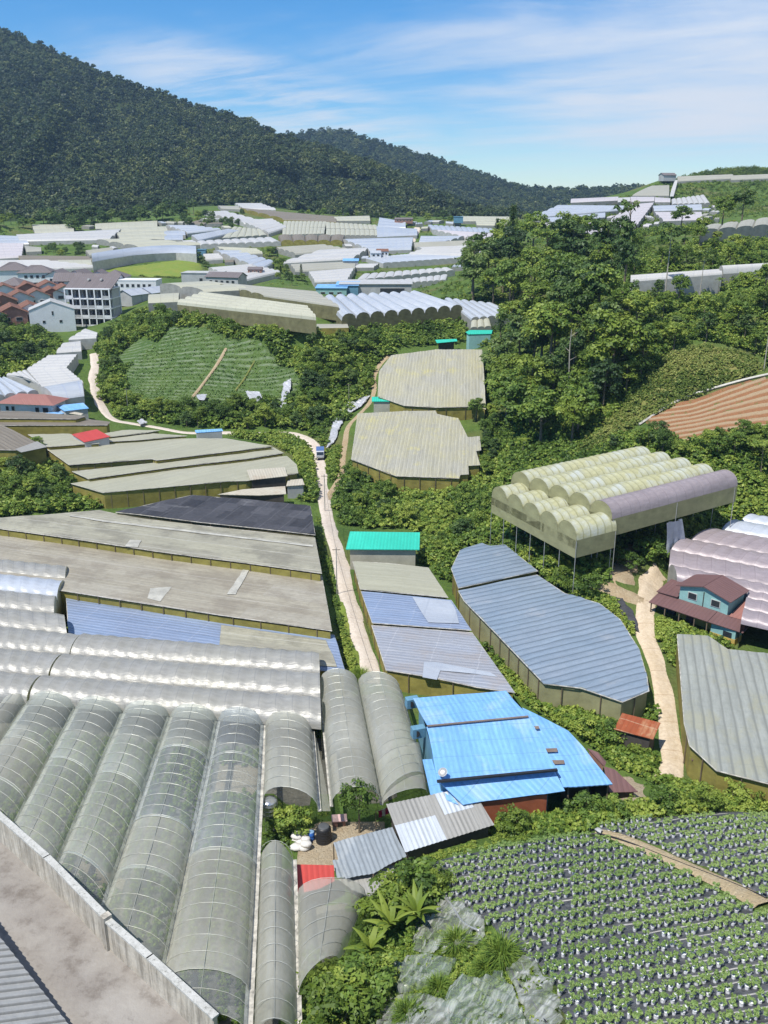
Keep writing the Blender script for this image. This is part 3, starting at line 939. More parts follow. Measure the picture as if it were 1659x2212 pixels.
FAR = [
    ('cream film greenhouse at the forest foot, left of the long rows', 'far_cream', [(72, 487), (154, 486), (156, 493), (75, 495)], 1, 'u', 3.5),
    ('second cream tunnel directly before the one at the forest foot', 'far_cream', [(76, 496), (156, 495), (157, 501), (78, 503)], 1, 'u', 3.5),
    ('wide white film roof left of the long stepped rows', 'far_white', [(43, 510), (255, 500), (231, 517), (50, 520)], 3, 'u', 4),
    ('hindmost of the long stepped cream tunnels', 'far_cream', [(210, 484), (335, 479), (335, 489), (211, 493)], 1, 'u', 4),
    ('second of the long stepped cream tunnels', 'far_cream', [(222, 495), (352, 491), (357, 498), (230, 502)], 1, 'u', 4),
    ('third of the long stepped cream tunnels', 'far_cream', [(255, 503), (353, 500), (356, 506), (258, 509)], 1, 'u', 4),
    ('frontmost of the long stepped cream tunnels', 'far_cream', [(258, 510), (355, 508), (357, 516), (262, 515)], 1, 'u', 4),
    ('pale blue tunnel at the right end of the third cream row', 'far_blue', [(355, 500), (398, 500), (399, 507), (357, 507)], 1, 'u', 4),
    ('rounded silver tunnel at the right end of the front cream row', 'far_steel', [(356, 509), (393, 509), (394, 517), (357, 517)], 1, 'u', 4),
    ('bluish film roofs behind the stepped cream tunnels', 'far_blue', [(362, 490), (415, 491), (473, 497), (405, 503)], 4, 'u', 3.5),
    ('slanting pale blue film roofs in the middle of the plateau', 'far_blue', [(417, 511), (490, 500), (512, 503), (455, 518), (400, 519)][0:3] + [(430, 520)], 5, 'u', 3.5),
    ('cream arched greenhouse seen from its rounded ends, centre left', 'far_cream', [(506, 493), (562, 498), (574, 508), (482, 514)], 6, 'v', 4),
    ('long cream roof behind the dark round bushes', 'far_cream', [(215, 521), (285, 519), (427, 528), (300, 534)], 3, 'u', 3.5),
    ('white scalloped roof across the middle of the plateau', 'far_white', [(432, 523), (582, 516), (600, 524), (440, 529)], 9, 'v', 3.5),
    ('pinkish white roofs cut by the left edge', 'far_pink', [(-40, 530), (48, 531), (44, 554), (-40, 558)], 5, 'u', 3.5),
    ('pale blue ridged roof at the left edge behind the pinkish ones', 'far_blue', [(-40, 511), (40, 514), (58, 526), (-40, 527)], 3, 'u', 3.5),
    ('small grey roof left of the dark round bushes', 'far_grey', [(54, 533), (88, 536), (88, 542), (58, 543)], 1, 'u', 3.5),
    ('dull brown roof strip below the dark round bushes', 'net_dim', [(45, 554), (180, 556), (200, 562), (50, 566)], 2, 'u', 3),
    ('single cream tunnel left of the long curved tunnel', 'far_cream', [(127, 564), (194, 563), (196, 572), (128, 570)], 1, 'u', 4),
    ('wide white roofs behind the terrace houses', 'far_white', [(-40, 568), (90, 567), (203, 578), (160, 592), (-40, 584)][0:3] + [(-40, 586)], 6, 'u', 4),
    ('low grey roof right of the dark round bushes', 'far_grey', [(187, 545), (240, 539), (245, 548), (195, 553)], 3, 'u', 3),
    ('slanting white roof climbing to the forest edge', 'far_white', [(446, 462), (484, 460), (582, 483), (526, 482)], 6, 'u', 3),
    ('broad white roof at the foot of the climbing one', 'far_white', [(520, 480), (585, 477), (616, 492), (580, 502)], 5, 'u', 3),
    ('white roofs at the very foot of the forest', 'far_white', [(510, 442), (560, 442), (592, 452), (526, 451)], 4, 'u', 3),
    ('small pale strip greenhouse left of the roofs at the forest foot', 'far_grey', [(472, 446), (512, 447), (520, 452), (478, 450)], 2, 'u', 3),
    ('long dull brown net terrace under the forest', 'net_dim', [(522, 454), (714, 470), (720, 478), (614, 474)], 4, 'u', 3),
    ('rear half of the left cream greenhouse of round arches', 'far_cream', [(616, 480), (702, 481), (699, 491), (614, 492)], 11, 'v', 3.5),
    ('front half of the left cream greenhouse of round arches', 'far_cream', [(614, 494), (699, 494), (697, 505), (613, 507)], 11, 'v', 4),
    ('rear half of the right yellowish greenhouse of round arches', 'far_cream', [(708, 483), (810, 488), (815, 496), (709, 494)], 11, 'v', 3.5),
    ('front half of the right yellowish greenhouse of round arches', 'far_cream', [(709, 497), (815, 499), (817, 509), (708, 508)], 11, 'v', 4),
    ('smooth pale blue roof right of the round cream arches', 'far_blue', [(816, 491), (898, 496), (898, 507), (818, 510)], 1, 'u', 3.5),
    ('grey roof behind the smooth pale blue one', 'far_steel', [(822, 474), (874, 482), (874, 492), (818, 490)], 3, 'u', 3),
    ('cream greenhouse with a low wall under the forest edge', 'far_cream', [(722, 470), (795, 468), (797, 476), (730, 476)], 2, 'u', 3.5),
    ('brown net roofs before the round cream arches', 'net_dim', [(606, 513), (740, 513), (735, 523), (612, 523)], 5, 'v', 2.8),
    ('large pale blue sheet roof left of the valley lane', 'far_blue', [(746, 521), (888, 518), (884, 538), (800, 540)], 4, 'u', 3.5),
    ('grey net roof before the brown net roofs', 'far_grey', [(598, 538), (692, 533), (746, 541), (640, 549)], 4, 'u', 3.5),
    ('large cream white hall roof with a dark open side', 'far_white', [(650, 553), (700, 544), (794, 540), (760, 559), (630, 568)][1:4] + [(620, 566)], 3, 'u', 4.5),
    ('grey roof before the large cream hall', 'far_grey', [(632, 575), (762, 570), (762, 581), (642, 586)], 3, 'u', 3.5),
    ('white four-bay roof left of the long warehouse', 'far_white', [(670, 592), (762, 585), (748, 606), (682, 608)], 4, 'u', 4),
    ('wavy grey-blue roof with a pale front wall', 'far_blue', [(796, 558), (886, 551), (1018, 556), (832, 567)], 12, 'v', 4.5),
    ('bright white roof behind the wavy grey-blue one', 'far_white', [(922, 541), (1054, 536), (1048, 552), (890, 550)], 3, 'u', 4),
    ('saw-tooth white roof, rear row near the jungle', 'far_white', [(790, 594), (962, 582), (975, 587), (776, 605)], 11, 'v', 4),
    ('saw-tooth white roof, front row near the jungle', 'far_white', [(830, 610), (962, 597), (958, 607), (846, 614)], 9, 'v', 4),
    ('white roof cluster left of the green gully', 'far_white', [(456, 583), (540, 577), (600, 590), (522, 606)], 6, 'u', 4),
    ('slanting pale blue roof left of the green gully', 'far_blue', [(466, 546), (514, 547), (588, 567), (560, 579)], 5, 'u', 3.5),
    ('long cream strip behind the slanting pale blue roof', 'far_cream', [(468, 537), (550, 541), (564, 548), (500, 549)], 3, 'u', 3.5),
    ('pale blue tunnels just right of the valley lane', 'far_blue', [(912, 514), (1000, 514), (956, 526), (908, 525)], 3, 'u', 3.5),
    ('brown striped roofs right of the valley lane', 'far_grey', [(900, 528), (1058, 522), (1056, 531), (902, 535)], 4, 'u', 3.5),
    ('scalloped pale blue roof row right of the lane top', 'far_steel', [(930, 489), (1062, 496), (1066, 504), (940, 498)], 12, 'v', 3.5),
    ('pinkish long roofs under the scalloped row', 'far_pink', [(940, 501), (1066, 508), (1062, 520), (994, 512)], 4, 'u', 3.5),
    ('low cream greenhouse at the forest edge, centre right', 'far_cream', [(998, 469), (1098, 470), (1098, 477), (1000, 477)], 2, 'u', 3.5),
    ('cream strip before the low greenhouse at the forest edge', 'far_cream', [(1030, 480), (1098, 481), (1098, 487), (1032, 486)], 2, 'u', 3),
    ('white strip roof in front of the pinkish long roofs', 'far_white', [(904, 536), (1040, 532), (1030, 537), (930, 541)], 2, 'u', 3),
    ('small white roofs between green gully and cream strip', 'far_white', [(440, 553), (470, 552), (480, 560), (444, 562)], 3, 'u', 3.5),
]
def tab(t):
    return lambda y: float(np.interp(y, [a for a, b in t], [b for a, b in t]))


DF = tab([(430, 800), (440, 745), (460, 640), (480, 580), (500, 545), (520, 505), (540, 476), (560, 453), (580, 427), (600, 403), (620, 378), (650, 340), (700, 309)])
DH = tab([(360, 650), (390, 622), (405, 615), (420, 590), (440, 540), (470, 480), (505, 420), (530, 380)])
def grow(q, a, b):
    mx, my = sum(p[0] for p in q) / 4, sum(p[1] for p in q) / 4
    return [(mx + (p[0] - mx) * a, my + (p[1] - my) * b) for p in q]


for lab, mat, q, n, ax, h in FAR:
    q = grow(q, 1.08, 1.22)
    wl = abs(PD(q[0][0], q[0][1], DF(q[0][1])).x - PD(q[1][0], q[1][1], DF(q[1][1])).x)
    far_house('tunnel_greenhouse' if mat != 'net_dim' else 'net_greenhouse', lab, q, h, h * .55, mat, n, ax, .8 if n < 3 else min(1.5, .2 * (wl / n if ax == 'v' else 6)), zfun=DF,
              wallm='net_side_grey' if mat in ('far_cream', 'far_grey') else ('net_side' if mat == 'net_dim' else 'net_side_white'))

# long curved tunnel on the grassy bank
root = thing('tunnel_greenhouse', 'long curved grey tunnel along the top of the grassy bank', 'greenhouse', P(315, 570, zz(570)), 0, 'greenhouses across the valley floor')
pts = [((200, 566), (198, 556)), ((240, 559), (236, 549)), ((285, 552), (280, 543)), (((333), 548), (330, 538)), ((380, 546), (378, 536)), ((424, 548), (424, 538))]
mb, wb = MB(), MB()
nearg, farg = [P(a[0], a[1], 26) for a, b in pts], [P(b[0], b[1], 26.5) for a, b in pts]
gr = []
for p, q in zip(nearg, farg):
    gr.append([(p.lerp(q, .5 - .5 * math.cos(math.pi * k / 6)) + Vector((0, 0, 2.4 * math.sin(math.pi * k / 6))), (p.x, k * 2.0)) for k in range(7)])
grid_to(mb, gr)
for a, b in zip(nearg, nearg[1:]):
    wall_strip(wb, a, b, 4, 0, 1, 8)
end_fill(wb, nearg[0], farg[0], 2.4, 4, 6)
end_fill(wb, nearg[-1], farg[-1], 2.4, 4, 6)
mb.build('roof', M['far_steel'], root, True)
wb.build('side_net', M['net_side_white'], root)
foot([nearg[0], nearg[2], nearg[5], farg[5], farg[2], farg[0]], 4)

# ---- far hill on the right: (label, mat, quad with z, bays, axis, wall)
HILL = [
    ('long cream greenhouse, leftmost of the top row on the far hill', 'far_pink', [(1236, 431), (1333, 427), (1333, 433), (1235, 437)], 1, 'u', 5),
    ('short pale block second in the top row on the far hill', 'far_white', [(1335, 429), (1360, 428), (1361, 434), (1335, 436)], 1, 'u', 5),
    ('grey-fronted greenhouse third in the top row on the far hill', 'far_pink', [(1363, 427), (1412, 427), (1412, 434), (1363, 435)], 1, 'u', 5.5),
    ('grey-fronted greenhouse at the foot of the steep white strip', 'far_pink', [(1415, 428), (1447, 430), (1447, 436), (1415, 436)], 1, 'u', 4.5),
    ('bluish white draped roof right of the steep white strip', 'far_white', [(1452, 433), (1520, 425), (1532, 440), (1454, 442)], 7, 'v', 3),
    ('pale steel-blue roof below the draped white roof', 'far_steel', [(1412, 447), (1512, 444), (1514, 453), (1415, 455)], 2, 'u', 4),
    ('pinkish white roof below the steel-blue one on the far hill', 'far_pink', [(1414, 461), (1512, 461), (1516, 474), (1434, 476)], 3, 'u', 4),
    ('stair-like stack of pinkish white roofs down the far hill', 'far_pink', [(1362, 448), (1411, 444), (1372, 489), (1296, 494)], 9, 'u', 3.5),
    ('grey-blue fan of tunnels at the left end of the far hill', 'far_steel', [(1212, 446), (1357, 448), (1352, 454), (1156, 468)], 4, 'u', 3),
    ('thin pale blue tunnel below the grey-blue fan', 'far_steel', [(1155, 474), (1304, 463), (1304, 470), (1196, 480)], 2, 'u', 3),
    ('long pinkish white roof pointing left above the jungle', 'far_pink', [(1184, 499), (1278, 483), (1293, 487), (1276, 498)], 3, 'u', 3),
    ('lowest pinkish white roof above the jungle tree tops', 'far_pink', [(1234, 508), (1274, 501), (1327, 501), (1322, 510)], 3, 'u', 3),
    ('grey sheet roof just below the hilltop hut', 'far_grey', [(1412, 403), (1444, 402), (1444, 421), (1368, 421)], 1, 'u', 2.5),
    ('left net strip under the hilltop on the right', 'far_grey', [(1465, 383), (1580, 379), (1580, 386), (1467, 391)], 2, 'u', 2.5),
    ('right net strip under the hilltop on the right', 'far_grey', [(1582, 381), (1720, 376), (1720, 383), (1582, 388)], 2, 'u', 2.5),
]
for lab, mat, q, n, ax, h in HILL:
    q = grow(q, 1.05, 1.2)
    far_house('tunnel_greenhouse', lab, q, h, h * .6, mat, n, ax, .9, 'greenhouses on the far hill', 'net_side_grey', zfun=DH)
far_house('tunnel_greenhouse', 'old grey net greenhouse with ragged top behind the jungle at the right edge', [(1522, 492, 44.6), (1760, 462, 47.3), (1760, 482, 45), (1512, 502, 44)], 45, 3.4, 'far_grey', 7, 'v', .8, 'greenhouses in the jungle', 'net_side_grey')
far_house('tunnel_greenhouse', 'long low white greenhouse halfway up the jungle hill', [(1362, 599, 35.6), (1550, 586, 36.6), (1560, 593, 36.2), (1362, 609, 35.2)], 35, 3.8, 'far_white', 2, 'u', .7, 'greenhouses in the jungle', 'net_side_white')
far_house('tunnel_greenhouse', 'grey-walled greenhouse at the right edge beside the long low white one', [(1552, 586, 36.7), (1760, 574, 37.4), (1760, 580, 37), (1562, 592, 36.2)], 36, 5, 'far_white', 1, 'u', 1.6, 'greenhouses in the jungle', 'net_side_grey')

# ---- low roofs packed between the larger ones
_r = random.Random(21)
NOGO = [[(200, 575), (440, 555), (450, 600), (200, 605)], [(90, 518), (190, 525), (190, 560), (90, 560)], [(560, 540), (625, 540), (680, 625), (560, 625)], [(-10, 575), (350, 590), (350, 720), (-10, 720)], [(395, 580), (520, 585), (520, 620), (395, 620)], [(675, 605), (885, 600), (885, 650), (675, 650)],
        [(868, 545), (880, 520), (896, 490), (908, 490), (892, 545)], [(800, 530), (845, 530), (845, 560), (800, 560)]]
FILL = [[(0, 505), (60, 500), (200, 482), (330, 476), (470, 470), (620, 476), (860, 474), (1080, 478), (1120, 500), (1060, 530), (1040, 570), (960, 612), (900, 620), (680, 615), (450, 600), (440, 550), (200, 560), (0, 568)], [(1140, 475), (1225, 438), (1345, 441), (1450, 443), (1560, 440), (1560, 482), (1420, 494), (1330, 514), (1190, 510)]]
MN = {'far_white': 'white', 'far_cream': 'cream', 'far_grey': 'grey', 'far_blue': 'pale blue', 'net_dim': 'brown', 'far_steel': 'steel-blue', 'far_pink': 'pinkish'}
nfill = 0
for it in range(26000):
    zone = 0 if it % 4 else 1
    pg = FILL[zone]
    x, y = _r.uniform(min(p[0] for p in pg), max(p[0] for p in pg)), _r.uniform(min(p[1] for p in pg), max(p[1] for p in pg))
    w, hg, sl, sk = _r.uniform(9, 46), _r.uniform(2.2, 5) * (.6 + (y - 440) / 160), _r.uniform(-.08, .1), _r.uniform(-12, 12)
    q = [(x + sk, y), (x + w + sk, y + sl * w), (x + w, y + hg + sl * w), (x, y + hg)]
    dd = (DF, DH)[zone](y)
    wp_ = 1.7 * F_LEN / dd
    sx = [q[3][0] + (q[2][0] - q[3][0]) * a / 6 + sk * b for a in range(7) for b in (0, .5, 1)]
    sy = [q[3][1] + (q[2][1] - q[3][1]) * a / 6 + wp_ * .6 - (hg + wp_ * .6 + 1) * b for a in range(7) for b in (0, .5, 1)]
    sx, sy = np.array(sx), np.array(sy)
    if not in_poly_np(sx, sy, pg).all() or any(in_poly_np(sx, sy, o).sum() > 2 for o in PXQ + NOGO):
        continue
    mat = _r.choice(('far_white', 'far_white', 'far_cream', 'far_grey', 'far_grey', 'far_blue', 'net_dim', 'far_steel') if zone == 0 else ('far_pink', 'far_white', 'far_steel', 'far_grey'))
    zn = 'on the far hill' if zone else ('on the left part of the plateau' if x < 420 else ('in the middle of the plateau' if x < 760 else 'on the right part of the plateau'))
    far_house('tunnel_greenhouse' if mat != 'net_dim' else 'net_greenhouse', 'low %s greenhouse roof packed between larger ones %s' % (MN[mat], zn), q, 0, 1.4, mat, _r.choice((1, 2, 3, 4)), _r.choice('uuv'), .6, 'low %s roofs %s' % (MN[mat], zn), 'net_side_grey', zfun=(DF, DH)[zone])
    nfill += 1
print('fillers', nfill)

# ---- greenhouses on the farm knoll
far_house('tunnel_greenhouse', 'long cream greenhouse with a tall olive wall above the cabbage slope', [(440, 637, 25), (662, 668, 25), (683, 692, 23.6), (383, 658, 23.6)], 24, 2.7, 'far_cream', 4, 'u', 1.3, 'greenhouses on the knoll', 'net_side_knoll', ground=2.7)
far_house('net_greenhouse', 'broad grey-cream roof behind the long olive-walled greenhouse', [(450, 611, 25.2), (680, 632, 24.5), (732, 664, 23.4), (570, 641, 24)], 24, 3, 'far_grey', 5, 'u', .7, 'greenhouses on the knoll', 'net_side_knoll', ground=3.4)
far_house('tunnel_greenhouse', 'grey-cream long tunnel behind the broad roof on the knoll', [(345, 616, 25), (435, 611, 25), (540, 626, 24.6), (440, 631, 24.6)], 24, 4, 'far_cream', 2, 'u', 1.0, 'greenhouses on the knoll', 'net_side_grey', ground=4.5)
far_house('tunnel_greenhouse', 'small pale greenhouse at the left end of the knoll', [(322, 640, 23), (388, 636, 23), (386, 652, 22.2), (320, 655, 22.2)], 22, 3.5, 'far_cream', 1, 'u', 1.2, 'greenhouses on the knoll', 'net_side_grey')
far_house('tunnel_greenhouse', 'pale blue many-arched greenhouse with olive arch fronts', [(700, 650, 23), (905, 640, 23), (1000, 671, 20.6), (738, 693, 20.6)], 21, 2.8, 'far_blue', 9, 'v', 1.9, 'greenhouses on the knoll', 'net_side_knoll', ground=3.0)
far_house('tunnel_greenhouse', 'pale roofs between the many-arched greenhouse and the jungle', [(960, 648, 22), (1066, 660, 21), (1120, 684, 19), (1018, 692, 19)], 20, 3.2, 'far_blue', 6, 'v', .9, 'greenhouses on the knoll', 'net_side_grey')
far_house('tunnel_greenhouse', 'small cream roof beside the teal hut', [(1018, 694, 18.6), (1056, 687, 19), (1062, 708, 17.6), (1016, 711, 17.6)], 18, 2.6, 'far_cream', 3, 'v', .6, 'greenhouses on the knoll', 'net_side_grey')
far_house('net_greenhouse', 'low lean-to roof at the near corner of the olive-walled greenhouse', [(684, 700, 19.6), (750, 700, 19.6), (753, 708, 19.2), (684, 709, 19.2)], 19, 2.2, 'far_grey', 1, 'u', .2, 'greenhouses on the knoll', 'net_side')

# ---- white stepped greenhouses beside the left road
W = [
    ('white roof under the white gable house', [(186, 711, 15.5), (211, 720, 15), (208, 731, 14.6), (148, 734, 14.6)], 3, 'u', 2.2, .4),
    ('short bluish white roof pair on the left slope', [(139, 743, 13.8), (174, 739, 13.8), (176, 759, 13), (122, 763, 13)], 2, 'u', 2.2, .7),
    ('stepped white roofs curving down the left slope', [(108, 769, 12.8), (168, 767, 12.8), (144, 797, 11.6), (58, 800, 11.6)], 5, 'u', 2.2, .5),
    ('broad stepped white roofs at the bend of the left slope', [(58, 801, 11.4), (144, 798, 11.4), (180, 828, 10.2), (90, 838, 10)], 6, 'u', 2.2, .5),
    ('white dented roof behind the blue roofs by the road', [(88, 843, 10.2), (176, 827, 10.4), (182, 856, 9.4), (117, 865, 9.4)], 1, 'u', 3.4, 1.6),
    ('pale blue roofs behind the brown-roofed house', [(-40, 822, 10.8), (15, 822, 10.8), (84, 850, 9.6), (-40, 866, 9.4)], 5, 'v', 3, 1.0),
    ('narrow white tiers left of the stepped roofs', [(14, 811, 11.2), (58, 802, 11.4), (90, 838, 10), (62, 820, 10.6)], 4, 'v', 2.6, .5),
]
for lab, q, n, ax, h, rise in W:
    far_house('tunnel_greenhouse', lab, q, q[0][2], h, 'far_blue' if 'blue' in lab else 'far_white', n, ax, rise, 'white greenhouses beside the left road', 'net_side_white')
# ------------------------------------------------------------------ ground
GP = [  # (px, py, z)
    # farm road and valley
    (815, 1470, .6), (790, 1400, .8), (760, 1300, .8), (735, 1225, .6), (712, 1140, .2), (698, 1060, 0), (690, 985, .2), (650, 945, 1), (560, 938, 1.8), (480, 935, 2.2),
    (402, 936, 2.6), (284, 916, 3.6), (235, 902, 4.2), (218, 880, 5), (205, 848, 6.6), (202, 800, 9), (202, 763, 11),
    (660, 1030, 0), (745, 964, 2.2), (748, 924, 4), (793, 876, 5.6), (805, 836, 8), (819, 790, 11), (722, 1060, 0), (740, 1010, .6),
    (740, 1120, -.5), (830, 1100, -1), (950, 1100, -.5), (1040, 1060, .8), (920, 1190, 0), (960, 1240, .4), (1000, 1040, .6), (1060, 1010, 2),
    (1290, 1263, 4), (1355, 1283, 3.2), (1430, 1228, 3.6), (1400, 1273, 3.0), (1390, 1323, 2.5), (1425, 1464, 1.2), (1450, 1584, .8), (1450, 1634, .8), (1445, 1690, 1),
    (1440, 1350, 2), (1560, 1370, 1.4), (1640, 1370, 1.6), (1500, 1340, 1.8), (1330, 1240, 4.0), (1480, 1150, 3.6), (1640, 1080, 6.0), (1660, 1040, 9.6),
    # cabbage slope
    (300, 870, 4.6), (420, 885, 4.4), (540, 900, 3.6), (640, 890, 4.4), (290, 800, 9), (420, 790, 11), (540, 800, 10.6), (640, 800, 10.4), (300, 740, 14), (400, 715, 17.6),
    (520, 730, 17), (640, 740, 15.4), (720, 760, 14), (560, 712, 18.5), (680, 722, 17.6), (800, 730, 16.5), (920, 725, 15.2), (980, 740, 14.2), (720, 850, 7.4), (780, 800, 10.6),
    (700, 900, 3.8), (260, 850, 5.4), (240, 730, 12.4), (260, 700, 15), (320, 665, 19), (1035, 748, 13.8), (1080, 730, 14.6), (850, 740, 15.6), (900, 752, 13.2),
    # left side
    (0, 700, 14.4), (60, 700, 14), (120, 728, 11.4), (40, 760, 12), (0, 810, 10), (100, 760, 11.6), (180, 770, 9.6), (0, 640, 16.4), (200, 705, 11.6), (330, 640, 18.5), (0, 600, 18), (200, 600, 18), (300, 618, 17.6),
    (0, 940, 5.5), (40, 1000, 4), (140, 985, 4.2), (0, 1090, 4), (100, 1090, 3.4), (200, 1060, 2.6), (210, 1090, 2.4), (-80, 1060, 5), (-80, 900, 7),
    (-100, 700, 15), (-160, 800, 12), (-160, 1000, 7),
    # jungle hill
    (1060, 880, 5.6), (1150, 880, 11), (1250, 880, 13), (1350, 880, 15), (1100, 780, 14), (1200, 780, 19), (1060, 800, 12), (1060, 720, 16.5), (1300, 700, 26.5), (1450, 740, 25), (1600, 740, 26), (1500, 800, 22),
    (1200, 650, 27), (1100, 690, 19.6), (1140, 640, 23), (960, 635, 19.5), (1000, 600, 23), (1060, 560, 28.5), (1150, 560, 31), (1300, 560, 35), (1300, 620, 31), (1450, 640, 31), (1600, 640, 32), (1450, 565, 38), (1600, 565, 39),
    (1300, 515, 38.5), (1450, 515, 41), (1600, 520, 41.6), (1180, 530, 34.5), (1100, 530, 31), (1659, 360, 68.5), (1600, 362, 68.4), (1540, 366, 67.4), (1440, 384, 61), (1700, 640, 33), (1750, 740, 28), (1520, 440, 44), (1600, 430, 48.5), (1659, 410, 53.5),
    (1560, 400, 56), (1380, 412, 53), (1340, 418, 51), (1700, 395, 58),
    # terraced orange field and bank
    (1450, 960, 12), (1390, 915, 13.6), (1659, 820, 18.8), (1659, 935, 14.5), (1500, 870, 16.6), (1300, 960, 10.5), (1230, 960, 9), (1200, 1000, 7), (1360, 900, 14), (1450, 830, 19), (1600, 790, 21.5), (1760, 800, 20), (1760, 930, 15), (1560, 985, 12),
    (1640, 990, 11.6), (1150, 960, 6.5), (1110, 1000, 4), (1460, 1000, 10.6),
    # near right
    (1230, 1540, .4), (1130, 1450, .4), (1050, 1330, .4), (1290, 1560, .6), (1380, 1640, .6), (1340, 1700, .8), (1390, 1720, 1), (1500, 1720, 1.2), (1650, 1740, 1.6), (1250, 1745, 1.6), (1130, 1790, 1.4), (1080, 1800, 1.6),
    (1600, 1755, 3.6), (1450, 1765, 3.6), (1330, 1780, 3.8), (1230, 1795, 3.4), (1150, 1810, 3.4), (1060, 1830, 3.2), (940, 1860, 3.0), (930, 1900, 3.2),
    (1659, 1770, 5), (1659, 1900, 7.2), (1659, 2050, 9.5), (1659, 2212, 12), (1400, 1850, 5.2), (1400, 2000, 7.6), (1300, 2100, 8.6), (1250, 2212, 10.8), (1500, 2150, 10.4), (1100, 1950, 5.4), (1120, 2060, 6.8), (1180, 2200, 9.8), (1000, 1950, 4.6),
    (1850, 1850, 7), (1900, 2212, 13), (1500, 2330, 13.5), (1200, 2330, 12.5),
    # near middle
    (700, 1820, .2), (660, 1850, .2), (760, 1800, .3), (640, 1780, .2), (860, 1860, 1.4), (820, 1920, 1.6), (780, 2000, 1.2), (850, 2050, 3), (900, 2000, 4), (1000, 2100, 5.6), (950, 2212, 7.2), (800, 2212, 4), (680, 2212, 1.2), (730, 2120, 1.4), (1060, 2212, 8.6), (900, 2330, 7.4), (700, 2330, 2),
    # blue house plot
    (900, 1560, .2), (1000, 1600, .2), (1150, 1650, .4), (1250, 1720, .8), (930, 1720, .3), (1060, 1760, .6), (1180, 1770, 1), (840, 1600, .2),
    # tunnels
    (100, 1700, 0), (300, 1700, 0), (500, 1700, 0), (100, 2100, 0), (300, 2000, 0), (480, 2100, 0), (0, 2300, 0), (-200, 1900, 0), (-250, 1600, .5), (-250, 1350, 1),
    # plain
    (300, 600, 18.6), (420, 600, 18.8), (420, 575, 21.5), (210, 590, 18.8), (600, 600, 18.6), (660, 590, 19.4), (620, 560, 22), (130, 545, 24.4), (130, 525, 27), (900, 630, 17), (700, 620, 17.4), (890, 500, 30.5), (888, 540, 25), (850, 585, 19.6),
    (360, 470, 37), (300, 480, 35), (420, 480, 35), (200, 480, 35.4), (0, 480, 36), (0, 500, 32), (650, 462, 39), (860, 464, 38.6), (980, 468, 37), (1100, 476, 35), (1130, 500, 33), (-150, 560, 23), (-150, 480, 35),
]
for x, y, z in GP:
    p = PD(x, y, DH(y)) if (x > 1330 and y <= 440) else P(x, y, z)
    CPT.append((p.x, p.y, p.z))
for x, y, z in [(-3500, 900, 20), (3500, 900, 20), (-3500, 4200, 10), (3500, 4200, 10), (0, 4200, 10), (-400, 300, 20), (-500, 750, 36), (0, 900, 34), (100, 1000, 30), (0, 1300, 22), (400, 1300, 20), (180, 780, 36), (420, 720, 66), (700, 700, 60), (500, 300, 40), (400, 150, 22), (-300, 80, 4), (300, 50, 20), (0, -100, 10), (-200, -200, 6), (200, -200, 16), (-1500, 0, 30), (1500, 0, 40),
                (-1500, -600, 20), (1500, -600, 30)]:
    CPT.append((x, y, z))

for x, y, d in [(-200, 478, 720), (0, 478, 720), (100, 478, 725), (200, 474, 730), (300, 456, 760), (420, 444, 790), (520, 440, 800), (620, 452, 790), (720, 466, 780), (860, 472, 780), (1000, 476, 790), (1090, 482, 790)]:
    p = PD(x, y + 3, d)
    CPT.append((p.x, p.y, p.z))
for x, d, z in [(1120, 640, 30), (1120, 760, 26), (1200, 700, 26), (1290, 740, 30), (1360, 780, 32), (1420, 840, 36), (1200, 900, 20), (1360, 950, 20), (1000, 950, 18)]:
    p = PD(x, 450, d)
    CPT.append((p.x, p.y, z))
_c = np.array(CPT)
# thin out near-duplicates
_key = {}
for r in _c:
    _key.setdefault((round(r[0] / 1.5), round(r[1] / 1.5)), []).append(r)
_c = np.array([np.mean(v, axis=0) for v in _key.values()])
print('control points', len(_c))


def _phi(d):
    return np.sqrt(d * d + 4.0)


_S = 100.0
_d = np.hypot(_c[:, None, 0] - _c[None, :, 0], _c[:, None, 1] - _c[None, :, 1])
_n = len(_c)
_A = np.zeros((_n + 1, _n + 1))
_A[:_n, :_n] = -_phi(_d) + np.eye(_n) * 1.5
_A[:_n, _n] = 1
_A[_n, :_n] = 1
_w = np.linalg.solve(_A, np.append(_c[:, 2], 0))


def axis(lo, hi, d0, far_lo, far_hi, g=1.18, mid=None):
    a = list(np.arange(lo, hi + .01, d0))
    s = d0
    while a[-1] < far_hi:
        s *= g
        a.append(a[-1] + s)
    s = d0
    b = []
    x = lo
    while x > far_lo:
        s *= g
        x -= s
        b.append(x)
    return np.array(b[::-1] + a)


GX = axis(-120, 130, 2.2, -3200, 3200)
_ya = list(np.arange(24, 300, 2.2))
_s = 2.2
while _ya[-1] < 900:
    _s = min(8, _s * 1.05)
    _ya.append(_ya[-1] + _s)
while _ya[-1] < 3800:
    _s *= 1.2
    _ya.append(_ya[-1] + _s)
_s, _x, _b = 2.2, 24.0, []
while _x > -300:
    _s *= 1.3
    _x -= _s
    _b.append(_x)
GY = np.array(_b[::-1] + _ya)
_XX, _YY = np.meshgrid(GX, GY, indexing='ij')
_q = np.stack([_XX.ravel(), _YY.ravel()], 1)
GZg = np.zeros(len(_q))
for i in range(0, len(_q), 4000):
    s = _q[i:i + 4000]
    d = np.hypot(s[:, None, 0] - _c[None, :, 0], s[:, None, 1] - _c[None, :, 1])
    GZg[i:i + 4000] = -_phi(d) @ _w[:_n] + _w[_n]
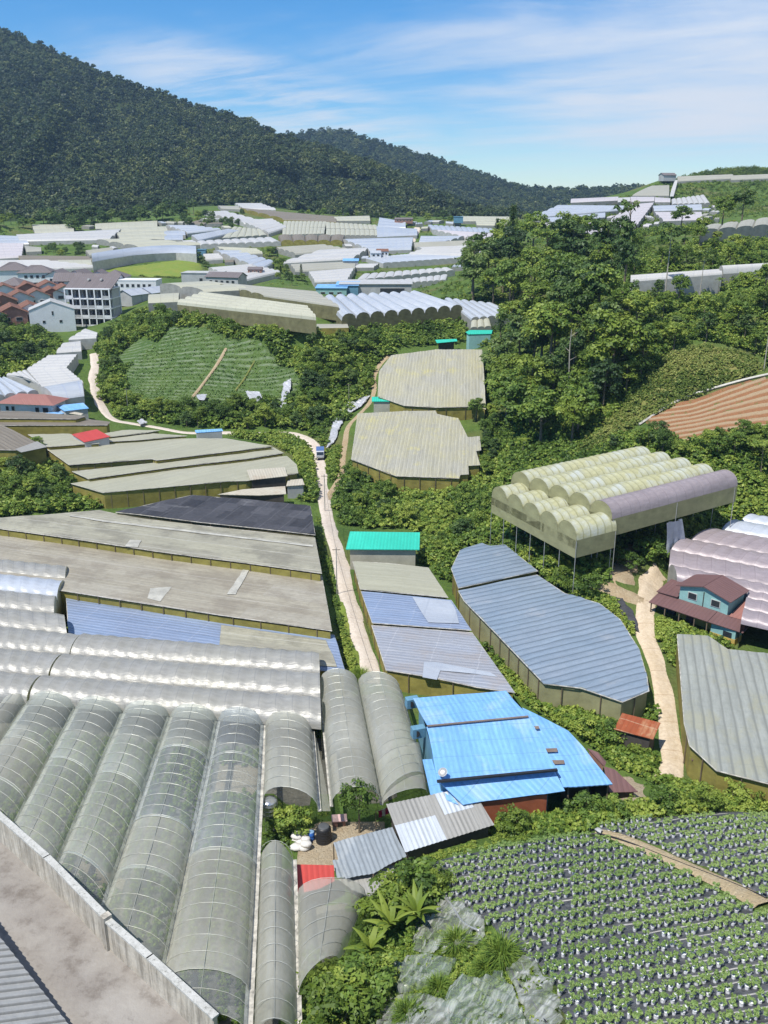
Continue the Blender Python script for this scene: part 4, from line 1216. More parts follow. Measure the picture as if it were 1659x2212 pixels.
# keep the ground below every roof
for poly, zs in FOOT:
    c = np.mean(np.array(poly), axis=0)
    big = [(p[0] + (p[0] - c[0]) / max(1, math.hypot(p[0] - c[0], p[1] - c[1])) * 1.2, p[1] + (p[1] - c[1]) / max(1, math.hypot(p[0] - c[0], p[1] - c[1])) * 1.2) for p in poly]
    ins = np.where(in_poly_np(_q[:, 0], _q[:, 1], big))[0]
    if not len(ins):
        continue
    A = np.array([[x, y, 1] for x, y, z in zs])
    co, *_r = np.linalg.lstsq(A, np.array([z for x, y, z in zs]), rcond=None)
    zl = np.clip(_q[ins] @ co[:2] + co[2], min(z[2] for z in zs), max(z[2] for z in zs))
    GZg[ins] = np.minimum(GZg[ins], zl + .25)
GH = GZg.reshape(_XX.shape)
del _d, _A


def ground(x, y):
    x = np.atleast_1d(np.asarray(x, float))
    y = np.atleast_1d(np.asarray(y, float))
    i = np.clip(np.searchsorted(GX, x) - 1, 0, len(GX) - 2)
    j = np.clip(np.searchsorted(GY, y) - 1, 0, len(GY) - 2)
    u = (x - GX[i]) / (GX[i + 1] - GX[i])
    v = (y - GY[j]) / (GY[j + 1] - GY[j])
    z00, z10, z01, z11 = GH[i, j], GH[i + 1, j], GH[i, j + 1], GH[i + 1, j + 1]
    return np.where(u > v, z00 + u * (z10 - z00) + v * (z11 - z10), z00 + v * (z01 - z00) + u * (z11 - z01))


def gz(x, y):
    return float(ground(x, y)[0])


def hit_np(px, py, far=1500.0):
    """where rays through picture readings first meet the ground"""
    px, py = np.asarray(px, float), np.asarray(py, float)
    a, b = (px - CX) / F_LEN, (py - CY) / F_LEN
    D = np.stack([a, CP_ - b * SP, -SP - b * CP_], 1)
    ts = 25 * 1.012 ** np.arange(int(math.log(far / 25) / math.log(1.012)) + 1)
    lo = np.full(len(px), np.nan)
    hi = np.full(len(px), np.nan)
    prev = np.full(len(px), ts[0])
    act = np.ones(len(px), bool)
    for t in ts:
        q = D * t
        below = (q[:, 2] + HC) < ground(q[:, 0], q[:, 1])
        n = act & below
        lo[n], hi[n] = prev[n], t
        act &= ~below
        prev[:] = t
    for _ in range(16):
        m = (lo + hi) / 2
        mm = np.where(np.isnan(m), 1.0, m)
        q = D * mm[:, None]
        below = (q[:, 2] + HC) < ground(q[:, 0], q[:, 1])
        hi = np.where(below, m, hi)
        lo = np.where(below, lo, m)
    t = hi
    q = D * np.where(np.isnan(t), 0, t)[:, None]
    q[:, 2] += HC
    return q, ~np.isnan(t), t


def T(x, y):
    q, ok, t = hit_np([x], [y])
    return Vector(q[0]) if ok[0] else P(x, y, 0)


nx, ny = len(GX), len(GY)
_I = (np.arange(nx - 1)[:, None] * ny + np.arange(ny - 1)[None, :]).ravel()
_F = np.concatenate([np.stack([_I, _I + ny, _I + ny + 1], 1), np.stack([_I, _I + ny + 1, _I + 1], 1)])
t = NT('ground_soil_and_grass')
o = t.obj()
n1 = t.noise(o, .12, 5, .65, .35, .65)
n2 = t.noise(o, .9, 5, .7, .3, .7)
n3 = t.noise(o, .035, 4, .6, .5, .62)
c = t.mix(n1, g3(.07, .13, .025), g3(.13, .20, .04))
c = t.mix(t.math('MULTIPLY', n2, .6), c, g3(.05, .085, .02))
c = t.mix(t.math('MULTIPLY', n3, .5), c, g3(.16, .13, .06))
M['ground'] = t.done(t.bsdf(c, .9, .2, 0, t.bump(n2, .3)))
go = np_mesh('ground', np.stack([_XX.ravel(), _YY.ravel(), GZg], 1), _F, M['ground'], smooth=True)
tag(go, kind='structure')

EXCL = []   # world polygons kept free of undergrowth


def excl_px(poly):
    q, ok, t = hit_np([p[0] for p in poly], [p[1] for p in poly])
    EXCL.append([(a[0], a[1]) for a in q])


def smooth_line(pts, n=6):
    out = []
    for i in range(len(pts) - 1):
        p0, p1, p2, p3 = pts[max(i - 1, 0)], pts[i], pts[i + 1], pts[min(i + 2, len(pts) - 1)]
        for k in range(n):
            s = k / n
            out.append(tuple(.5 * ((2 * b) + (-a + c) * s + (2 * a - 5 * b + 4 * c - d) * s * s + (-a + 3 * b - 3 * c + d) * s ** 3) for a, b, c, d in zip(p0, p1, p2, p3)))
    out.append(tuple(pts[-1]))
    return out


def strip(name, pts, width, mat, lift=.12, kind='structure', n=8, cols=5, rough=.28, widths=None):
    """path draped over the ground; pts are picture readings"""
    pts = smooth_line(pts, n)
    q, ok, t = hit_np([p[0] for p in pts], [p[1] for p in pts])
    w = [Vector((a[0], a[1], 0)) for a in q]
    vs, uv, fs = [], [], []
    L = 0
    lft, rgt = [], []
    for i, p in enumerate(w):
        if i:
            L += (p - w[i - 1]).length
        d = (w[min(i + 1, len(w) - 1)] - w[max(i - 1, 0)]).normalized()
        s = Vector((d.y, -d.x, 0))
        ww = width if widths is None else np.interp(i / (len(w) - 1), np.linspace(0, 1, len(widths)), widths)
        for k in range(cols):
            f = k / (cols - 1) - .5
            ww2 = ww * (1 + rough * mnoise.noise(Vector((L * .25, f * 9, 2))))
            r = p + s * (f * ww2)
            z = gz(r.x, r.y) + lift - (.25 if k in (0, cols - 1) else 0)
            vs.append((r.x, r.y, z))
            uv.append((L, f * ww))
        lft.append(p - s * (ww * .5 + .1))
        rgt.append(p + s * (ww * .5 + .1))
    for i in range(len(w) - 1):
        for k in range(cols - 1):
            a = i * cols + k
            fs.append([a, a + 1, a + cols + 1, a + cols][::-1])
    mb = MB()
    mb.add(vs, fs, uv)
    o = mb.build(name, mat, None, True)
    me = o.data
    if me.polygons[0].normal.z < 0:
        me.flip_normals()
    if kind:
        o['kind'] = kind
    for i in range(0, len(w) - 1, 3):
        j = min(i + 3, len(w) - 1)
        EXCL.append([(lft[i].x, lft[i].y), (lft[j].x, lft[j].y), (rgt[j].x, rgt[j].y), (rgt[i].x, rgt[i].y)])
    return o


def patch(name, poly, mat, lift=.1, kind='structure', step=1.5, excl=True, disp=None, smooth=True, uvdir=None, ragged=0.0):
    """ground-hugging area from an outline of picture readings"""
    q, ok, t = hit_np([p[0] for p in poly], [p[1] for p in poly])
    pts = [Vector((a[0], a[1], 0)) for a in q]
    if ragged:
        out = []
        for i, p in enumerate(pts):
            r = pts[(i + 1) % len(pts)]
            m_ = max(2, int((r - p).length / .45))
            nn = Vector((-(r - p).y, (r - p).x, 0)).normalized()
            for k in range(m_):
                w_ = p.lerp(r, k / m_)
                out.append(w_ + nn * (ragged * mnoise.noise(Vector((w_.x * .9, w_.y * .9, 5))) + ragged * .5 * mnoise.noise(Vector((w_.x * 2.6, w_.y * 2.6, 9)))))
        pts = out
    bm = bmesh.new()
    f = bm.faces.new([bm.verts.new(p) for p in pts])
    bmesh.ops.triangulate(bm, faces=[f])
    d = Vector((1, 0, 0)) if uvdir is None else (T(*uvdir[1]) - T(*uvdir[0]))
    d.z = 0
    d.normalize()
    e = Vector((-d.y, d.x, 0))
    for ax in (d, e):
        vals = [ax.dot(p) for p in pts]
        a = math.ceil(min(vals) / step + 1e-4)
        while a * step < max(vals) - 1e-4:
            bmesh.ops.bisect_plane(bm, geom=bm.verts[:] + bm.edges[:] + bm.faces[:], plane_co=ax * (a * step), plane_no=ax, dist=1e-5)
            a += 1
    uvl = bm.loops.layers.uv.new('UVMap')
    for f in bm.faces:
        for lp in f.loops:
            lp[uvl].uv = (d.dot(lp.vert.co), e.dot(lp.vert.co))
    bd = {v for ed in bm.edges if ed.is_boundary for v in ed.verts}
    vs = list(bm.verts)
    zs = ground([v.co.x for v in vs], [v.co.y for v in vs])
    for v, z in zip(vs, zs):
        h = disp(d.dot(v.co), e.dot(v.co)) if disp else 0
        v.co.z = z + lift + (h if v not in bd else 0) - (.3 if v in bd and lift < .5 else 0)
    for f in bm.faces:
        f.normal_update()
        if f.normal.z < 0:
            f.normal_flip()
        f.smooth = smooth
    me = bpy.data.meshes.new(name)
    bm.to_mesh(me)
    bm.free()
    me.materials.append(mat)
    o = link(name, me)
    if kind:
        o['kind'] = kind
    if excl:
        EXCL.append([(p.x, p.y) for p in pts])
    return o


def m_dirt(name, a, b, c2, scale=.5):
    t = NT(name)
    o = t.obj()
    f = t.noise(o, scale, 5, .65, .3, .7)
    g = t.noise(o, scale * 6, 5, .7, .35, .75)
    c = t.mix(f, a, b)
    c = t.mix(t.math('MULTIPLY', g, .55), c, c2)
    uv = t.uv()
    return t.done(t.bsdf(c, .92, .15, 0, t.bump(g, .15)))


def m_road(name, a, b, c2):
    t = NT(name)
    o = t.obj()
    s = t.sep(t.uv())
    wob = t.math('ADD', s[1], t.math('MULTIPLY', t.noise(o, .25, 2), .5))
    tr = t.math('ABSOLUTE', t.math('SUBTRACT', t.math('ABSOLUTE', t.math('SUBTRACT', wob, .25)), .75))
    track = t.ramp(tr, .12, .45, 1, 0)
    f = t.noise(o, .45, 5, .65, .3, .7)
    g = t.noise(o, 2.4, 5, .7, .4, .72)
    c = t.mix(f, a, b)
    c = t.mix(t.math('MULTIPLY', track, .3), c, tuple(min(1, v * 1.25) for v in b[:3]) + (1,))
    c = t.mix(t.math('MULTIPLY', g, .32), c, c2)
    cross = t.math('FRACT', t.math('DIVIDE', s[0], 5.5))
    c = t.mix(t.math('MULTIPLY', t.math('LESS_THAN', cross, .02), .5), c, c2)
    return t.done(t.bsdf(c, .9, .2, 0, t.bump(g, .05)))


M['road'] = m_road('pale_concrete_road', g3(.50, .43, .36), g3(.58, .52, .45), g3(.33, .26, .19))
M['sand_path'] = m_dirt('yellow_sand_path', g3(.56, .44, .26), g3(.62, .52, .35), g3(.36, .26, .14), .8)
M['dirt_road'] = m_road('rutted_dirt_road', g3(.50, .40, .27), g3(.58, .49, .37), g3(.27, .165, .09))
M['dirt'] = m_dirt('ochre_dirt', g3(.40, .30, .18), g3(.48, .40, .27), g3(.26, .17, .09))
M['dirt_red'] = m_dirt('red_dirt', g3(.33, .17, .08), g3(.40, .25, .13), g3(.2, .10, .05))
M['yard'] = m_dirt('sandy_yard', g3(.46, .37, .25), g3(.52, .45, .33), g3(.30, .22, .13), .8)
M['bank'] = m_dirt('dry_bank', g3(.19, .22, .055), g3(.27, .23, .09), g3(.10, .14, .03), .35)
M['lime'] = m_dirt('bright_grass', g3(.16, .24, .04), g3(.24, .25, .055), g3(.10, .16, .03), .15)

strip('road', [(800, 1478), (800, 1455), (785, 1400), (766, 1340), (752, 1290), (737, 1225), (724, 1180), (712, 1140), (703, 1100), (697, 1060), (693, 1020), (688, 985), (674, 957), (645, 941), (610, 936), (560, 937), (480, 935), (402, 935), (340, 924), (284, 915), (249, 908), (226, 890), (210, 856), (201, 822), (205, 790), (203, 764)],
      3.0, M['road'], .14, widths=[3, 3, 3, 3, 3, 2.9, 2.7, 2.6, 2.6, 2.6, 2.8, 3, 3])
strip('dirt_path', [(700, 1088), (712, 1068), (735, 1030), (741, 990), (746, 950), (752, 922), (776, 895), (797, 872), (808, 845), (808, 815), (822, 786), (840, 768)], 1.7, M['dirt'], .12)
strip('dirt_road', [(1424, 1232), (1412, 1250), (1401, 1273), (1391, 1323), (1396, 1373), (1408, 1410), (1425, 1464), (1438, 1520), (1448, 1584), (1452, 1640), (1448, 1690)], 2.9, M['dirt_road'], .14, widths=[2.6, 3.4, 3.8, 3, 2.8, 2.8, 2.6, 2.6, 2.8, 3.0, 3.4], rough=.4)
strip('dirt_track', [(1288, 1262), (1318, 1272), (1350, 1284), (1390, 1300)], 3.0, M['dirt'], .16)
strip('dirt_path', [(1290, 1798), (1340, 1812), (1400, 1836), (1500, 1882), (1590, 1925), (1648, 1958)], 1.6, M['sand_path'], .3, widths=[.9, 1.3, 1.5, 1.6, 1.8, 1.8])
strip('valley_lane', [(875, 541), (884, 530), (893, 512), (900, 500), (901, 492)], 4.0, M['road'], .3)
M['tunnel_soil'] = m_dirt('tunnel_soil', g3(.20, .19, .165), g3(.27, .25, .21), g3(.11, .11, .08), .4)
patch('tunnel_floor', [(2, 1525), (580, 1566), (690, 1582), (690, 1480), (770, 1478), (862, 1492), (920, 1690), (830, 1735), (716, 1740), (690, 1752), (572, 1740), (566, 1850), (640, 1858), (645, 1935), (780, 1940), (735, 2080), (648, 2150), (648, 2250), (330, 2250), (-150, 1980), (-180, 1700)], M['tunnel_soil'], .1, step=4, excl=False)
patch('dirt_yard', [(640, 1790), (700, 1765), (790, 1770), (850, 1780), (900, 1880), (720, 1900), (640, 1880)], M['yard'])
patch('concrete_yard', [(1290, 1640), (1330, 1655), (1395, 1690), (1425, 1740), (1360, 1745), (1290, 1700)], M['yard'])
patch('dirt_bank', [(1308, 1240), (1345, 1175), (1395, 1180), (1380, 1230), (1370, 1270), (1330, 1275)], M['dirt'], .12)
patch('dry_bank', [(1205, 1010), (1290, 920), (1380, 840), (1440, 770), (1520, 745), (1610, 765), (1659, 800), (1560, 830), (1390, 910), (1330, 950)], M['bank'], .1, excl=False)
patch('grassy_bank', [(205, 584), (260, 578), (340, 568), (428, 562), (440, 585), (400, 600), (300, 596), (215, 594)], M['lime'], .15)
patch('roadside_grass', [(728, 1290), (748, 1300), (790, 1460), (760, 1460), (745, 1420)], M['lime'], .1, excl=False)


# terraced orange field: ridges of bare soil
t = NT('orange_terrace_soil')
s = t.sep(t.uv())
o = t.obj()
v = t.math('FRACT', t.math('ADD', t.math('DIVIDE', s[1], 1.5), t.math('MULTIPLY', t.noise(o, .15, 2), .6)))
n = t.noise(o, 1.6, 5, .7, .3, .7)
c = t.mix(n, g3(.31, .155, .075), g3(.245, .115, .055))
c = t.mix(t.ramp(v, .55, .75), c, g3(.36, .265, .165))
c = t.mix(t.math('MULTIPLY', t.math('GREATER_THAN', t.noise(o, .5, 4, .7), .6), t.math('LESS_THAN', v, .35)), c, g3(.16, .15, .05))
M['terrace'] = t.done(t.bsdf(c, .9, .2, 0, t.bump(n, .2)))
patch('terraced_field', [(1392, 912), (1470, 868), (1580, 834), (1720, 802), (1740, 930), (1659, 925), (1590, 938), (1480, 962), (1440, 945)], M['terrace'], .15, step=.5,
      disp=lambda u, v: .32 * (abs(((v / 1.5 + .35 * mnoise.noise(Vector((u * .05, v * .05, 0)))) % 1) * 2 - 1)), uvdir=((1440, 930), (1659, 890)))
wb = MB()
wl = [T(x, y) + Vector((0, 0, .3)) for x, y in smooth_line([(1380, 920), (1470, 866), (1580, 831), (1659, 812), (1720, 800)], 6)]
wb.tube(wl, .26, 4)
tag(wb.build('concrete_channel', m_plain('pale_concrete', g3(.45, .43, .38), .8, .2)), 'pale concrete drain along the top of the orange terraces', 'drain')

# cabbage slope
t = NT('cabbage_rows')
s = t.sep(t.uv())
o = t.obj()
v = t.math('FRACT', t.math('ADD', t.math('DIVIDE', s[1], 1.6), t.math('MULTIPLY', t.noise(o, .12, 2), .5)))
n = t.noise(o, 1.8, 5, .75, .3, .7)
n0 = t.noise(o, .1, 4, .6, .35, .65)
c = t.mix(n, g3(.10, .17, .05), g3(.045, .095, .022))
c = t.mix(t.math('MULTIPLY', n0, .5), c, g3(.13, .19, .045))
c = t.mix(t.math('MULTIPLY', t.math('MULTIPLY', t.ramp(v, .5, .8), t.noise(o, .35, 4, .7, .42, .6)), .8), c, g3(.22, .27, .17))
M['cabbage'] = t.done(t.bsdf(c, .85, .2, 0, t.bump(n, .25)))
patch('cabbage_field', [(262, 868), (272, 805), (296, 768), (345, 738), (368, 708), (430, 706), (472, 722), (560, 735), (642, 798), (656, 830), (612, 874), (540, 864), (430, 878)], M['cabbage'], .15, step=.8,
      disp=lambda u, v: .42 * abs(((v / 1.6) % 1) * 2 - 1) + .16 * mnoise.noise(Vector((u, v, 0))), uvdir=((330, 820), (600, 820)))
strip('dirt_path', [(412, 868), (440, 832), (465, 798), (488, 758)], .9, M['dirt'], .8)
strip('dirt_path', [(508, 850), (530, 820), (550, 785)], .5, M['bank'], .8)
patch('dry_soil_patch', [(232, 750), (245, 725), (290, 728), (275, 752)], M['bank'], .12, excl=False)
patch('young_crop_field', [(245, 775), (300, 730), (340, 738), (300, 770), (265, 800)], M['cabbage'], .15)

# plastic mulch under the strawberry rows
_a, _b = T(1130, 2035), T(1659, 1938)
_d = Vector((_b.x - _a.x, _b.y - _a.y, 0)).normalized()
MULCH_U = _d.dot(_a)
MULCH_OFF = .5 - ((Vector((-_d.y, _d.x, 0)).dot(_a) / 1.4) % 1.0)
t = NT('black_mulch_film')
s = t.sep(t.uv())
o = t.obj()
n = t.noise(o, 1.2, 5, .7, .35, .7)
_q2 = t.math('SUBTRACT', s[0], MULCH_U + 8)
v = t.math('FRACT', t.math('ADD', t.math('DIVIDE', t.math('SUBTRACT', s[1], t.math('MULTIPLY', t.math('MULTIPLY', _q2, _q2), .0035)), 1.4), MULCH_OFF))
c = t.mix(n, g3(.045, .048, .053), g3(.125, .13, .14))
bar = t.math('MULTIPLY', t.ramp(t.math('ABSOLUTE', t.math('SUBTRACT', t.math('ADD', v, t.math('MULTIPLY', t.noise(o, .5, 3), .12)), .06)), .05, .12, 1, 0), t.math('GREATER_THAN', t.noise(o, .12, 3, .6), .5))
c = t.mix(bar, c, g3(.50, .48, .44))
sp = t.math('MULTIPLY', t.math('GREATER_THAN', t.noise(o, .22, 4, .7), .68), .8)
c = t.mix(sp, c, g3(.13, .115, .04))
M['mulch'] = t.done(t.bsdf(c, .45, .5, 0, t.bump(n, .12)))
FIELD_A = [(930, 1866), (1060, 1834), (1190, 1808), (1285, 1808), (1400, 1850), (1640, 1968), (1720, 2000), (1780, 2300), (1170, 2300), (1218, 2215), (1190, 2130), (1125, 2060), (1035, 1985), (960, 1945)]
FIELD_B = [(1262, 1795), (1370, 1772), (1740, 1762), (1780, 1975), (1652, 1940), (1500, 1866), (1400, 1822), (1330, 1800)]
SROW = ((1130, 2035), (1659, 1938))
for fp, lb in ((FIELD_A, 'black plastic film under the nearer strawberry rows'), (FIELD_B, 'black plastic film under the strawberry rows beyond the sandy path')):
    o = patch('mulch_film', fp, M['mulch'], .12, kind=None, step=.8, uvdir=SROW, disp=lambda u, v: .07 * mnoise.noise(Vector((u * .9, v * .9, 0))))
    tag(o, lb, 'plastic film')
# ------------------------------------------------------------------ buildings and small things
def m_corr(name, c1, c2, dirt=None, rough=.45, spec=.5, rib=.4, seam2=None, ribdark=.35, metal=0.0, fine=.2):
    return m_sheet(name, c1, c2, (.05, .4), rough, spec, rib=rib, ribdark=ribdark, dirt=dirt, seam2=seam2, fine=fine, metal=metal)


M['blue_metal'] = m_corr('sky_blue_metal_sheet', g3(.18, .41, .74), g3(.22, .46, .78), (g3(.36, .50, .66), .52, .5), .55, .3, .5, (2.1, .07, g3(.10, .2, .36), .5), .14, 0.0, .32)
M['turq_metal'] = m_corr('turquoise_metal_sheet', g3(.035, .50, .36), g3(.05, .56, .41), None, .5, .3, .5, None, .25)
M['red_metal'] = m_corr('red_metal_sheet', g3(.50, .07, .055), g3(.44, .06, .05), (g3(.4, .18, .15), .6, .4), .5, .3, .45, None, .3)
M['rust_metal'] = m_corr('rusty_metal_sheet', g3(.36, .10, .04), g3(.22, .055, .025), (g3(.42, .27, .15), .56, .8), .75, .2, .5, (1.6, .1, g3(.45, .33, .22), .5), .4)
M['brown_metal'] = m_corr('brown_red_roof', g3(.175, .095, .09), g3(.14, .078, .075), (g3(.25, .16, .145), .6, .4), .6, .3, .5, None, .3)
M['zinc'] = m_corr('grey_zinc_sheet', g3(.33, .325, .30), g3(.28, .275, .255), (g3(.22, .20, .17), .6, .4), .6, .4, .45, None, .35)
M['zinc_white'] = m_corr('bright_zinc_sheet', g3(.52, .56, .60), g3(.46, .50, .54), None, .5, .4, .45, None, .35)
M['zinc_old'] = m_corr('weathered_zinc_sheet', g3(.30, .34, .37), g3(.25, .28, .30), (g3(.40, .42, .42), .55, .7), .55, .4, .4, None, .35, fine=.4)
M['slate'] = m_corr('grey_tile_roof', g3(.19, .165, .165), g3(.15, .13, .13), None, .7, .3, .8, (1.2, .1, g3(.1, .09, .09), .4), .3)
M['orange_tile'] = m_corr('orange_tile_roof', g3(.24, .12, .08), g3(.17, .085, .06), (g3(.33, .24, .18), .52, .6), .7, .25, .8, (1.4, .12, g3(.17, .08, .05), .4), .35)
M['rose_roof'] = m_corr('rose_brown_roof', g3(.34, .16, .135), g3(.28, .13, .11), None, .65, .3, .5, None, .25)
M['patch_sheet'] = m_plain('pale_patch', g3(.40, .39, .34), .6, .3, 0, .25, .8)
M['beige_roof'] = m_corr('beige_metal_sheet', g3(.52, .49, .40), g3(.42, .38, .30), (g3(.33, .25, .17), .55, .6), .6, .3, .5)
M['wall_white'] = m_plain('white_render', g3(.66, .68, .70), .8, .2, 0, .08, .4)
M['wall_grey'] = m_plain('grey_render', g3(.40, .41, .41), .8, .2, 0, .15, .4)
M['wall_beige'] = m_plain('beige_panel_wall', g3(.42, .40, .33), .7, .3, 0, .12, .5)
M['wall_teal'] = m_plain('teal_plank_wall', g3(.25, .44, .42), .75, .25, 0, .12, .9)
M['wall_yellow'] = m_plain('yellow_wall', g3(.50, .36, .10), .8, .2, 0, .15, .9)
M['wall_brick'] = m_plain('orange_red_wall', g3(.32, .10, .05), .8, .2, 0, .2, .8)
M['wall_pink'] = m_plain('rose_brown_wall', g3(.30, .17, .13), .8, .2, 0, .2, .6)
M['wall_blue'] = m_plain('blue_sheet_wall', g3(.12, .26, .36), .6, .3, 0, .15, .6)
M['wall_dark'] = m_plain('dark_boards', g3(.07, .062, .055), .8, .2, 0, .3, .9)
M['glass'] = m_plain('dark_window', g3(.03, .035, .045), .15, .6, 0, .1, .5)
M['frame'] = m_plain('pale_window_frame', g3(.5, .5, .48), .5, .3, 0, .1, .5)
M['panel_brown'] = m_plain('brown_skylight_sheet', g3(.19, .145, .115), .5, .4, 0, .2, .6)
M['concrete'] = m_plain('concrete', g3(.40, .38, .34), .85, .2, 0, .2, .5)
M['blue_plastic'] = m_plain('blue_plastic', g3(.03, .13, .45), .4, .5, 0, .1, .8)


def lt(p, o, rz):
    """local to world"""
    co, si = math.cos(rz), math.sin(rz)
    return Vector((o[0] + p[0] * co - p[1] * si, o[1] + p[0] * si + p[1] * co, o[2] + p[2]))


def window(root, face, u, z, w, h, W, D, o, rz, fm='frame', bars=True):
    """face: f b l r; sunk-free window standing proud of its wall"""
    if face in 'fb':
        s = -1 if face == 'f' else 1
        c = (u, s * (D / 2 + .03), z)
        sz, sz2, n = (w, .08, h), (w - .16, .10, h - .16), (0, s)
    else:
        s = -1 if face == 'l' else 1
        c = (s * (W / 2 + .03), u, z)
        sz, sz2 = (.08, w, h), (.10, w - .16, h - .16)
    fb = MB()
    fb.box(lt(c, o, rz)[:], sz, rz)
    f = fb.build('window', M[fm], root)
    pb = MB()
    c2 = (c[0] + (s * .012 if face in 'lr' else 0), c[1] + (s * .012 if face in 'fb' else 0), c[2])
    pb.box(lt(c2, o, rz)[:], sz2, rz)
    pb.build('pane', M['glass'], f)
    return f


def house(name, label, cat, o, W, D, H, rz, wall, roof, kind='gable', ridge='x', rise=1.5, over=.4, wins=(), doors=(), group=None, base=1.0, rootkw=None):
    o = Vector(o)
    root = thing(name, label, cat, o, 0, group)
    wb = MB()
    x, y = W / 2, D / 2
    L = lambda a, b, c: lt((a, b, c), o, rz)
    cs = [(-x, -y), (x, -y), (x, y), (-x, y)]
    for i in range(4):
        a, b = cs[i], cs[(i + 1) % 4]
        wb.quad(L(*a, -base), L(*b, -base), L(*b, H), L(*a, H))
    if kind == 'gable':
        if ridge == 'x':
            for s in (-1, 1):
                t = [L(s * x, -y, H), L(s * x, y, H), L(s * x, 0, H + rise)]
                wb.add(t if s > 0 else t[::-1], [[0, 1, 2]], [(0, 0), (D, 0), (D / 2, rise)])
        else:
            for s in (-1, 1):
                t = [L(-x, s * y, H), L(x, s * y, H), L(0, s * y, H + rise)]
                wb.add(t if s < 0 else t[::-1], [[0, 1, 2]], [(0, 0), (W, 0), (W / 2, rise)])
    wb.build('wall', M[wall], root)
    rb = MB()
    th = .12

    def slab(q):
        n = (q[1] - q[0]).cross(q[3] - q[0]).normalized()
        if n.z < 0:
            q = q[::-1]
            n = -n
        lo = [p - n * .01 for p in q]
        hi = [p + n * th for p in q]
        e = (q[1] - q[0]).length
        d = (q[3] - q[0]).length
        uv = [(0, 0), (0, e), (d, e), (d, 0)]
        rb.add(hi, [[0, 1, 2, 3]], uv)
        rb.add(lo, [[3, 2, 1, 0]], uv)
        for i in range(4):
            j = (i + 1) % 4
            rb.add([lo[i], lo[j], hi[j], hi[i]], [[0, 1, 2, 3]])

    ox, oy = x + over, y + over
    if kind == 'gable':
        dz = -rise * over / (y if ridge == 'x' else x)
        if ridge == 'x':
            slab([L(-ox, -oy, H + dz), L(ox, -oy, H + dz), L(ox, 0, H + rise), L(-ox, 0, H + rise)])
            slab([L(ox, oy, H + dz), L(-ox, oy, H + dz), L(-ox, 0, H + rise), L(ox, 0, H + rise)])
        else:
            slab([L(-ox, oy, H + dz), L(-ox, -oy, H + dz), L(0, -oy, H + rise), L(0, oy, H + rise)])
            slab([L(ox, -oy, H + dz), L(ox, oy, H + dz), L(0, oy, H + rise), L(0, -oy, H + rise)])
    elif kind == 'shed':      # high at the back
        slab([L(-ox, -oy, H + .05), L(ox, -oy, H + .05), L(ox, oy, H + rise), L(-ox, oy, H + rise)])
        wb2 = MB()
    elif kind == 'flat':
        rb.box(L(0, 0, H + .12)[:], (W + 2 * over, D + 2 * over, .24), rz)
    elif kind == 'hip':
        r = max(0, (W - D) / 2)
        A, B = L(-r, 0, H + rise), L(r, 0, H + rise)
        c4 = [L(-ox, -oy, H - .1), L(ox, -oy, H - .1), L(ox, oy, H - .1), L(-ox, oy, H - .1)]
        for f in ([c4[0], c4[1], B, A], [c4[2], c4[3], A, B]):
            rb.add(f, [[0, 1, 2, 3]], [(0, 0), (0, W), (D / 2, W), (D / 2, 0)])
        for f in ([c4[1], c4[2], B], [c4[3], c4[0], A]):
            rb.add(f, [[0, 1, 2]], [(0, 0), (0, D), (D / 2, D / 2)])
        rb.add(c4[::-1], [[0, 1, 2, 3]])
    rb.build('roof', M[roof], root)
    if kind == 'shed':
        wb2 = MB()
        for s in (-1, 1):
            wb2.add([L(s * x, -y, H), L(s * x, y, H), L(s * x, y, H + rise)], [[0, 1, 2]])
        wb2.quad(L(-x, y - .01, H), L(x, y - .01, H), L(x, y - .01, H + rise), L(-x, y - .01, H + rise))
        wb2.build('gable_wall', M[wall], root)
    for wn in wins:
        window(root, wn[0], wn[1], wn[2], wn[3], wn[4], W, D, o, rz)
    for dn in doors:
        db = MB()
        face, u, w, h, mt = dn
        if face in 'fb':
            s = -1 if face == 'f' else 1
            db.box(L(u, s * (D / 2 + .03), h / 2)[:], (w, .09, h), rz)
        else:
            s = -1 if face == 'l' else 1
            db.box(L(s * (W / 2 + .03), u, h / 2)[:], (.09, w, h), rz)
        db.build('door', M[mt], root)
    return root


def roofed(name, label, cat, poly, z, h, mat, wallm, uv=(0, 1), thick=.1, wall_in=.5, group=None, zs=None, below=1.0):
    """shed whose roof outline is read from the picture; walls stand under it"""
    pts = px_pts(poly, z)
    c = sum(pts, Vector()) / len(pts)
    root = thing(name, label, cat, (c.x, c.y, min(p.z for p in pts) - h), 0, group)
    d = pts[uv[1]] - pts[uv[0]]
    o = roof_mesh('roof', pts, (d.x, d.y), M[mat], root, (50, 50), None, 0)
    if thick:
        md = o.modifiers.new('thickness', 'SOLIDIFY')
        md.thickness = thick
        md.offset = -1
    if wallm:
        wb = MB()
        ins = [p + (c - p).normalized() * wall_in for p in pts]
        n = len(pts)
        for i in range(n):
            a, b = ins[i], ins[(i + 1) % n]
            zf = min(p.z for p in pts) - h - below
            wb.quad(Vector((a.x, a.y, zf)), Vector((b.x, b.y, zf)), b - Vector((0, 0, .05)), a - Vector((0, 0, .05)))
        wb.build('wall', M[wallm], root)
        FOOT.append(([(p.x, p.y) for p in pts], [(p.x, p.y, p.z - h) for p in pts]))
    return root


def at_dir(x0, y0, x1, y1, z):
    a, b = P(x0, y0, z), P(x1, y1, z)
    return math.atan2(b.y - a.y, b.x - a.x), (b - a).length, (a + b) / 2


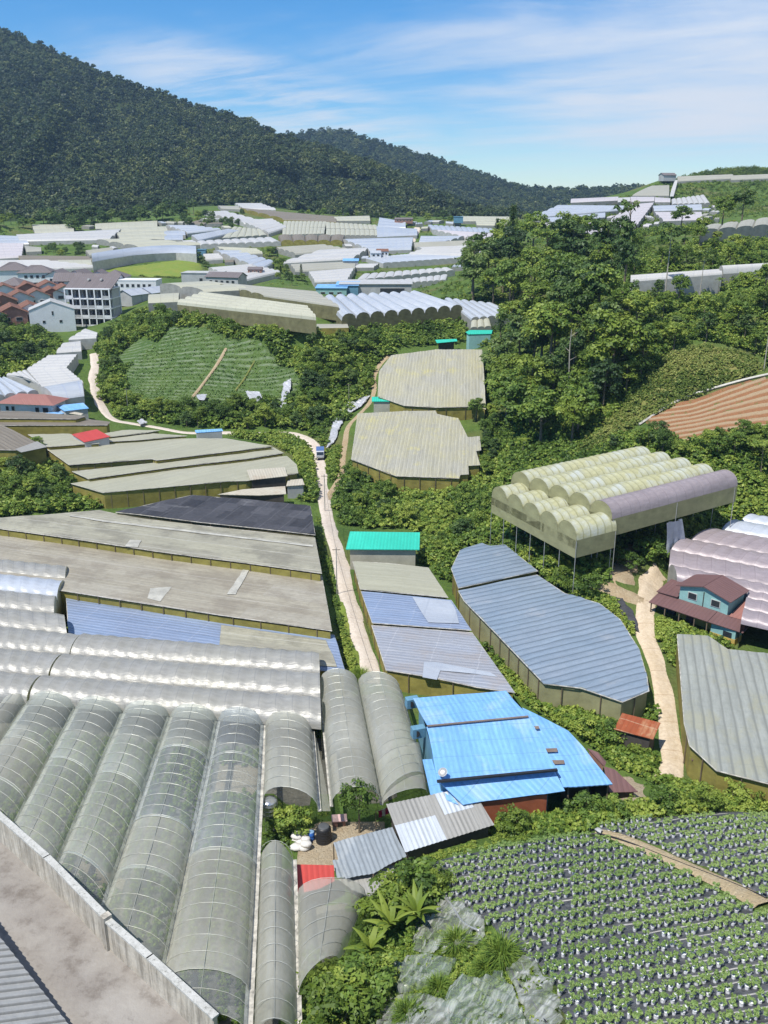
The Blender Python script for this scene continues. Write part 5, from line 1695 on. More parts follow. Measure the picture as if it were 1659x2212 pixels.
# ---- blue-roofed house
root = thing('blue_roofed_house', 'big house under a patchwork of sky-blue metal roofs', 'house', P(1060, 1640, .3))
def roofpart(nm, poly, z, mat, uv, th=.12, thing_=None):
    pts = px_pts(poly, z)
    d = pts[uv[1]] - pts[uv[0]]
    o = roof_mesh(nm, pts, (d.x, d.y), M[mat], thing_ or root, (2.2, 2.2), None, .02)
    md = o.modifiers.new('thickness', 'SOLIDIFY')
    md.thickness = th
    md.offset = -1
    return o, pts


roofpart('upper_roof', [(893, 1508, 6.3), (1094, 1492, 6.3), (1140, 1546, 6.75), (924, 1567, 6.75)], 6, 'blue_metal', (0, 3))
roofpart('main_roof', [(922, 1570, 6.55), (1141, 1549, 6.55), (1203, 1662, 5.7), (946, 1687, 5.7)], 6, 'blue_metal', (0, 3))
roofpart('wing_roof', [(1128, 1528, 5.6), (1180, 1553, 5.4), (1229, 1579, 5.2), (1262, 1617, 5.0), (1325, 1695, 4.3), (1218, 1701, 4.5), (1196, 1655, 5.0)], 5, 'blue_metal', (5, 6))
roofpart('lean_to_roof', [(951, 1690, 5.2), (1201, 1667, 5.2), (1220, 1709, 4.3), (1040, 1732, 4.2), (1000, 1738, 4.2)], 4.8, 'blue_metal', (0, 4))
roofpart('side_roof', [(912, 1640, 4.6), (936, 1640, 4.6), (953, 1690, 4.5), (990, 1736, 4.2), (930, 1716, 4.2)], 4.4, 'blue_metal', (0, 4))
rb = MB()
a, b = P(944, 1688, 5.72), P(1204, 1663, 5.72)
rb.box(((a + b) / 2)[:], ((b - a).length, .28, .16), math.atan2((b - a).y, (b - a).x))
rb.build('eave_gutter', M['black'], root)
rb = MB()
a, b = P(923, 1568.5, 6.72), P(1141, 1547.5, 6.72)
rb.box(((a + b) / 2)[:], ((b - a).length, .2, .1), math.atan2((b - a).y, (b - a).x))
rb.build('ridge_flashing', M['panel_brown'], root)
for poly, z in (([(1080, 1679, 5.02), (1099, 1678, 5.02), (1105, 1705, 4.5), (1090, 1707, 4.5)], 5), ([(1176, 1618, 5.35), (1203, 1617, 5.3), (1205, 1625, 5.25), (1180, 1626, 5.3)], 5), ([(1192, 1643, 5.2), (1218, 1643, 5.1), (1220, 1651, 5.05), (1198, 1652, 5.1)], 5), ([(1005, 1686, 5.03), (1020, 1685, 5.03), (1030, 1712, 4.55), (1016, 1714, 4.55)], 5), ([(1153, 1570, 5.62), (1163, 1569, 5.6), (1166, 1575, 5.58), (1158, 1576, 5.6)], 5)):
    pts = [p + Vector((0, 0, .06)) for p in px_pts(poly, z)]
    mb = MB()
    mb.quad(*pts)
    o = mb.build('skylight', M['panel_brown'], root)
    if o.data.polygons[0].normal.z < 0:
        o.data.flip_normals()
w0 = [P(905, 1520, 6.2), P(1085, 1504, 6.2), P(1188, 1660, 5.6), P(953, 1683, 5.6)]
wb = MB()
for i in range(4):
    p, q = w0[i], w0[(i + 1) % 4]
    wb.quad(Vector((p.x, p.y, -1)), Vector((q.x, q.y, -1)), q - Vector((0, 0, .1)), p - Vector((0, 0, .1)))
wb.build('wall', M['wall_blue'], root)
wb = MB()
p, q = P(1030, 1733, 4.0), P(1182, 1714, 4.1)
q2 = P(1180, 1690, 4.4)
for a, b in ((p, q), (q, q2), (p + Vector((-.3, 3, 0)), p)):
    wb.quad(Vector((a.x, a.y, -1)), Vector((b.x, b.y, -1)), b - Vector((0, 0, .08)), a - Vector((0, 0, .08)))
wb.build('front_wall', M['wall_brick'], root)
wb = MB()
ws = [P(1225, 1699, 4.2), P(1316, 1694, 4.0), P(1250, 1622, 4.7), P(1150, 1560, 5.2)]
for a, b in zip(ws[1:], ws[2:]):
    wb.quad(Vector((a.x, a.y, -1)), Vector((b.x, b.y, -1)), b, a)
a, b = ws[0] + Vector((0, 2.2, 0)), ws[1] + Vector((-.3, 2.2, 0))
wb.quad(Vector((a.x, a.y, -1)), Vector((b.x, b.y, -1)), b, a)
wb.build('wing_wall', M['wall_dark'], root)
for i in range(3):
    p = ws[0].lerp(ws[1], i / 2 * .94 + .03)
    pb = MB()
    pb.box((p.x, p.y, 2), (.14, .14, 4.4))
    pb.build('post', M['wood'], root)
FOOT.append(([(p.x, p.y) for p in (P(893, 1508, 6), P(1094, 1492, 6), P(1325, 1695, 4), P(1040, 1732, 4), P(930, 1716, 4))], [(p.x, p.y, .3) for p in (P(893, 1508, 6), P(1094, 1492, 6), P(1325, 1695, 4))]))
# dish on the roof
root2 = thing('satellite_dish', 'small grey satellite dish at the corner of the blue roof', 'dish', P(957, 1674, 5.8))
mb = MB()
pp = P(957, 1669, 6.3)
mb.lathe((0, 0, 0), [(.02, 0), (.2, .03), (.34, .09), (.42, .15), (.40, .155), (.2, .06), (.02, .03)], 16)
R = Vector((-.3, -.5, .8)).to_track_quat('Z', 'Y').to_matrix()
mb.v = [tuple(R @ Vector(v) + pp) for v in mb.v]
mb.build('reflector', M['steel'], root2)
mb = MB()
mb.tube([pp - Vector((0, 0, .75)), pp - Vector((0, 0, .05))], .035, 6)
mb.build('mast', M['steel'], root2)
for x, y, lb in ((890, 1526, 'upper grey air-conditioner box at the left end of the blue house'), (903, 1590, 'lower grey box against the left wall of the blue house')):
    o = P(x, y, 5)
    r = thing('outdoor_unit', lb, 'air conditioner', o)
    mb = MB()
    mb.box((o.x, o.y, o.z + .5), (1.3, .8, 1.0), .3)
    mb.build('casing', M['wall_blue'], r)
    mb = MB()
    mb.tube([o + Vector((-.2, -.46, .5)), o + Vector((-.18, -.36, .5))], .36, 14)
    mb.build('fan_grille', M['black'], r)
    mb = MB()
    mb.box((o.x + .55, o.y + .3, o.z), (.6, .6, .08), .3)
    mb.build('bracket', M['steel'], r)

# ---- sheds around the yard
root = thing('zinc_shed', 'sloping grey zinc-roofed shed with two brighter panels', 'shed', P(950, 1790, 1.2))
q = [P(834, 1737, 4.2), P(1017, 1699, 4.4), P(1068, 1782, 3.4), P(875, 1842, 3.2)]
def sub(u, v):
    return q[0].lerp(q[1], u).lerp(q[3].lerp(q[2], u), v)
for (u0, u1, v0, v1, mt, dz) in ((0, .58, 0, .47, 'zinc', 0), (.56, .9, 0, .5, 'zinc_white', .03), (.88, 1, 0, .5, 'zinc', 0), (0, .46, .46, 1, 'zinc_white', .03), (.44, 1, .45, 1, 'zinc', .015)):
    pts = [sub(u0, v0), sub(u1, v0), sub(u1, v1), sub(u0, v1)]
    o = roof_mesh('roof_sheet', [p + Vector((0, 0, dz)) for p in pts], ((q[3] - q[0]).x, (q[3] - q[0]).y), M[mt], root, (1, .2), (.4, .05), 0)
wb = MB()
ii = [p + (sum(q, Vector()) / 4 - p).normalized() * .5 for p in q]
for i in range(4):
    a, b = ii[i], ii[(i + 1) % 4]
    wb.quad(Vector((a.x, a.y, 0)), Vector((b.x, b.y, 0)), b - Vector((0, 0, .1)), a - Vector((0, 0, .1)))
wb.build('wall', M['wall_dark'], root)
FOOT.append(([(p.x, p.y) for p in q], [(p.x, p.y, .8) for p in q]))
root = thing('zinc_lean_to', 'weathered grey zinc lean-to below the panelled shed', 'shed', P(790, 1840, .6))
q = [P(720, 1820, 2.8), P(847, 1786, 3.2), P(878, 1850, 2.8), P(806, 1886, 2.4), P(747, 1899, 2.3)]
roof_mesh('roof_sheet', q, ((q[4] - q[0]).x, (q[4] - q[0]).y), M['zinc_old'], root, (1, .2), (.4, .05), .03)
q2 = [P(718, 1858, 2.3), P(745, 1855, 2.35), P(752, 1895, 2.1), P(728, 1896, 2.1)]
roof_mesh('roof_sheet', q2, ((q[4] - q[0]).x, (q[4] - q[0]).y), M['zinc_old'], root, (1, .2), (.4, .05), 0)
q3 = [P(730, 1899, 1.9), P(830, 1868, 2.1), P(862, 1870, 2.0), P(800, 1938, 1.7), P(760, 1922, 1.7)]
roof_mesh('roof_sheet', q3, ((q[4] - q[0]).x, (q[4] - q[0]).y), M['zinc'], root, (1, .2), (.4, .05), 0)
for p in q[:4] + q3[3:]:
    pb = MB()
    pb.box((p.x * .995, p.y, (p.z - .1) / 2), (.1, .1, p.z - .1))
    pb.build('post', M['wood'], root)
FOOT.append(([(p.x, p.y) for p in q], [(p.x, p.y, .3) for p in q]))
root = roofed('red_roofed_shed', 'small shed with a bright red corrugated roof beside the yard', 'shed', [(637, 1867, 2.6), (721, 1869, 2.6), (723, 1903, 2.3), (690, 1920, 2.2), (641, 1931, 2.2)], 2.4, 2.2, 'red_metal', 'wall_dark', (0, 4), .06, .3)
root = roofed('rusty_shed', 'small dark shed with a rusty orange roof beside the dirt road', 'shed', [(1344, 1540, 3.7), (1427, 1561, 3.7), (1411, 1597, 3.1), (1326, 1575, 3.1)], 3.4, 2.4, 'rust_metal', 'wall_dark', (0, 3), .08, .45)
mb = MB()
a, b = P(1360, 1590, 2.2), P(1382, 1597, 2.2)
mb.box(((a + b) / 2 - Vector((0, .25, .5)))[:], ((b - a).length * .7, .06, 1.9), math.atan2((b - a).y, (b - a).x))
mb.build('door', M['zinc_old'], root)
roofed('brown_porch', 'maroon sheet roof at the right corner of the blue house', 'lean-to', [(1304, 1655, 2.9), (1328, 1662, 2.9), (1378, 1710, 2.3), (1316, 1712, 2.3)], 2.6, 2.0, 'brown_metal', 'wall_dark', (0, 3), .08, .4)
roofed('brown_porch', 'small maroon roof behind the right wing of the blue house', 'lean-to', [(1268, 1616, 3.0), (1292, 1625, 3.0), (1310, 1646, 2.6), (1306, 1656, 2.6)], 2.8, 2.2, 'brown_metal', 'wall_pink', (0, 3), .08, .3)
roofed('lean_to_shed', 'dark brown lean-to set into the striped net roof at the right', 'shed', [(1492, 1608, 3.6), (1540, 1618, 3.6), (1547, 1655, 3.0), (1494, 1642, 3.0)], 3.3, 2.4, 'brown_metal', 'wall_dark', (0, 3), .08, .3)
roofed('turquoise_shed', 'long beige shed with a turquoise roof beside the farm road', 'shed', [(756, 1148, 4.4), (907, 1150, 4.4), (906, 1187, 4.2), (747, 1186, 4.2)], 4.3, 3.2, 'turq_metal', 'wall_beige', (0, 3), .12, .7)
roofed('turquoise_shed', 'small grey hut with a turquoise roof between the striped net roofs', 'shed', [(803, 857, 9.4), (868, 857, 9.4), (870, 866.5, 9.1), (803, 867, 9.1)], 9.2, 3.2, 'turq_metal', 'wall_beige', (0, 3), .12, .5)
roofed('turquoise_canopy', 'open-sided turquoise canopy near the teal hut', 'canopy', [(940, 734, 16.2), (986, 732, 16.2), (988, 737, 15.9), (944, 741, 15.9)], 16, 2.2, 'turq_metal', 'wall_dark', (0, 3), .1, .9)
roofed('blue_hut', 'small grey-blue hut with a blue roof at the edge of the net roofs', 'hut', [(421, 929, 6.4), (479, 926, 6.4), (482, 931, 6.1), (423, 935, 6.1)], 6.2, 3.0, 'blue_metal', 'wall_grey', (0, 3), .1, .25, below=1.5)
roofed('white_roofed_shed', 'dark shed with a pitted white roof, upper of two by the road', 'shed', [(533, 1015, 5.6), (615, 1009, 5.6), (621, 1028, 5.2), (541, 1037, 5.2)], 5.4, 3.6, 'beige_roof', 'wall_dark', (0, 3), .1, .4)
roofed('white_roofed_shed', 'long low dark shed with a beige roof, lower of two by the road', 'shed', [(470, 1068, 4.4), (524, 1057, 4.6), (616, 1050, 4.6), (618, 1067, 4.2), (560, 1070, 4.2)], 4.4, 3.0, 'beige_roof', 'wall_dark', (1, 4), .1, .4)
roofed('cream_hut', 'small cream-roofed hut beside the two dark sheds', 'hut', [(622, 1037, 4.2), (653, 1034, 4.2), (658, 1047, 3.9), (618, 1050, 3.9)], 4, 2.6, 'beige_roof', 'wall_grey', (0, 3), .1, .3)
roofed('red_roofed_hut', 'low hut with a worn red roof among the net roofs', 'hut', [(155, 938, 7.9), (209, 927, 8.4), (238, 943, 8.0), (182, 955, 7.5)], 8, 1.6, 'red_metal', 'wall_grey', (0, 3), .1, .3)
roofed('striped_porch', 'mauve striped sheet roof at the corner of the grey-brown roof', 'porch', [(33, 970, 9.35), (80, 953, 9.4), (103, 965, 9.2), (46, 977, 9.2)], 9.3, 3.4, 'zinc', None, (0, 3), .08, .3)
roofed('teal_hut', 'teal and pink hut with a green roof below the jungle', 'hut', [(1006, 717, 18.4), (1014, 713, 18.6), (1064, 713, 18.6), (1062, 721, 18.0), (1012, 722, 18.0)], 18.3, 4.0, 'turq_metal', 'wall_teal', (1, 4), .1, .3)

# ---- teal house on the right
rz, L_, mid = at_dir(1470, 1250, 1600, 1290, 6.2)
o = P(1530, 1341, 1.6)
root = house('teal_house', 'two-storey house, teal above and yellow below, with maroon roofs', 'house', o, 6.6, 4.4, 4.7, rz, 'wall_teal', 'brown_metal', 'gable', 'y', .9, .4,
             wins=[('f', -1.5, 3.75, 1.25, .95), ('f', 1.65, 3.75, 1.25, .95)])
mb = MB()
L = lambda a, b, c: lt((a, b, c), o, rz)
mb.box(L(0, -2.24, 3.6)[:], (.1, .08, 2.4), rz)
mb.build('corner_board', M['wall_dark'], root)
for q4, nm in (([L(-6.2, -4.7, 2.2), L(2.0, -4.7, 2.2), L(2.0, -2.22, 2.8), L(-6.2, -2.22, 2.8)], 'porch_roof'), ([L(2.05, -4.7, 2.2), L(6.4, -4.2, 2.0), L(6.4, -1.8, 2.5), L(2.05, -2.22, 2.8)], 'porch_roof'),
               ([L(-6.4, -2.5, 2.95), L(-3.4, -2.5, 3.1), L(-3.4, 1.2, 3.8), L(-6.4, 1.2, 3.6)], 'side_roof')):
    o2 = roof_mesh(nm, q4, ((q4[3] - q4[0]).x, (q4[3] - q4[0]).y), M['brown_metal'], root, (50, 50), None, 0)
    md = o2.modifiers.new('thickness', 'SOLIDIFY')
    md.thickness = .1
    md.offset = -1
q4 = [L(3.6, -2.4, 2.7), L(6.4, -1.7, 2.55), L(6.4, 2.2, 3.5), L(3.6, 2.2, 3.6)]
o2 = roof_mesh('side_roof', q4, ((q4[3] - q4[0]).x, (q4[3] - q4[0]).y), M['rose_roof'], root, (50, 50), None, 0)
o2['label'] = 'brighter red striped side roof'
for u in (-5.9, -3.9, -1.9, .2, 1.9):
    pb = MB()
    pb.box(L(u, -4.5, .8)[:], (.13, .13, 2.7), rz)
    pb.build('post', M['wood'], root)
mb = MB()
mb.box(L(-.2, -2.28, .9)[:], (6.4, .1, 2.2), rz)
mb.build('ground_floor_wall', M['wall_yellow'], root)
mb = MB()
mb.box(L(-1.4, -2.38, .8)[:], (1.0, .1, 1.9), rz)
mb.build('door', M['brown_metal'], root)
mb = MB()
mb.box(L(3.9, -3.2, .9)[:], (3.2, 1.9, 2.0), rz)
o2 = mb.build('extension', M['wall_teal'], root)
mb = MB()
mb.box(L(3.9, -3.22, .1)[:], (3.26, 1.92, 1.3), rz)
mb.build('extension_base', M['wall_yellow'], o2)
mb = MB()
mb.box(L(4.5, -4.24, 1.2)[:], (1.1, .08, .6), rz)
mb.build('window', M['glass'], root)
mb = MB()
mb.box(L(-2.0, -4.55, .25)[:], (7.8, .1, .6), rz)
mb.build('porch_rail', M['wood'], root)
mb = MB()
mb.box(L(-4.9, -.7, 1.4)[:], (2.6, 3.4, 3.2), rz)
mb.build('side_room', M['wall_dark'], root)
FOOT.append(([(p.x, p.y) for p in (L(-6.3, -4.8, 0), L(6.5, -4.8, 0), L(6.5, 2.8, 0), L(-6.3, 2.8, 0))], [(L(a, b, 0).x, L(a, b, 0).y, 1.5) for a, b in ((-6.3, -4.8), (6.5, -4.8), (0, 3))]))

# ---- the town on the left
house('white_gable_house', 'tall white gable-ended house standing below the orange-roofed terrace', 'house', P(118, 722, 10.8), 13.5, 9, 8.2, .32, 'wall_white', 'wall_grey', 'gable', 'y', 2.6, .15,
      wins=[('f', -2.6, 4.6, .9, .9), ('f', 2.4, 4.6, .9, .9), ('f', .2, 7.2, .6, 1.3)] + [('r', u, z, .8, .9) for z in (1.8, 4.4, 7.0) for u in (-3, -1.2, .6, 2.4)])
# four-storey shell
o = P(207, 704, 11.6)
rz = -.12
root = thing('apartment_block', 'unfinished four-storey white block with open balconies', 'building', o)
L = lambda a, b, c: lt((a, b, c), o, rz)
W, D, SH = 15.5, 9, 3.1
for k in range(1, 5):
    mb = MB()
    mb.box(L(0, 0, k * SH)[:], (W, D, .3), rz)
    mb.build('floor_slab', M['wall_white'], root)
for i in range(7):
    for j in (0, 1):
        mb = MB()
        mb.box(L(-W / 2 + .2 + i * (W - .4) / 6, (-1, 1)[j] * (D / 2 - .16), 2 * SH - .6)[:], (.38, .32, 4 * SH + 1), rz)
        mb.build('column', M['wall_white'], root)
mb = MB()
mb.box(L(0, 1.0, 2 * SH - .8)[:], (W - .5, D - 3.2, 4 * SH + 1), rz)
mb.build('inner_wall', M['wall_grey'], root)
for k in range(4):
    for i in range(6):
        u = -W / 2 + .2 + (i + .5) * (W - .4) / 6
        f = MB()
        f.box(L(u, -D / 2 + 2.05, k * SH + 1.5)[:], (1.7, .08, 2.0), rz)
        w_ = f.build('window', M['glass'], root)
        if k < 3 or i in (0, 5):
            f = MB()
            f.box(L(u, -D / 2 + .1, k * SH + .62)[:], (2.0, .08, .8), rz)
            f.build('balcony_rail', M['wall_grey'] if (i + k) % 3 else M['wall_white'], root)
mb = MB()
q4 = [L(-W / 2 - .3, -D / 2 + .6, 4 * SH - .2), L(W / 2 + .2, -D / 2 + .6, 4 * SH - .2), L(W / 2 + .2, D / 2, 4 * SH + 3.1), L(-W / 2 - .3, D / 2, 4 * SH + 3.1)]
o2 = roof_mesh('roof', q4, ((q4[3] - q4[0]).x, (q4[3] - q4[0]).y), M['slate'], root, (50, 50), None, 0)
md = o2.modifiers.new('thickness', 'SOLIDIFY')
md.thickness = .25
for u in (-1.5, 2.8):
    p = sum(q4, Vector()) / 4 + L(u, 1.5, .95) - o + Vector((0, 0, .12))
    mb = MB()
    mb.box(p[:], (.7, 1.2, .5), rz)
    mb.build('skylight', M['far_white'], o2)

WIN2 = lambda n, W, zz_: [('f', (i + .5) * W / n - W / 2, z, W / n * .55, min(1.2, z * .75)) for i in range(n) for z in zz_]
house('white_house', 'large white house with a grey hipped roof at the far left of the town', 'house', P(34, 620, 17.2), 12.5, 10, 7, .25, 'wall_white', 'slate', 'hip', 'x', 2.8, .5, [('f', 3.2, 4.6, 1.3, 1.6), ('r', -2, 4.6, 1.2, 1.6)], group='houses of the town')
house('white_house', 'white house with a long dark balcony beside the far-left white house', 'house', P(84, 621, 17.2), 13, 9, 6.2, .1, 'wall_white', 'slate', 'hip', 'x', 2.6, .6, WIN2(4, 9, (4.6,)) + [('f', 0, 1.8, 11, 1.3)], group='houses of the town')
hs = [(36, 640, 'grey hipped roof house left behind the orange roofs', 'hip'), (130, 622, 'grey-roofed terrace house right of the dark-balcony house', 'gable'), (152, 630, 'second grey-roofed terrace house, its gable towards the valley', 'gable'), (176, 622, 'third grey-roofed terrace house with the highest ridge', 'gable'),
      (196, 632, 'fourth grey-roofed terrace house, behind the four-storey block', 'gable'), (218, 623, 'fifth grey-roofed terrace house behind the block roof', 'gable'), (238, 633, 'sixth grey-roofed terrace house beside the flat white block', 'gable'), (252, 622, 'last grey-roofed terrace house at the grassy bank', 'hip')]
for i, (x, y, lb, kd) in enumerate(hs):
    house('terrace_house', lb, 'house', P(x, y, 17.0 - (y - 620) * .05), 9.5, 10, 4.6, -.1 + .1 * (i % 3), 'wall_white', 'slate', kd, 'y' if i % 2 else 'x', 2.6, .5, WIN2(2, 8, (1.6, 3.6)), group='grey-roofed terrace houses')
house('flat_white_block', 'flat-topped white block with a row of dark windows', 'building', P(296, 634, 16.4), 18, 8, 5.2, -.06, 'wall_white', 'wall_white', 'flat', 'x', 0, .1, WIN2(7, 15, (3.4,)), group='houses of the town')
os_ = [(-30, 668, 'leftmost orange-roofed terrace house, cut by the edge'), (8, 664, 'second orange-roofed terrace house with a pinkish eave'), (44, 656, 'third orange-roofed terrace house, above the white gable house'), (80, 652, 'pale-walled orange-roofed terrace house, fourth in the row'), (112, 648, 'orange-roofed terrace house behind the white gable ridge'),
       (140, 642, 'rightmost orange-roofed terrace house beside the block'), (10, 640, 'rear orange-roofed terrace house at the left'), (60, 636, 'rear orange-roofed terrace house in the middle'), (105, 633, 'rear orange-roofed terrace house at the right'), (-20, 694, 'front orange-roofed terrace house above the bushes'), (28, 690, 'front orange-roofed terrace house with dark porches'), (66, 684, 'front orange-roofed terrace house nearest the white gable house')]
for i, (x, y, lb) in enumerate(os_):
    z = 14.6 if y > 675 else (16.2 if y < 645 else 15.4)
    house('terrace_house', lb, 'house', P(x, y + 6, z), 8.6, 11, 3.6, .42, 'wall_pink' if i % 3 == 1 else 'wall_white', 'orange_tile', 'gable', 'y', 2.0, .5, WIN2(2, 7, (1.6,)), group='orange-roofed terrace houses')
for i, (x, y, lb) in enumerate([(290, 648, 'pale blue gabled roof nearest the knoll greenhouses'), (312, 645, 'middle pale blue gabled roof near the knoll'), (333, 643, 'rightmost pale blue gabled roof near the knoll')]):
    house('low_shed', lb, 'shed', P(x, y + 4, 17.4), 7.5, 10, 2.8, -.5, 'wall_grey', 'far_blue', 'gable', 'y', 1.6, .3, group='pale blue sheds')
house('grey_house', 'grey-walled house with two small windows beyond the knoll', 'house', P(442, 617, 17.6), 16, 9, 5.2, -.1, 'wall_grey', 'wall_grey', 'flat', 'x', 0, .2, [('f', 0, 2.6, 1.4, 1.6), ('f', 4.4, 2.6, .9, 1.2)], group='houses of the town')
house('grey_house', 'dark-fronted terrace right of the grey-walled house beyond the knoll', 'house', P(490, 620, 17.6), 14, 8, 4.2, -.3, 'wall_grey', 'slate', 'gable', 'x', 1.6, .4, WIN2(5, 12, (2.4,)), group='houses of the town')
house('brown_roofed_house', 'low house with a red-brown roof, white and brick walls', 'house', P(74, 893, 6.6), 12.5, 6, 3.0, -.16, 'wall_white', 'rose_roof', 'hip', 'x', 1.5, .8, [('f', -4.6, 1.7, .8, 1.1), ('f', -3.2, 1.7, .8, 1.1), ('f', 2.6, 1.6, 1.0, 1.2), ('f', 4.6, 1.6, 1.4, 1.2)])
roofed('blue_shed', 'blue-roofed shed by the left road, larger of two', 'shed', [(120, 876, 8.8), (180, 870, 9), (192, 882, 8.5), (140, 888, 8.4)], 8.6, 2.8, 'blue_metal', 'wall_grey', (0, 3), .1, .3)
roofed('blue_shed', 'low blue strip roof in front of the brown-roofed house', 'shed', [(88, 893, 7.9), (135, 888, 7.9), (140, 893, 7.6), (92, 899, 7.6)], 7.7, 1.6, 'blue_metal', 'wall_grey', (0, 3), .08, .3)
roofed('white_awning', 'dusty white awning beside the larger blue shed', 'awning', [(122, 882, 8.0), (180, 893, 8.0), (175, 897, 7.8), (120, 888, 7.8)], 7.9, 2.0, 'beige_roof', None, (0, 3), .08)
house('warehouse', 'long grey warehouse with a flat white roof beyond the arched greenhouse', 'warehouse', P(812, 641, 17), 26, 11, 5.0, 0, 'wall_grey', 'far_white', 'shed', 'x', .6, .4, [('f', 6, 2.5, 9, 2.4)], group='buildings beyond the knoll')
house('teal_shed', 'teal-walled shed with a blue roof left of the warehouse', 'shed', P(718, 645, 17), 11, 8, 4.0, -.05, 'wall_teal', 'blue_metal', 'shed', 'x', .6, .3, WIN2(3, 9, (2.2,)), group='buildings beyond the knoll')
house('blue_shed', 'deep blue shed between the teal one and the warehouse', 'shed', P(752, 643, 17), 8, 7, 4.6, -.05, 'wall_blue', 'blue_metal', 'shed', 'x', .8, .3, group='buildings beyond the knoll')
house('blue_shed', 'tiny bright blue roof beside the large cream hall', 'shed', PD(758, 571, DF(571)), 7, 5, 1.6, 0, 'wall_grey', 'blue_metal', 'shed', 'x', .8, .3, group='small sheds on the plateau')
house('blue_shed', 'tiny blue shed at the end of the long curved tunnel', 'shed', PD(437, 549, DF(549)), 4, 4, 2.2, 0, 'wall_blue', 'wall_blue', 'flat', 'x', .4, .2, group='small sheds on the plateau')
house('pink_house', 'small pinkish house near the head of the valley lane', 'house', PD(826, 553, DF(553)), 5.5, 5, 2.4, .1, 'wall_white', 'orange_tile', 'gable', 'x', 1, .25, WIN2(3, 5, (1.3,)), group='small houses on the plateau')
house('pink_house', 'small house with a blue-grey roof beside the pinkish one', 'house', PD(811, 556, DF(556)), 5, 5, 2.2, .1, 'wall_white', 'far_blue', 'gable', 'x', 1, .25, WIN2(2, 4.5, (1.2,)), group='small houses on the plateau')
house('pink_house', 'row of tiny rose-roofed huts at the forest foot, centre right', 'house', PD(872, 479, 575), 11, 4, 1.6, .05, 'wall_pink', 'slate', 'gable', 'x', .8, .2, WIN2(5, 10, (.9,)), group='small houses on the plateau')
house('blue_shed', 'small blue box at the forest edge, right of centre', 'shed', PD(990, 478, 575), 5.5, 5, 2.6, 0, 'wall_blue', 'wall_blue', 'flat', 'x', 0, .2, group='small sheds on the plateau')
house('pink_house', 'small rose-walled house by the green gully', 'house', PD(552, 592, DF(592)), 6, 5, 2.2, 0, 'wall_pink', 'slate', 'gable', 'x', .9, .25, WIN2(3, 5, (1.2,)), group='small houses on the plateau')
house('grey_house', 'grey hut silhouetted on the far hilltop', 'house', PD(1441, 388, DH(388)), 9, 7, 2.8, .2, 'wall_grey', 'slate', 'gable', 'x', 1.4, .4)
mb = MB()
qs = [(PD(a_, y_, DH(y_) - 6), PD(b_, y_, DH(y_) - 6)) for a_, b_, y_ in ((1447, 1455, 424), (1450, 1459, 410), (1456, 1463, 394), (1459, 1464, 389))]
for (a, b), (c_, d_) in zip(qs, qs[1:]):
    mb.quad(a, b, d_, c_)
o = mb.build('plastic_strip', M['far_white'])
tag(o, 'white plastic sheet running down the steep far hill', 'plastic sheet')
md = o.modifiers.new('thickness', 'SOLIDIFY')
md.thickness = .2

# ---- yard things
def onto(x, y):
    return T(x, y)


o = onto(584, 1790)
r = thing('water_tank', 'stainless steel water tank on a stand beside the tunnels', 'water tank', (o.x, o.y, o.z))
mb = MB()
for a in range(4):
    an = math.pi / 4 + a * math.pi / 2
    mb2 = MB()
    mb2.box((o.x + .5 * math.cos(an), o.y + .5 * math.sin(an), o.z + .75), (.08, .08, 1.6))
    mb2.build('leg', M['steel'], r)
M['inox'] = m_plain('stainless_steel', g3(.55, .55, .54), .22, .6, .85, .1, .8)
mb.lathe((o.x, o.y, o.z + 1.55), [(.0, 0), (.70, 0), (.75, .08), (.75, .3), (.78, .33), (.75, .36), (.75, .7), (.78, .73), (.75, .76), (.75, 1.15), (.78, 1.18), (.75, 1.21), (.75, 1.45), (.66, 1.58), (.3, 1.7), (.1, 1.73)], 24)
mb.build('drum', M['inox'], r, True)
o = onto(700, 1818)
r = thing('water_tank', 'big black ribbed plastic water tank in the yard', 'water tank', o)
mb = MB()
prof = [(.0, 0), (.66, 0)]
for k in range(6):
    z = .08 + k * .24
    prof += [(.72 - .015 * k, z), (.72 - .015 * k, z + .16), (.67 - .015 * k, z + .2)]
prof += [(.6, 1.52), (.5, 1.6)]
mb.lathe(o[:], prof, 24)
mb.build('shell', M['black'], r, True)
mb = MB()
mb.lathe((o.x, o.y, o.z + 1.6), [(.5, 0), (.5, .06), (.44, .09), (.2, .1)], 20)
mb.build('lid', m_plain('grey_lid', g3(.08, .085, .09), .5, .4), r, True)
o = onto(673, 1815)
r = thing('blue_barrel', 'blue plastic barrel beside the black water tank', 'barrel', o)
mb = MB()
mb.lathe(o[:], [(.0, 0), (.26, 0), (.29, .06), (.29, .26), (.305, .29), (.29, .32), (.29, .58), (.305, .61), (.29, .64), (.29, .84), (.26, .9), (.1, .91)], 18)
mb.build('drum', M['blue_plastic'], r, True)
mb = MB()
mb.lathe((o.x, o.y, o.z + .905), [(.26, 0), (.27, .03), (.2, .05)], 16)
mb.build('rim', m_plain('pale_blue', g3(.2, .33, .5), .5, .4), r, True)
M['sack'] = m_plain('white_sack', g3(.62, .60, .57), .75, .2, 0, .15, 2)
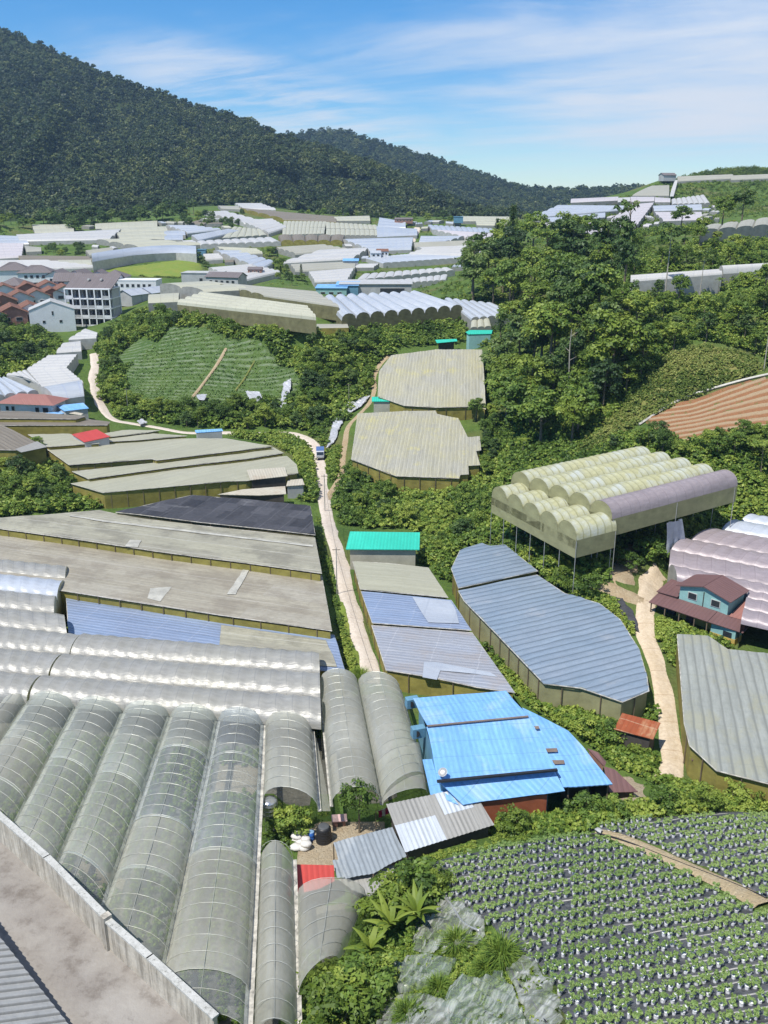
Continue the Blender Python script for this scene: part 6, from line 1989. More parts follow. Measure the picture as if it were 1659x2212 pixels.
for i in range(16):
    x, y = 638 + 24 * random.random(), 1808 + 32 * random.random()
    o = onto(x, y)
    mb = MB()
    s = .55 + .3 * random.random()
    lev = 0 if i < 10 else .35
    vs = []
    n = 10
    for a in range(5):
        th = math.pi * (a / 4)
        for b in range(n):
            ph = 2 * math.pi * b / n
            k = 1 + .18 * mnoise.noise(Vector((a * 1.3, b * 1.1, i)))
            vs.append((o.x + s * .75 * math.sin(th) ** .7 * math.cos(ph) * k, o.y + s * .55 * math.sin(th) ** .7 * math.sin(ph) * k, o.z + lev + .26 - .26 * math.cos(th) * -1 * k))
    fs = [[a * n + b, a * n + (b + 1) % n, (a + 1) * n + (b + 1) % n, (a + 1) * n + b] for a in range(4) for b in range(n)]
    mb.add(vs, fs)
    tag(mb.build('white_sack', M['sack'], None, True), 'crumpled white sack in the heap beside the blue barrel', 'sack', 'white sacks heaped in the yard')
o = onto(733, 1782)
r = thing('kennel', 'small pink-roofed kennel below the yard tree', 'kennel', o)
mb = MB()
mb.box((o.x, o.y, o.z + .35), (1.1, .8, .7), .1)
mb.build('box', M['wall_pink'], r)
mb = MB()
mb.box((o.x, o.y, o.z + .75), (1.4, 1.0, .08), .1)
mb.build('roof', m_plain('faded_pink', g3(.55, .38, .36), .7, .2), r)
mb = MB()
mb.box((o.x + .1, o.y - .41, o.z + .3), (.45, .04, .5), .1)
mb.build('opening', M['black'], r)
# washing line
a, b = onto(812, 1790), onto(845, 1775)
r = thing('washing_line', 'washing line with red and blue clothes beside the zinc shed', 'washing line', a)
for p in (a, b):
    mb = MB()
    mb.tube([p, p + Vector((0, 0, 1.9))], .04, 6)
    mb.build('post', M['wood'], r)
mb = MB()
mb.tube([a + Vector((0, 0, 1.85)), (a + b) / 2 + Vector((0, 0, 1.75)), b + Vector((0, 0, 1.85))], .015, 4)
mb.build('line', M['steel'], r)
for i, cl in enumerate([(.30, .02, .06), (.5, .48, .46), (.35, .03, .08), (.05, .12, .4)]):
    p = a.lerp(b, .15 + .22 * i) + Vector((0, 0, 1.76))
    d = (b - a).normalized()
    g = [[(p + d * (u * .12) + Vector((.05 * math.sin(u * 2 + v), .06 * math.cos(u + v * 2), -v * .25)), (u, v)) for u in range(5)] for v in range(4)]
    mb = MB()
    grid_to(mb, g)
    c_ = mb.build('shirt', m_plain('cloth', cl + (1,), .9, .1), None, True)
    tag(c_, ['dark red garment, left one on the washing line', 'pale garment on the washing line', 'second dark red garment on the washing line', 'blue garment at the right end of the washing line'][i], 'laundry', 'washing on the line')

# ---- pickup lorry on the road
p0, p1 = T(692, 1004), T(692, 980)
hd = math.atan2((p1 - p0).y, (p1 - p0).x)
o = (p0 + p1) / 2
o.z = gz(o.x, o.y) + .14
r = thing('small_lorry', 'small blue-roofed lorry driving along the pale road', 'lorry', o)
L = lambda a, b, c: lt((a, b, c), o, hd)
mb = MB()
mb.box(L(0, 0, .62)[:], (4.0, 1.55, .22), hd)
mb.build('chassis', M['black'], r)
# cab (towards the viewer) with sloping windscreen
def prism(nm, prof, w, mt, par):
    m_ = MB()
    n = len(prof)
    vs = [L(x, -w / 2, z) for x, z in prof] + [L(x, w / 2, z) for x, z in prof]
    m_.add(vs, [list(range(n)), list(range(2 * n - 1, n - 1, -1))] + [[(i + 1) % n, i, n + i, n + (i + 1) % n] for i in range(n)])
    return m_.build(nm, mt, par)


M['cab_blue'] = m_plain('blue_paint', g3(.09, .16, .36), .35, .5, 0, .1, .8)
cab = prism('cab', [(-2.0, .55), (-2.0, 1.15), (-1.75, 1.85), (-.75, 1.9), (-.6, .55)], 1.6, m_plain('white_paint', g3(.5, .52, .55), .35, .5, 0, .1, .8), r)
prism('windscreen', [(-2.02, 1.2), (-1.8, 1.78), (-1.74, 1.78), (-1.96, 1.2)], 1.42, M['glass'], cab)
for s in (-1, 1):
    mb = MB()
    mb.box(L(-1.3, s * .8, 1.45)[:], (.75, .03, .45), hd)
    mb.build('side_window', M['glass'], cab)
    mb = MB()
    mb.box(L(-2.02, s * .58, .85)[:], (.05, .24, .16), hd)
    mb.build('headlight', M['far_white'], r)
mb = MB()
mb.box(L(-2.03, 0, .62)[:], (.1, 1.5, .16), hd)
mb.build('bumper', M['steel'], r)
mb = MB()
mb.box(L(.75, 0, 1.3)[:], (2.5, 1.6, 1.15), hd)
mb.build('cargo_box', M['cab_blue'], r)
mb = MB()
mb.box(L(.45, 0, 1.95)[:], (3.1, 1.66, .1), hd)
mb.build('roof_cover', M['cab_blue'], r)
for x in (-1.35, 1.3):
    for s in (-1, 1):
        mb = MB()
        c0 = L(x, s * .72 - .09, .32)
        c1 = L(x, s * .72 + .09, .32)
        mb.tube([c0, c1], .32, 14)
        w_ = mb.build('wheel', M['black'], r)
        mb = MB()
        mb.tube([L(x, s * .72 - .1, .32), L(x, s * .72 + .1, .32)], .17, 10)
        mb.build('rim', M['steel'], w_)

# ---- courtyard, wall and roof at the lower left
YZ = 6.0
t = NT('worn_concrete_slab')
ob = t.obj()
n0 = t.noise(ob, .25, 5, .65, .35, .65)
n1 = t.noise(ob, 1.5, 5, .7, .35, .7)
n2 = t.noise(ob, .12, 3, .6, .5, .6)
c = t.mix(n0, g3(.30, .28, .25), g3(.205, .185, .165))
c = t.mix(t.math('MULTIPLY', n1, .35), c, g3(.20, .175, .15))
c = t.mix(t.math('MULTIPLY', n2, .4), c, g3(.35, .33, .30))
n3 = t.noise(ob, .5, 6, .75, .52, .66)
c = t.mix(t.math('MULTIPLY', n3, .6), c, g3(.13, .11, .09))
M['slab'] = t.done(t.bsdf(c, .85, .25, 0, t.bump(n1, .03)))
wall_line = [(-60, 1752), (0, 1812), (110, 1912), (237, 2046), (330, 2130), (470, 2262)]
wp = [P(x, y, YZ) for x, y in wall_line]
mb = MB()
sl = wp + [P(300, 2500, YZ), P(-600, 2500, YZ), P(-600, 1752, YZ)]
n = len(sl)
mb.add([p for p in sl] + [p - Vector((0, 0, 8)) for p in sl], [list(range(n))[::-1], list(range(n, 2 * n))] + [[i, (i + 1) % n, n + (i + 1) % n, n + i] for i in range(n)], [(p.x, p.y) for p in sl] * 2)
ot = mb.build('courtyard', M['slab'])
if ot.data.polygons[0].normal.z < 0:
    ot.data.flip_normals()
ot['kind'] = 'structure'
t = NT('stained_white_wall')
ob = t.obj()
sx = t.sep(ob)
st = t.noise(t.scaled(ob, (2.2, 2.2, .22)), 1.0, 5, .75, .42, .68)
n1 = t.noise(ob, 1.1, 5, .65, .35, .7)
c = t.mix(n1, g3(.52, .49, .42), g3(.42, .38, .31))
c = t.mix(t.math('MULTIPLY', st, .75), c, g3(.10, .09, .075))
M['old_wall'] = t.done(t.bsdf(c, .85, .25, 0, t.bump(n1, .03)))
t = NT('mossy_coping')
ob = t.obj()
n1 = t.noise(ob, 1.6, 5, .7, .35, .7)
c = t.mix(n1, g3(.50, .50, .47), g3(.36, .36, .33))
c = t.mix(t.noise(ob, 5, 4, .7, .55, .75), c, g3(.12, .12, .1))
M['coping'] = t.done(t.bsdf(c, .85, .25, 0, t.bump(n1, .04)))
root = thing('boundary_wall', 'long stained white concrete wall with mossy coping above the courtyard', 'wall', wp[2])
for k in range(len(wp) - 1):
    a, b = wp[k], wp[k + 1]
    d = (b - a)
    rz = math.atan2(d.y, d.x)
    hgt = 2.5 if k < 3 else 2.35
    mid = (a + b) / 2
    m1_ = MB()
    m1_.box((mid.x, mid.y, YZ + hgt / 2 - .3), (d.length + .02, .26, hgt + .6), rz)
    m1_.build('panel', M['old_wall'], root)
    m1_ = MB()
    m1_.box((mid.x, mid.y, YZ + hgt + .07), (d.length + .1, .5, .14), rz)
    m1_.build('coping', M['coping'], root)
for k, dn in ((3, 0),):
    a = wp[k]
    d = (wp[k + 1] - wp[k - 1]).normalized()
    m1_ = MB()
    m1_.box((a.x, a.y, YZ + 1.25), (.5, .62, 3.0), math.atan2(d.y, d.x))
    m1_.build('pillar', M['old_wall'], root)
# ribbed roof corner
RZ = 8.2
rp = [P(x, y, RZ - dz) for x, y, dz in ((-8, 2015, 0), (40, 2075, .5), (95, 2140, 1.0), (165, 2235, 1.6))]
t = NT('grey_ribbed_roof')
s = t.sep(t.uv())
ob = t.obj()
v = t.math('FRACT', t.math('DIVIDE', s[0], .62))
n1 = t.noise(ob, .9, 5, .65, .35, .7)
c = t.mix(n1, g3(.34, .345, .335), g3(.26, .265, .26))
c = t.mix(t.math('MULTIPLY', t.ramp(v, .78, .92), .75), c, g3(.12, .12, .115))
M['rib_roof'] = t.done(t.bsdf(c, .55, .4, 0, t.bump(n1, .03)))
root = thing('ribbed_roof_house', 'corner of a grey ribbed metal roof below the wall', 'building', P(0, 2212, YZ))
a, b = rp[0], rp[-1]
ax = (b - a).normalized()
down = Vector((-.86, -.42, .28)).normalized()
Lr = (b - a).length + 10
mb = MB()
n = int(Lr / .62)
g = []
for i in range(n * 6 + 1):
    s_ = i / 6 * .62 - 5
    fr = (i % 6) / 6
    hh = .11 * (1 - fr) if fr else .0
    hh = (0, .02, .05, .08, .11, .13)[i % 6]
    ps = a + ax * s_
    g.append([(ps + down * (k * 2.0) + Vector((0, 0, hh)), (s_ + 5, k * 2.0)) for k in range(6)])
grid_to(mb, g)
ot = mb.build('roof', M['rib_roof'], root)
mb = MB()
for k in range(1):
    p, q = a - ax * 5 + down * .8, a + ax * (Lr - 5) + down * .8
    mb.quad(Vector((p.x, p.y, YZ - .5)), Vector((q.x, q.y, YZ - .5)), q - Vector((0, 0, .1)), p - Vector((0, 0, .1)))
mb.build('wall', M['wall_grey'], root)

for lb, q4, z in (('pale grey repair sheet on the broad brown net roof, near its front edge', [(325, 1271), (372, 1267), (345, 1299), (318, 1292)], 4.62), ('long pale repair strip across the middle of the broad brown net roof', [(527, 1228), (541, 1228), (508, 1284), (490, 1283)], 4.62),
                  ('small pale repair sheet on the tapering grey net roof', [(280, 1166), (306, 1167), (296, 1183), (270, 1180)], 5.82), ('long white seam strip along the tapering grey net roof', [(150, 1112), (230, 1124), (440, 1149), (676, 1178), (676, 1181), (440, 1153), (230, 1128), (150, 1115)], 5.84)):
    pts = px_pts(q4, z + .06)
    root = thing('roof_patch', lb, 'sheet', sum(pts, Vector()) / len(pts))
    roof_mesh('sheet_cloth', pts, (1, -.25), M['patch_sheet'], root, (1, 1), None, .03)
# ------------------------------------------------------------------ vegetation
M['leaf'] = m_leaf('broad_leaves', g3(.045, .088, .015), g3(.135, .22, .034), g3(.32, .385, .065), .3, .6)
M['leaf_dark'] = m_leaf('dark_leaves', g3(.025, .053, .017), g3(.066, .122, .029), g3(.16, .22, .05), .2, .5)
M['leaf_lime'] = m_leaf('yellow_green_leaves', g3(.07, .12, .018), g3(.16, .23, .03), g3(.27, .33, .055), .3)
M['leaf_forest'] = m_leaf('forest_leaves', g3(.015, .029, .011), g3(.046, .073, .020), g3(.135, .155, .042), .15, 0.0)
M['leaf_under'] = m_leaf('undergrowth_leaves', g3(.045, .09, .015), g3(.14, .23, .034), g3(.31, .38, .065), .3, 0.0)
M['leaf_straw'] = m_leaf('strawberry_leaves', g3(.07, .14, .04), g3(.15, .25, .065), g3(.27, .37, .12), .25, 0.0)
M['leaf_bank'] = m_leaf('dry_bank_leaves', g3(.07, .115, .02), g3(.17, .235, .045), g3(.31, .33, .09), .25, 0.0)
M['bark'] = m_plain('grey_bark', g3(.17, .14, .10), .9, .2, 0, .3, 2)
M['bark_pale'] = m_plain('pale_bark', g3(.36, .33, .28), .9, .2, 0, .2, 2)


def leaf_cards(c, nrm, size, rng, aspect=.6):
    """rhombic leaf sprays: centres, normals, sizes -> vertices, quad faces"""
    n = len(c)
    r = rng.normal(size=(n, 3))
    a = np.cross(nrm, r)
    a /= np.linalg.norm(a, axis=1, keepdims=True) + 1e-9
    b = np.cross(nrm, a)
    b /= np.linalg.norm(b, axis=1, keepdims=True) + 1e-9
    s = size[:, None]
    fold = nrm * s * .18
    v = np.stack([c - a * s, c + b * s * aspect - fold, c + a * s, c - b * s * aspect - fold], 1).reshape(-1, 3)
    return v, np.arange(n * 4).reshape(n, 4)


def crown_arr(seed, R, nclump, per, card, flat=1.0, hollow=.35, up=.45, cz=0.0):
    """leaf sprays gathered in clumps through an uneven crown; centre of the crown at height cz"""
    rng = np.random.default_rng(seed)
    cs, ns, ss, ti = [], [], [], []
    k = 0
    while k < nclump:
        d = rng.normal(size=3)
        d /= np.linalg.norm(d)
        if d[2] < -.55:
            continue
        rad = (hollow + (1 - hollow) * rng.random() ** .6)
        wob = 1 + .28 * mnoise.noise(Vector((d[0] * 1.7 + seed, d[1] * 1.7, d[2] * 1.7)))
        cc = d * np.array(R) * rad * wob
        cr = np.mean(R) * (.24 + .2 * rng.random())
        m = int(per * (.6 + .8 * rng.random()))
        q = rng.normal(size=(m, 3))
        q /= np.linalg.norm(q, axis=1, keepdims=True)
        q[:, 2] = np.where(q[:, 2] < -.3, -q[:, 2], q[:, 2])
        pos = cc + q * cr * (.55 + .5 * rng.random((m, 1))) * np.array([1, 1, .75 * flat])
        nn = q * .8 + np.array([0, 0, up]) + rng.normal(size=(m, 3)) * .35
        nn /= np.linalg.norm(nn, axis=1, keepdims=True)
        cs.append(pos)
        ns.append(nn)
        ss.append(card * (.6 + .8 * rng.random(m)))
        tb = rng.normal(.48, .16)
        ti.append(np.repeat(np.clip(tb + rng.normal(0, .1, m), 0, 1), 4))
        k += 1
    c = np.concatenate(cs)
    c[:, 2] += cz
    v, f = leaf_cards(c, np.concatenate(ns), np.concatenate(ss), rng)
    return v, f, np.concatenate(ti)


def mesh_only(name, v, f, mat, tint=None, smooth=False):
    o = np_mesh(name, v, f, mat, None, tint, smooth)
    me = o.data
    bpy.data.objects.remove(o)
    return me


def trunk_mesh(name, H, r, limbs, seed, mat, crown_r=2.5, base=.45, lean=.3):
    rng = random.Random(seed)
    mb = MB()
    pts, rs = [], []
    lx, ly = rng.uniform(-lean, lean), rng.uniform(-lean, lean)
    for i in range(7):
        t = i / 6
        pts.append((lx * t * t + .12 * math.sin(3 * t + seed), ly * t * t + .1 * math.cos(4 * t + seed), -.5 + (H + .5) * t))
        rs.append(r * (1.25 if i == 0 else 1) * (1 - .75 * t))
    mb.tube(pts, rs, 7)
    for k in range(limbs):
        t = base + (1 - base) * (k + .5) / limbs
        i = min(5, int(t * 6))
        p = Vector(pts[i]).lerp(Vector(pts[i + 1]), t * 6 - i)
        an = k * 2.4 + rng.random()
        l = crown_r * (.55 + .4 * rng.random()) * (1.1 - .4 * t)
        e = p + Vector((math.cos(an) * l, math.sin(an) * l, l * (.35 + .4 * rng.random())))
        m = p.lerp(e, .5) + Vector((0, 0, .12 * l))
        mb.tube([p, m, e], [r * .38 * (1 - .5 * t), r * .24 * (1 - .4 * t), r * .08], 5)
    o = mb.build(name, mat)
    me = o.data
    bpy.data.objects.remove(o)
    return me


KIND = {}


def kind(name, crown, trunk, cname='crown'):
    KIND[name] = (crown, trunk, cname)


# every kind about 10 m tall (1 unit = 1 m), scaled when placed
for i in range(5):
    v, f, ti = crown_arr(10 + i, (3.1 + .4 * (i % 3), 3.0, 3.1 - .3 * (i % 2)), 40, 58, .27, 1, .4, .45, 6.6)
    kind('broad%d' % i, mesh_only('crown', v, f, M['leaf'], ti), trunk_mesh('trunk', 8.0, .28, 6, i, M['bark']))
for i in range(3):
    v, f, ti = crown_arr(30 + i, (2.6, 2.6, 3.6), 38, 56, .25, 1, .35, .35, 6.0)
    kind('dark%d' % i, mesh_only('crown', v, f, M['leaf_dark'], ti), trunk_mesh('trunk', 8.2, .26, 6, i + 7, M['bark']))
for i in range(2):
    v, f, ti = crown_arr(40 + i, (2.9, 2.9, 3.6), 42, 60, .25, 1, .4, .5, 6.2)
    kind('lime%d' % i, mesh_only('crown', v, f, M['leaf_lime'], ti), trunk_mesh('trunk', 8.2, .26, 6, i + 17, M['bark']))
for i in range(2):   # umbrella: flat tiers
    v, f, ti = crown_arr(50 + i, (3.6, 3.6, 1.1), 26, 50, .25, .6, .3, .8, 8.6)
    kind('umbrella%d' % i, mesh_only('crown', v, f, M['leaf'], ti), trunk_mesh('trunk', 8.6, .2, 7, i + 27, M['bark'], 3.0, .75))
# slim conifer-like, whorls
for i in range(2):
    rng = np.random.default_rng(60 + i)
    cs, ns, ss, ti = [], [], [], []
    for k in range(13):
        z = 3.2 + k * .53
        rad = .55 + 1.15 * (1 - k / 13) * (.7 + .6 * rng.random())
        for a in range(7):
            an = a * .9 + k * .7 + rng.random()
            m = 12
            tt = rng.random(m)
            p = np.stack([np.cos(an) * rad * tt, np.sin(an) * rad * tt, z + .25 * tt + rng.normal(0, .12, m)], 1) + rng.normal(0, .1, (m, 3))
            cs.append(p)
            nn = rng.normal(0, .5, (m, 3)) + [0, 0, .7]
            ns.append(nn / np.linalg.norm(nn, axis=1, keepdims=True))
            ss.append(.26 * (.6 + .7 * rng.random(m)))
            ti.append(np.repeat(np.clip(rng.normal(.4, .15, m), 0, 1), 4))
    v, f = leaf_cards(np.concatenate(cs), np.concatenate(ns), np.concatenate(ss), rng, .45)
    kind('slim%d' % i, mesh_only('crown', v, f, M['leaf_dark'], np.concatenate(ti)), trunk_mesh('trunk', 10, .2, 5, i + 37, M['bark'], 1.2, .35, .2))
# sparse high crown on a thin bare trunk
for i in range(2):
    v, f, ti = crown_arr(70 + i, (2.0, 2.0, 1.5), 16, 44, .24, .7, .3, .5, 8.6)
    kind('tall%d' % i, mesh_only('crown', v, f, M['leaf_dark'], ti), trunk_mesh('trunk', 8.8, .15, 6, i + 47, M['bark_pale'], 1.9, .78))
# vine-covered column with a thin top
v1, f1, t1 = crown_arr(81, (1.2, 1.2, 3.9), 34, 50, .24, 1, .3, .2, 4.4)
v2, f2, t2 = crown_arr(82, (2.0, 2.0, .9), 10, 20, .3, .7, .3, .6, 9.3)
kind('vine0', mesh_only('crown', np.concatenate([v1, v2]), np.concatenate([f1, f2 + len(v1)]), M['leaf_dark'], np.concatenate([t1, t2])), trunk_mesh('trunk', 9.8, .22, 6, 57, M['bark'], 1.9, .8))
for i in range(3):   # bushy trees leafed to the ground
    v, f, ti = crown_arr(120 + i, (3.7, 3.6, 4.0), 46, 60, .30, 1, .45, .45, 4.0)
    kind('low%d' % i, mesh_only('crown', v, f, M['leaf'], ti), trunk_mesh('trunk', 6.0, .24, 5, i + 107, M['bark']))
    v, f, ti = crown_arr(130 + i, (3.5, 3.6, 4.2), 46, 60, .30, 1, .45, .45, 4.0)
    kind('lowdark%d' % i, mesh_only('crown', v, f, M['leaf_dark'], ti), trunk_mesh('trunk', 6.0, .24, 5, i + 117, M['bark']))
# shrubs, about 2 m
for i in range(4):
    v, f, ti = crown_arr(90 + i, (1.25, 1.2, 1.0), 26, 54, .10, 1, .35, .4, 1.0)
    kind('shrub%d' % i, mesh_only('foliage', v, f, M['leaf'], ti), trunk_mesh('stem', 1.3, .06, 6, i + 67, M['bark'], .9, .1), 'foliage')
for i in range(2):
    v, f, ti = crown_arr(96 + i, (1.25, 1.2, 1.0), 28, 60, .085, 1, .3, .4, 1.0)
    kind('limeshrub%d' % i, mesh_only('foliage', v, f, M['leaf_lime'], ti), trunk_mesh('stem', 1.3, .06, 6, i + 87, M['bark'], .9, .1), 'foliage')


def frond_mesh(seed, n, L, W, droop, z0, nseg=7, pin=True, up=.9):
    """palm / tree-fern / banana leaves: arched blades"""
    rng = random.Random(seed)
    vs, fs, ti = [], [], []
    for k in range(n):
        an = 2 * math.pi * k / n + rng.uniform(-.3, .3)
        l = L * rng.uniform(.75, 1.1)
        el = up * rng.uniform(.5, 1.15)
        d = Vector((math.cos(an), math.sin(an), 0))
        s = Vector((-d.y, d.x, 0))
        pts = []
        p = Vector((0, 0, z0))
        for i in range(nseg + 1):
            pts.append(p.copy())
            e = el - droop * (i / nseg) * 1.6
            p = p + (d * math.cos(e) + Vector((0, 0, math.sin(e)))) * (l / nseg)
        tt = rng.uniform(.3, .8)
        for i in range(nseg):
            w0, w1 = (W * math.sin(math.pi * min(.97, (i + q) / nseg) ** .7) + .02 for q in (0, 1))
            for sd in (-1, 1):
                if pin and i > 0:
                    for h in range(2):
                        a = pts[i].lerp(pts[i + 1], h / 2)
                        b = pts[i].lerp(pts[i + 1], h / 2 + .36)
                        w = w0 + (w1 - w0) * h / 2
                        tip = a.lerp(b, 1.1) + s * (sd * w) - Vector((0, 0, .25 * w))
                        base = len(vs)
                        vs += [a, b, tip + (b - a) * .5, tip]
                        fs.append([base, base + 1, base + 2, base + 3])
                        ti += [tt] * 4
                else:
                    base = len(vs)
                    dz = Vector((0, 0, .22))
                    vs += [pts[i], pts[i + 1], pts[i + 1] + s * (sd * w1) - dz * w1, pts[i] + s * (sd * w0) - dz * w0]
                    fs.append([base, base + 1, base + 2, base + 3])
                    ti += [tt] * 4
    return np.array([tuple(v) for v in vs]), np.array(fs), np.array(ti)


v, f, ti = frond_mesh(1, 16, 2.3, .5, .9, 5.0)
kind('fern0', mesh_only('crown', v, f, M['leaf'], ti), trunk_mesh('trunk', 5.0, .12, 0, 3, M['bark']))
v, f, ti = frond_mesh(2, 14, 2.0, .5, 1.0, 4.0)
kind('fern1', mesh_only('crown', v, f, M['leaf_lime'], ti), trunk_mesh('trunk', 4.0, .11, 0, 5, M['bark']))
v, f, ti = frond_mesh(3, 13, 2.2, .2, .6, 1.3, 9, False, 1.25)
kind('banana0', mesh_only('leaf_crown', v, f, M['leaf_lime'], ti), trunk_mesh('stem', 1.5, .14, 0, 6, M['leaf_dark']), 'leaf_crown')
v, f, ti = frond_mesh(5, 11, 1.9, .19, .75, 1.0, 9, False, 1.25)
kind('banana1', mesh_only('leaf_crown', v, f, M['leaf_lime'], ti), trunk_mesh('stem', 1.2, .13, 0, 8, M['leaf_dark']), 'leaf_crown')
# grass tuft
rng = np.random.default_rng(5)
vs, fs, ti = [], [], []
for k in range(620):
    an, rr = rng.random() * 6.28, .62 * rng.random() ** .5
    b = Vector((math.cos(an) * rr, math.sin(an) * rr, 0))
    l = .35 + 1.15 * rng.random()
    o_ = Vector((math.cos(an), math.sin(an), 0)) * (.25 + .5 * rng.random())
    s = Vector((-math.sin(an), math.cos(an), 0)) * .014
    m_ = b + o_ * .4 + Vector((0, 0, l * .75))
    e_ = b + o_ * 1.2 + Vector((0, 0, l * .8))
    n = len(vs)
    vs += [b - s, b + s, m_ + s, m_ - s, m_ - s, m_ + s, e_ + s * .2, e_ - s * .2]
    fs += [[n, n + 1, n + 2, n + 3], [n + 4, n + 5, n + 6, n + 7]]
    ti += [rng.uniform(.3, .8)] * 8
kind('tuft0', mesh_only('blades', np.array([tuple(v) for v in vs]), np.array(fs), M['leaf_under'], np.array(ti)), trunk_mesh('root_clump', .25, .25, 0, 9, M['bark']), 'blades')


def plant(kd, name, label, cat, pos, s, group=None, rz=None, sxy=1.0):
    crown, trunk, cn = KIND[kd]
    r = thing(name, label, cat, pos, random.uniform(0, 6.28) if rz is None else rz, group)
    r.scale = (s * sxy, s * sxy, s)
    c = bpy.data.objects.new(cn, crown)
    t_ = bpy.data.objects.new('trunk' if cn == 'crown' else ('stem' if cn != 'blades' else 'root_clump'), trunk)
    for o in (c, t_):
        COL.objects.link(o)
        o.parent = r
    return r


def tree(kd, name, label, x, yb, hpx, cat='tree', group=None, nominal=10.0, sxy=1.0):
    p = T(x, yb)
    d = to_px(p)[2]
    h = hpx * d / F_LEN / .95
    return plant(kd, name, label, cat, p, h / nominal, group, None, sxy)


# --- trees one can tell apart
HERO = [
    ('lime0', 'broadleaf_tree', 'large yellow-green tree in the heart of the jungle', 1316, 858, 175, 10, 1.0),
    ('lime1', 'broadleaf_tree', 'smaller yellow-green tree just left of the largest one', 1272, 868, 110, 10, 1.0),
    ('slim0', 'conifer_tree', 'slim dark conifer standing highest above the left jungle edge', 1104, 560, 106, 10, .8),
    ('slim1', 'conifer_tree', 'shorter slim conifer left of the highest one', 1072, 562, 82, 10, .8),
    ('vine0', 'vine_tree', 'tall vine-covered tree with a forked sparse top', 1347, 640, 185, 10, .75),
    ('tall0', 'thin_tree', 'thin pale-trunked tree with a small high crown behind the long low greenhouse', 1437, 645, 150, 10, .8),
    ('tall1', 'thin_tree', 'thin tree standing before the long low white greenhouse', 1512, 645, 100, 10, .9),
    ('umbrella0', 'umbrella_tree', 'flat-topped tree with a dark leaning trunk in the jungle', 1142, 690, 108, 10, .75),
    ('slim0', 'conifer_tree', 'feathery dark tree beside the teal hut', 1080, 738, 74, 10, 1.0),
    ('umbrella1', 'umbrella_tree', 'small flat-crowned tree in front of the pinkish hill roofs', 1294, 545, 68, 10, .8),
    ('dark0', 'broadleaf_tree', 'massive dark round tree at the left brow of the jungle', 1100, 612, 112, 10, 1.0),
    ('dark1', 'broadleaf_tree', 'dark tree beside the massive round one', 1068, 610, 92, 10, 1.0),
    ('fern0', 'tree_fern', 'pale tree fern at the foot of the jungle', 1176, 930, 66, 6, .9),
    ('fern1', 'tree_fern', 'lower tree fern left of the pale one', 1130, 985, 42, 5, 1.0),
    ('fern0', 'tree_fern', 'tall tree fern before the orange terraces', 1400, 968, 56, 6, .9),
    ('umbrella0', 'umbrella_tree', 'flat spreading tree overhanging the right edge above the raised greenhouse', 1640, 1040, 90, 10, .9),
    ('dark2', 'broadleaf_tree', 'tall dark tree on the skyline at the right edge', 1600, 488, 80, 10, 1.0),
    ('broad0', 'broadleaf_tree', 'round tree left of the skyline tree at the right edge', 1560, 490, 62, 10, 1.1),
    ('broad1', 'broadleaf_tree', 'bushy tree above the old grey net greenhouse', 1470, 505, 58, 10, 1.1),
    ('broad2', 'broadleaf_tree', 'big rounded tree in front of the forked vine-covered tree', 1290, 700, 120, 10, 1.1),
    ('broad3', 'broadleaf_tree', 'tall rounded tree right of the flat-topped leaning one', 1215, 690, 125, 10, 1.0),
    ('broad4', 'broadleaf_tree', 'large leafy tree behind the bare pale trunk', 1190, 800, 140, 10, 1.1),
    ('lime1', 'broadleaf_tree', 'bright green tree at the jungle edge beside the upper striped roof', 1095, 860, 96, 10, 1.1),
    ('slim1', 'conifer_tree', 'slender dark spire in the middle of the upper jungle', 1188, 590, 100, 10, .8),
]
for kd, nm, lb, x, yb, hp, nom, sxy in HERO:
    tree(kd, nm, lb, x, yb, hp, 'tree', None, nom, sxy)
# bare pale trunk
p = T(1224, 880)
d = to_px(p)[2]
r = thing('dead_tree', 'bare pale dead trunk rising through the jungle', 'tree', p)
H = 170 * d / F_LEN
mb = MB()
mb.tube([p + Vector((.15 * math.sin(k), 0, H * k / 6 - .3)) for k in range(7)], [.22 - .025 * k for k in range(7)], 7)
mb.build('trunk', M['bark_pale'], r)
for k in range(4):
    q = p + Vector((0, 0, H * (.6 + .1 * k)))
    mb = MB()
    mb.tube([q, q + Vector((math.cos(k * 2.2) * 1.4, math.sin(k * 2.2) * 1.4, .8))], [.07, .02], 5)
    mb.build('branch', M['bark_pale'], r)

# --- the rest of the jungle: trees one after the other
ROOFPX = []
ROOFS = [np.array(f[0]) for f in FOOT]


def free_mask(xy, margin=0.0):
    ok = np.ones(len(xy), bool)
    for poly in [f[0] for f in FOOT] + EXCL:
        pa = np.array(poly)
        lo, hi = pa.min(0) - 1, pa.max(0) + 1
        near = (xy[:, 0] > lo[0]) & (xy[:, 0] < hi[0]) & (xy[:, 1] > lo[1]) & (xy[:, 1] < hi[1])
        idx = np.where(near & ok)[0]
        if len(idx):
            pl = poly
            if margin:
                c = pa.mean(0)
                pl = [tuple(c + (q - c) * (1 + margin / max(1.0, np.hypot(*(q - c))))) for q in pa]
            ok[idx[in_poly_np(xy[idx, 0], xy[idx, 1], pl)]] = False
    return ok


def sample_px(poly, n, rng):
    pa = np.array(poly, float)
    lo, hi = pa.min(0), pa.max(0)
    out = np.zeros((0, 2))
    while len(out) < n:
        q = lo + (hi - lo) * rng.random((n * 2, 2))
        out = np.concatenate([out, q[in_poly_np(q[:, 0], q[:, 1], poly)]])
    return out[:n]


BANK = [(1215, 1005), (1300, 930), (1345, 880), (1395, 805), (1435, 765), (1510, 735), (1610, 755), (1680, 800), (1560, 835), (1390, 915), (1330, 955)]


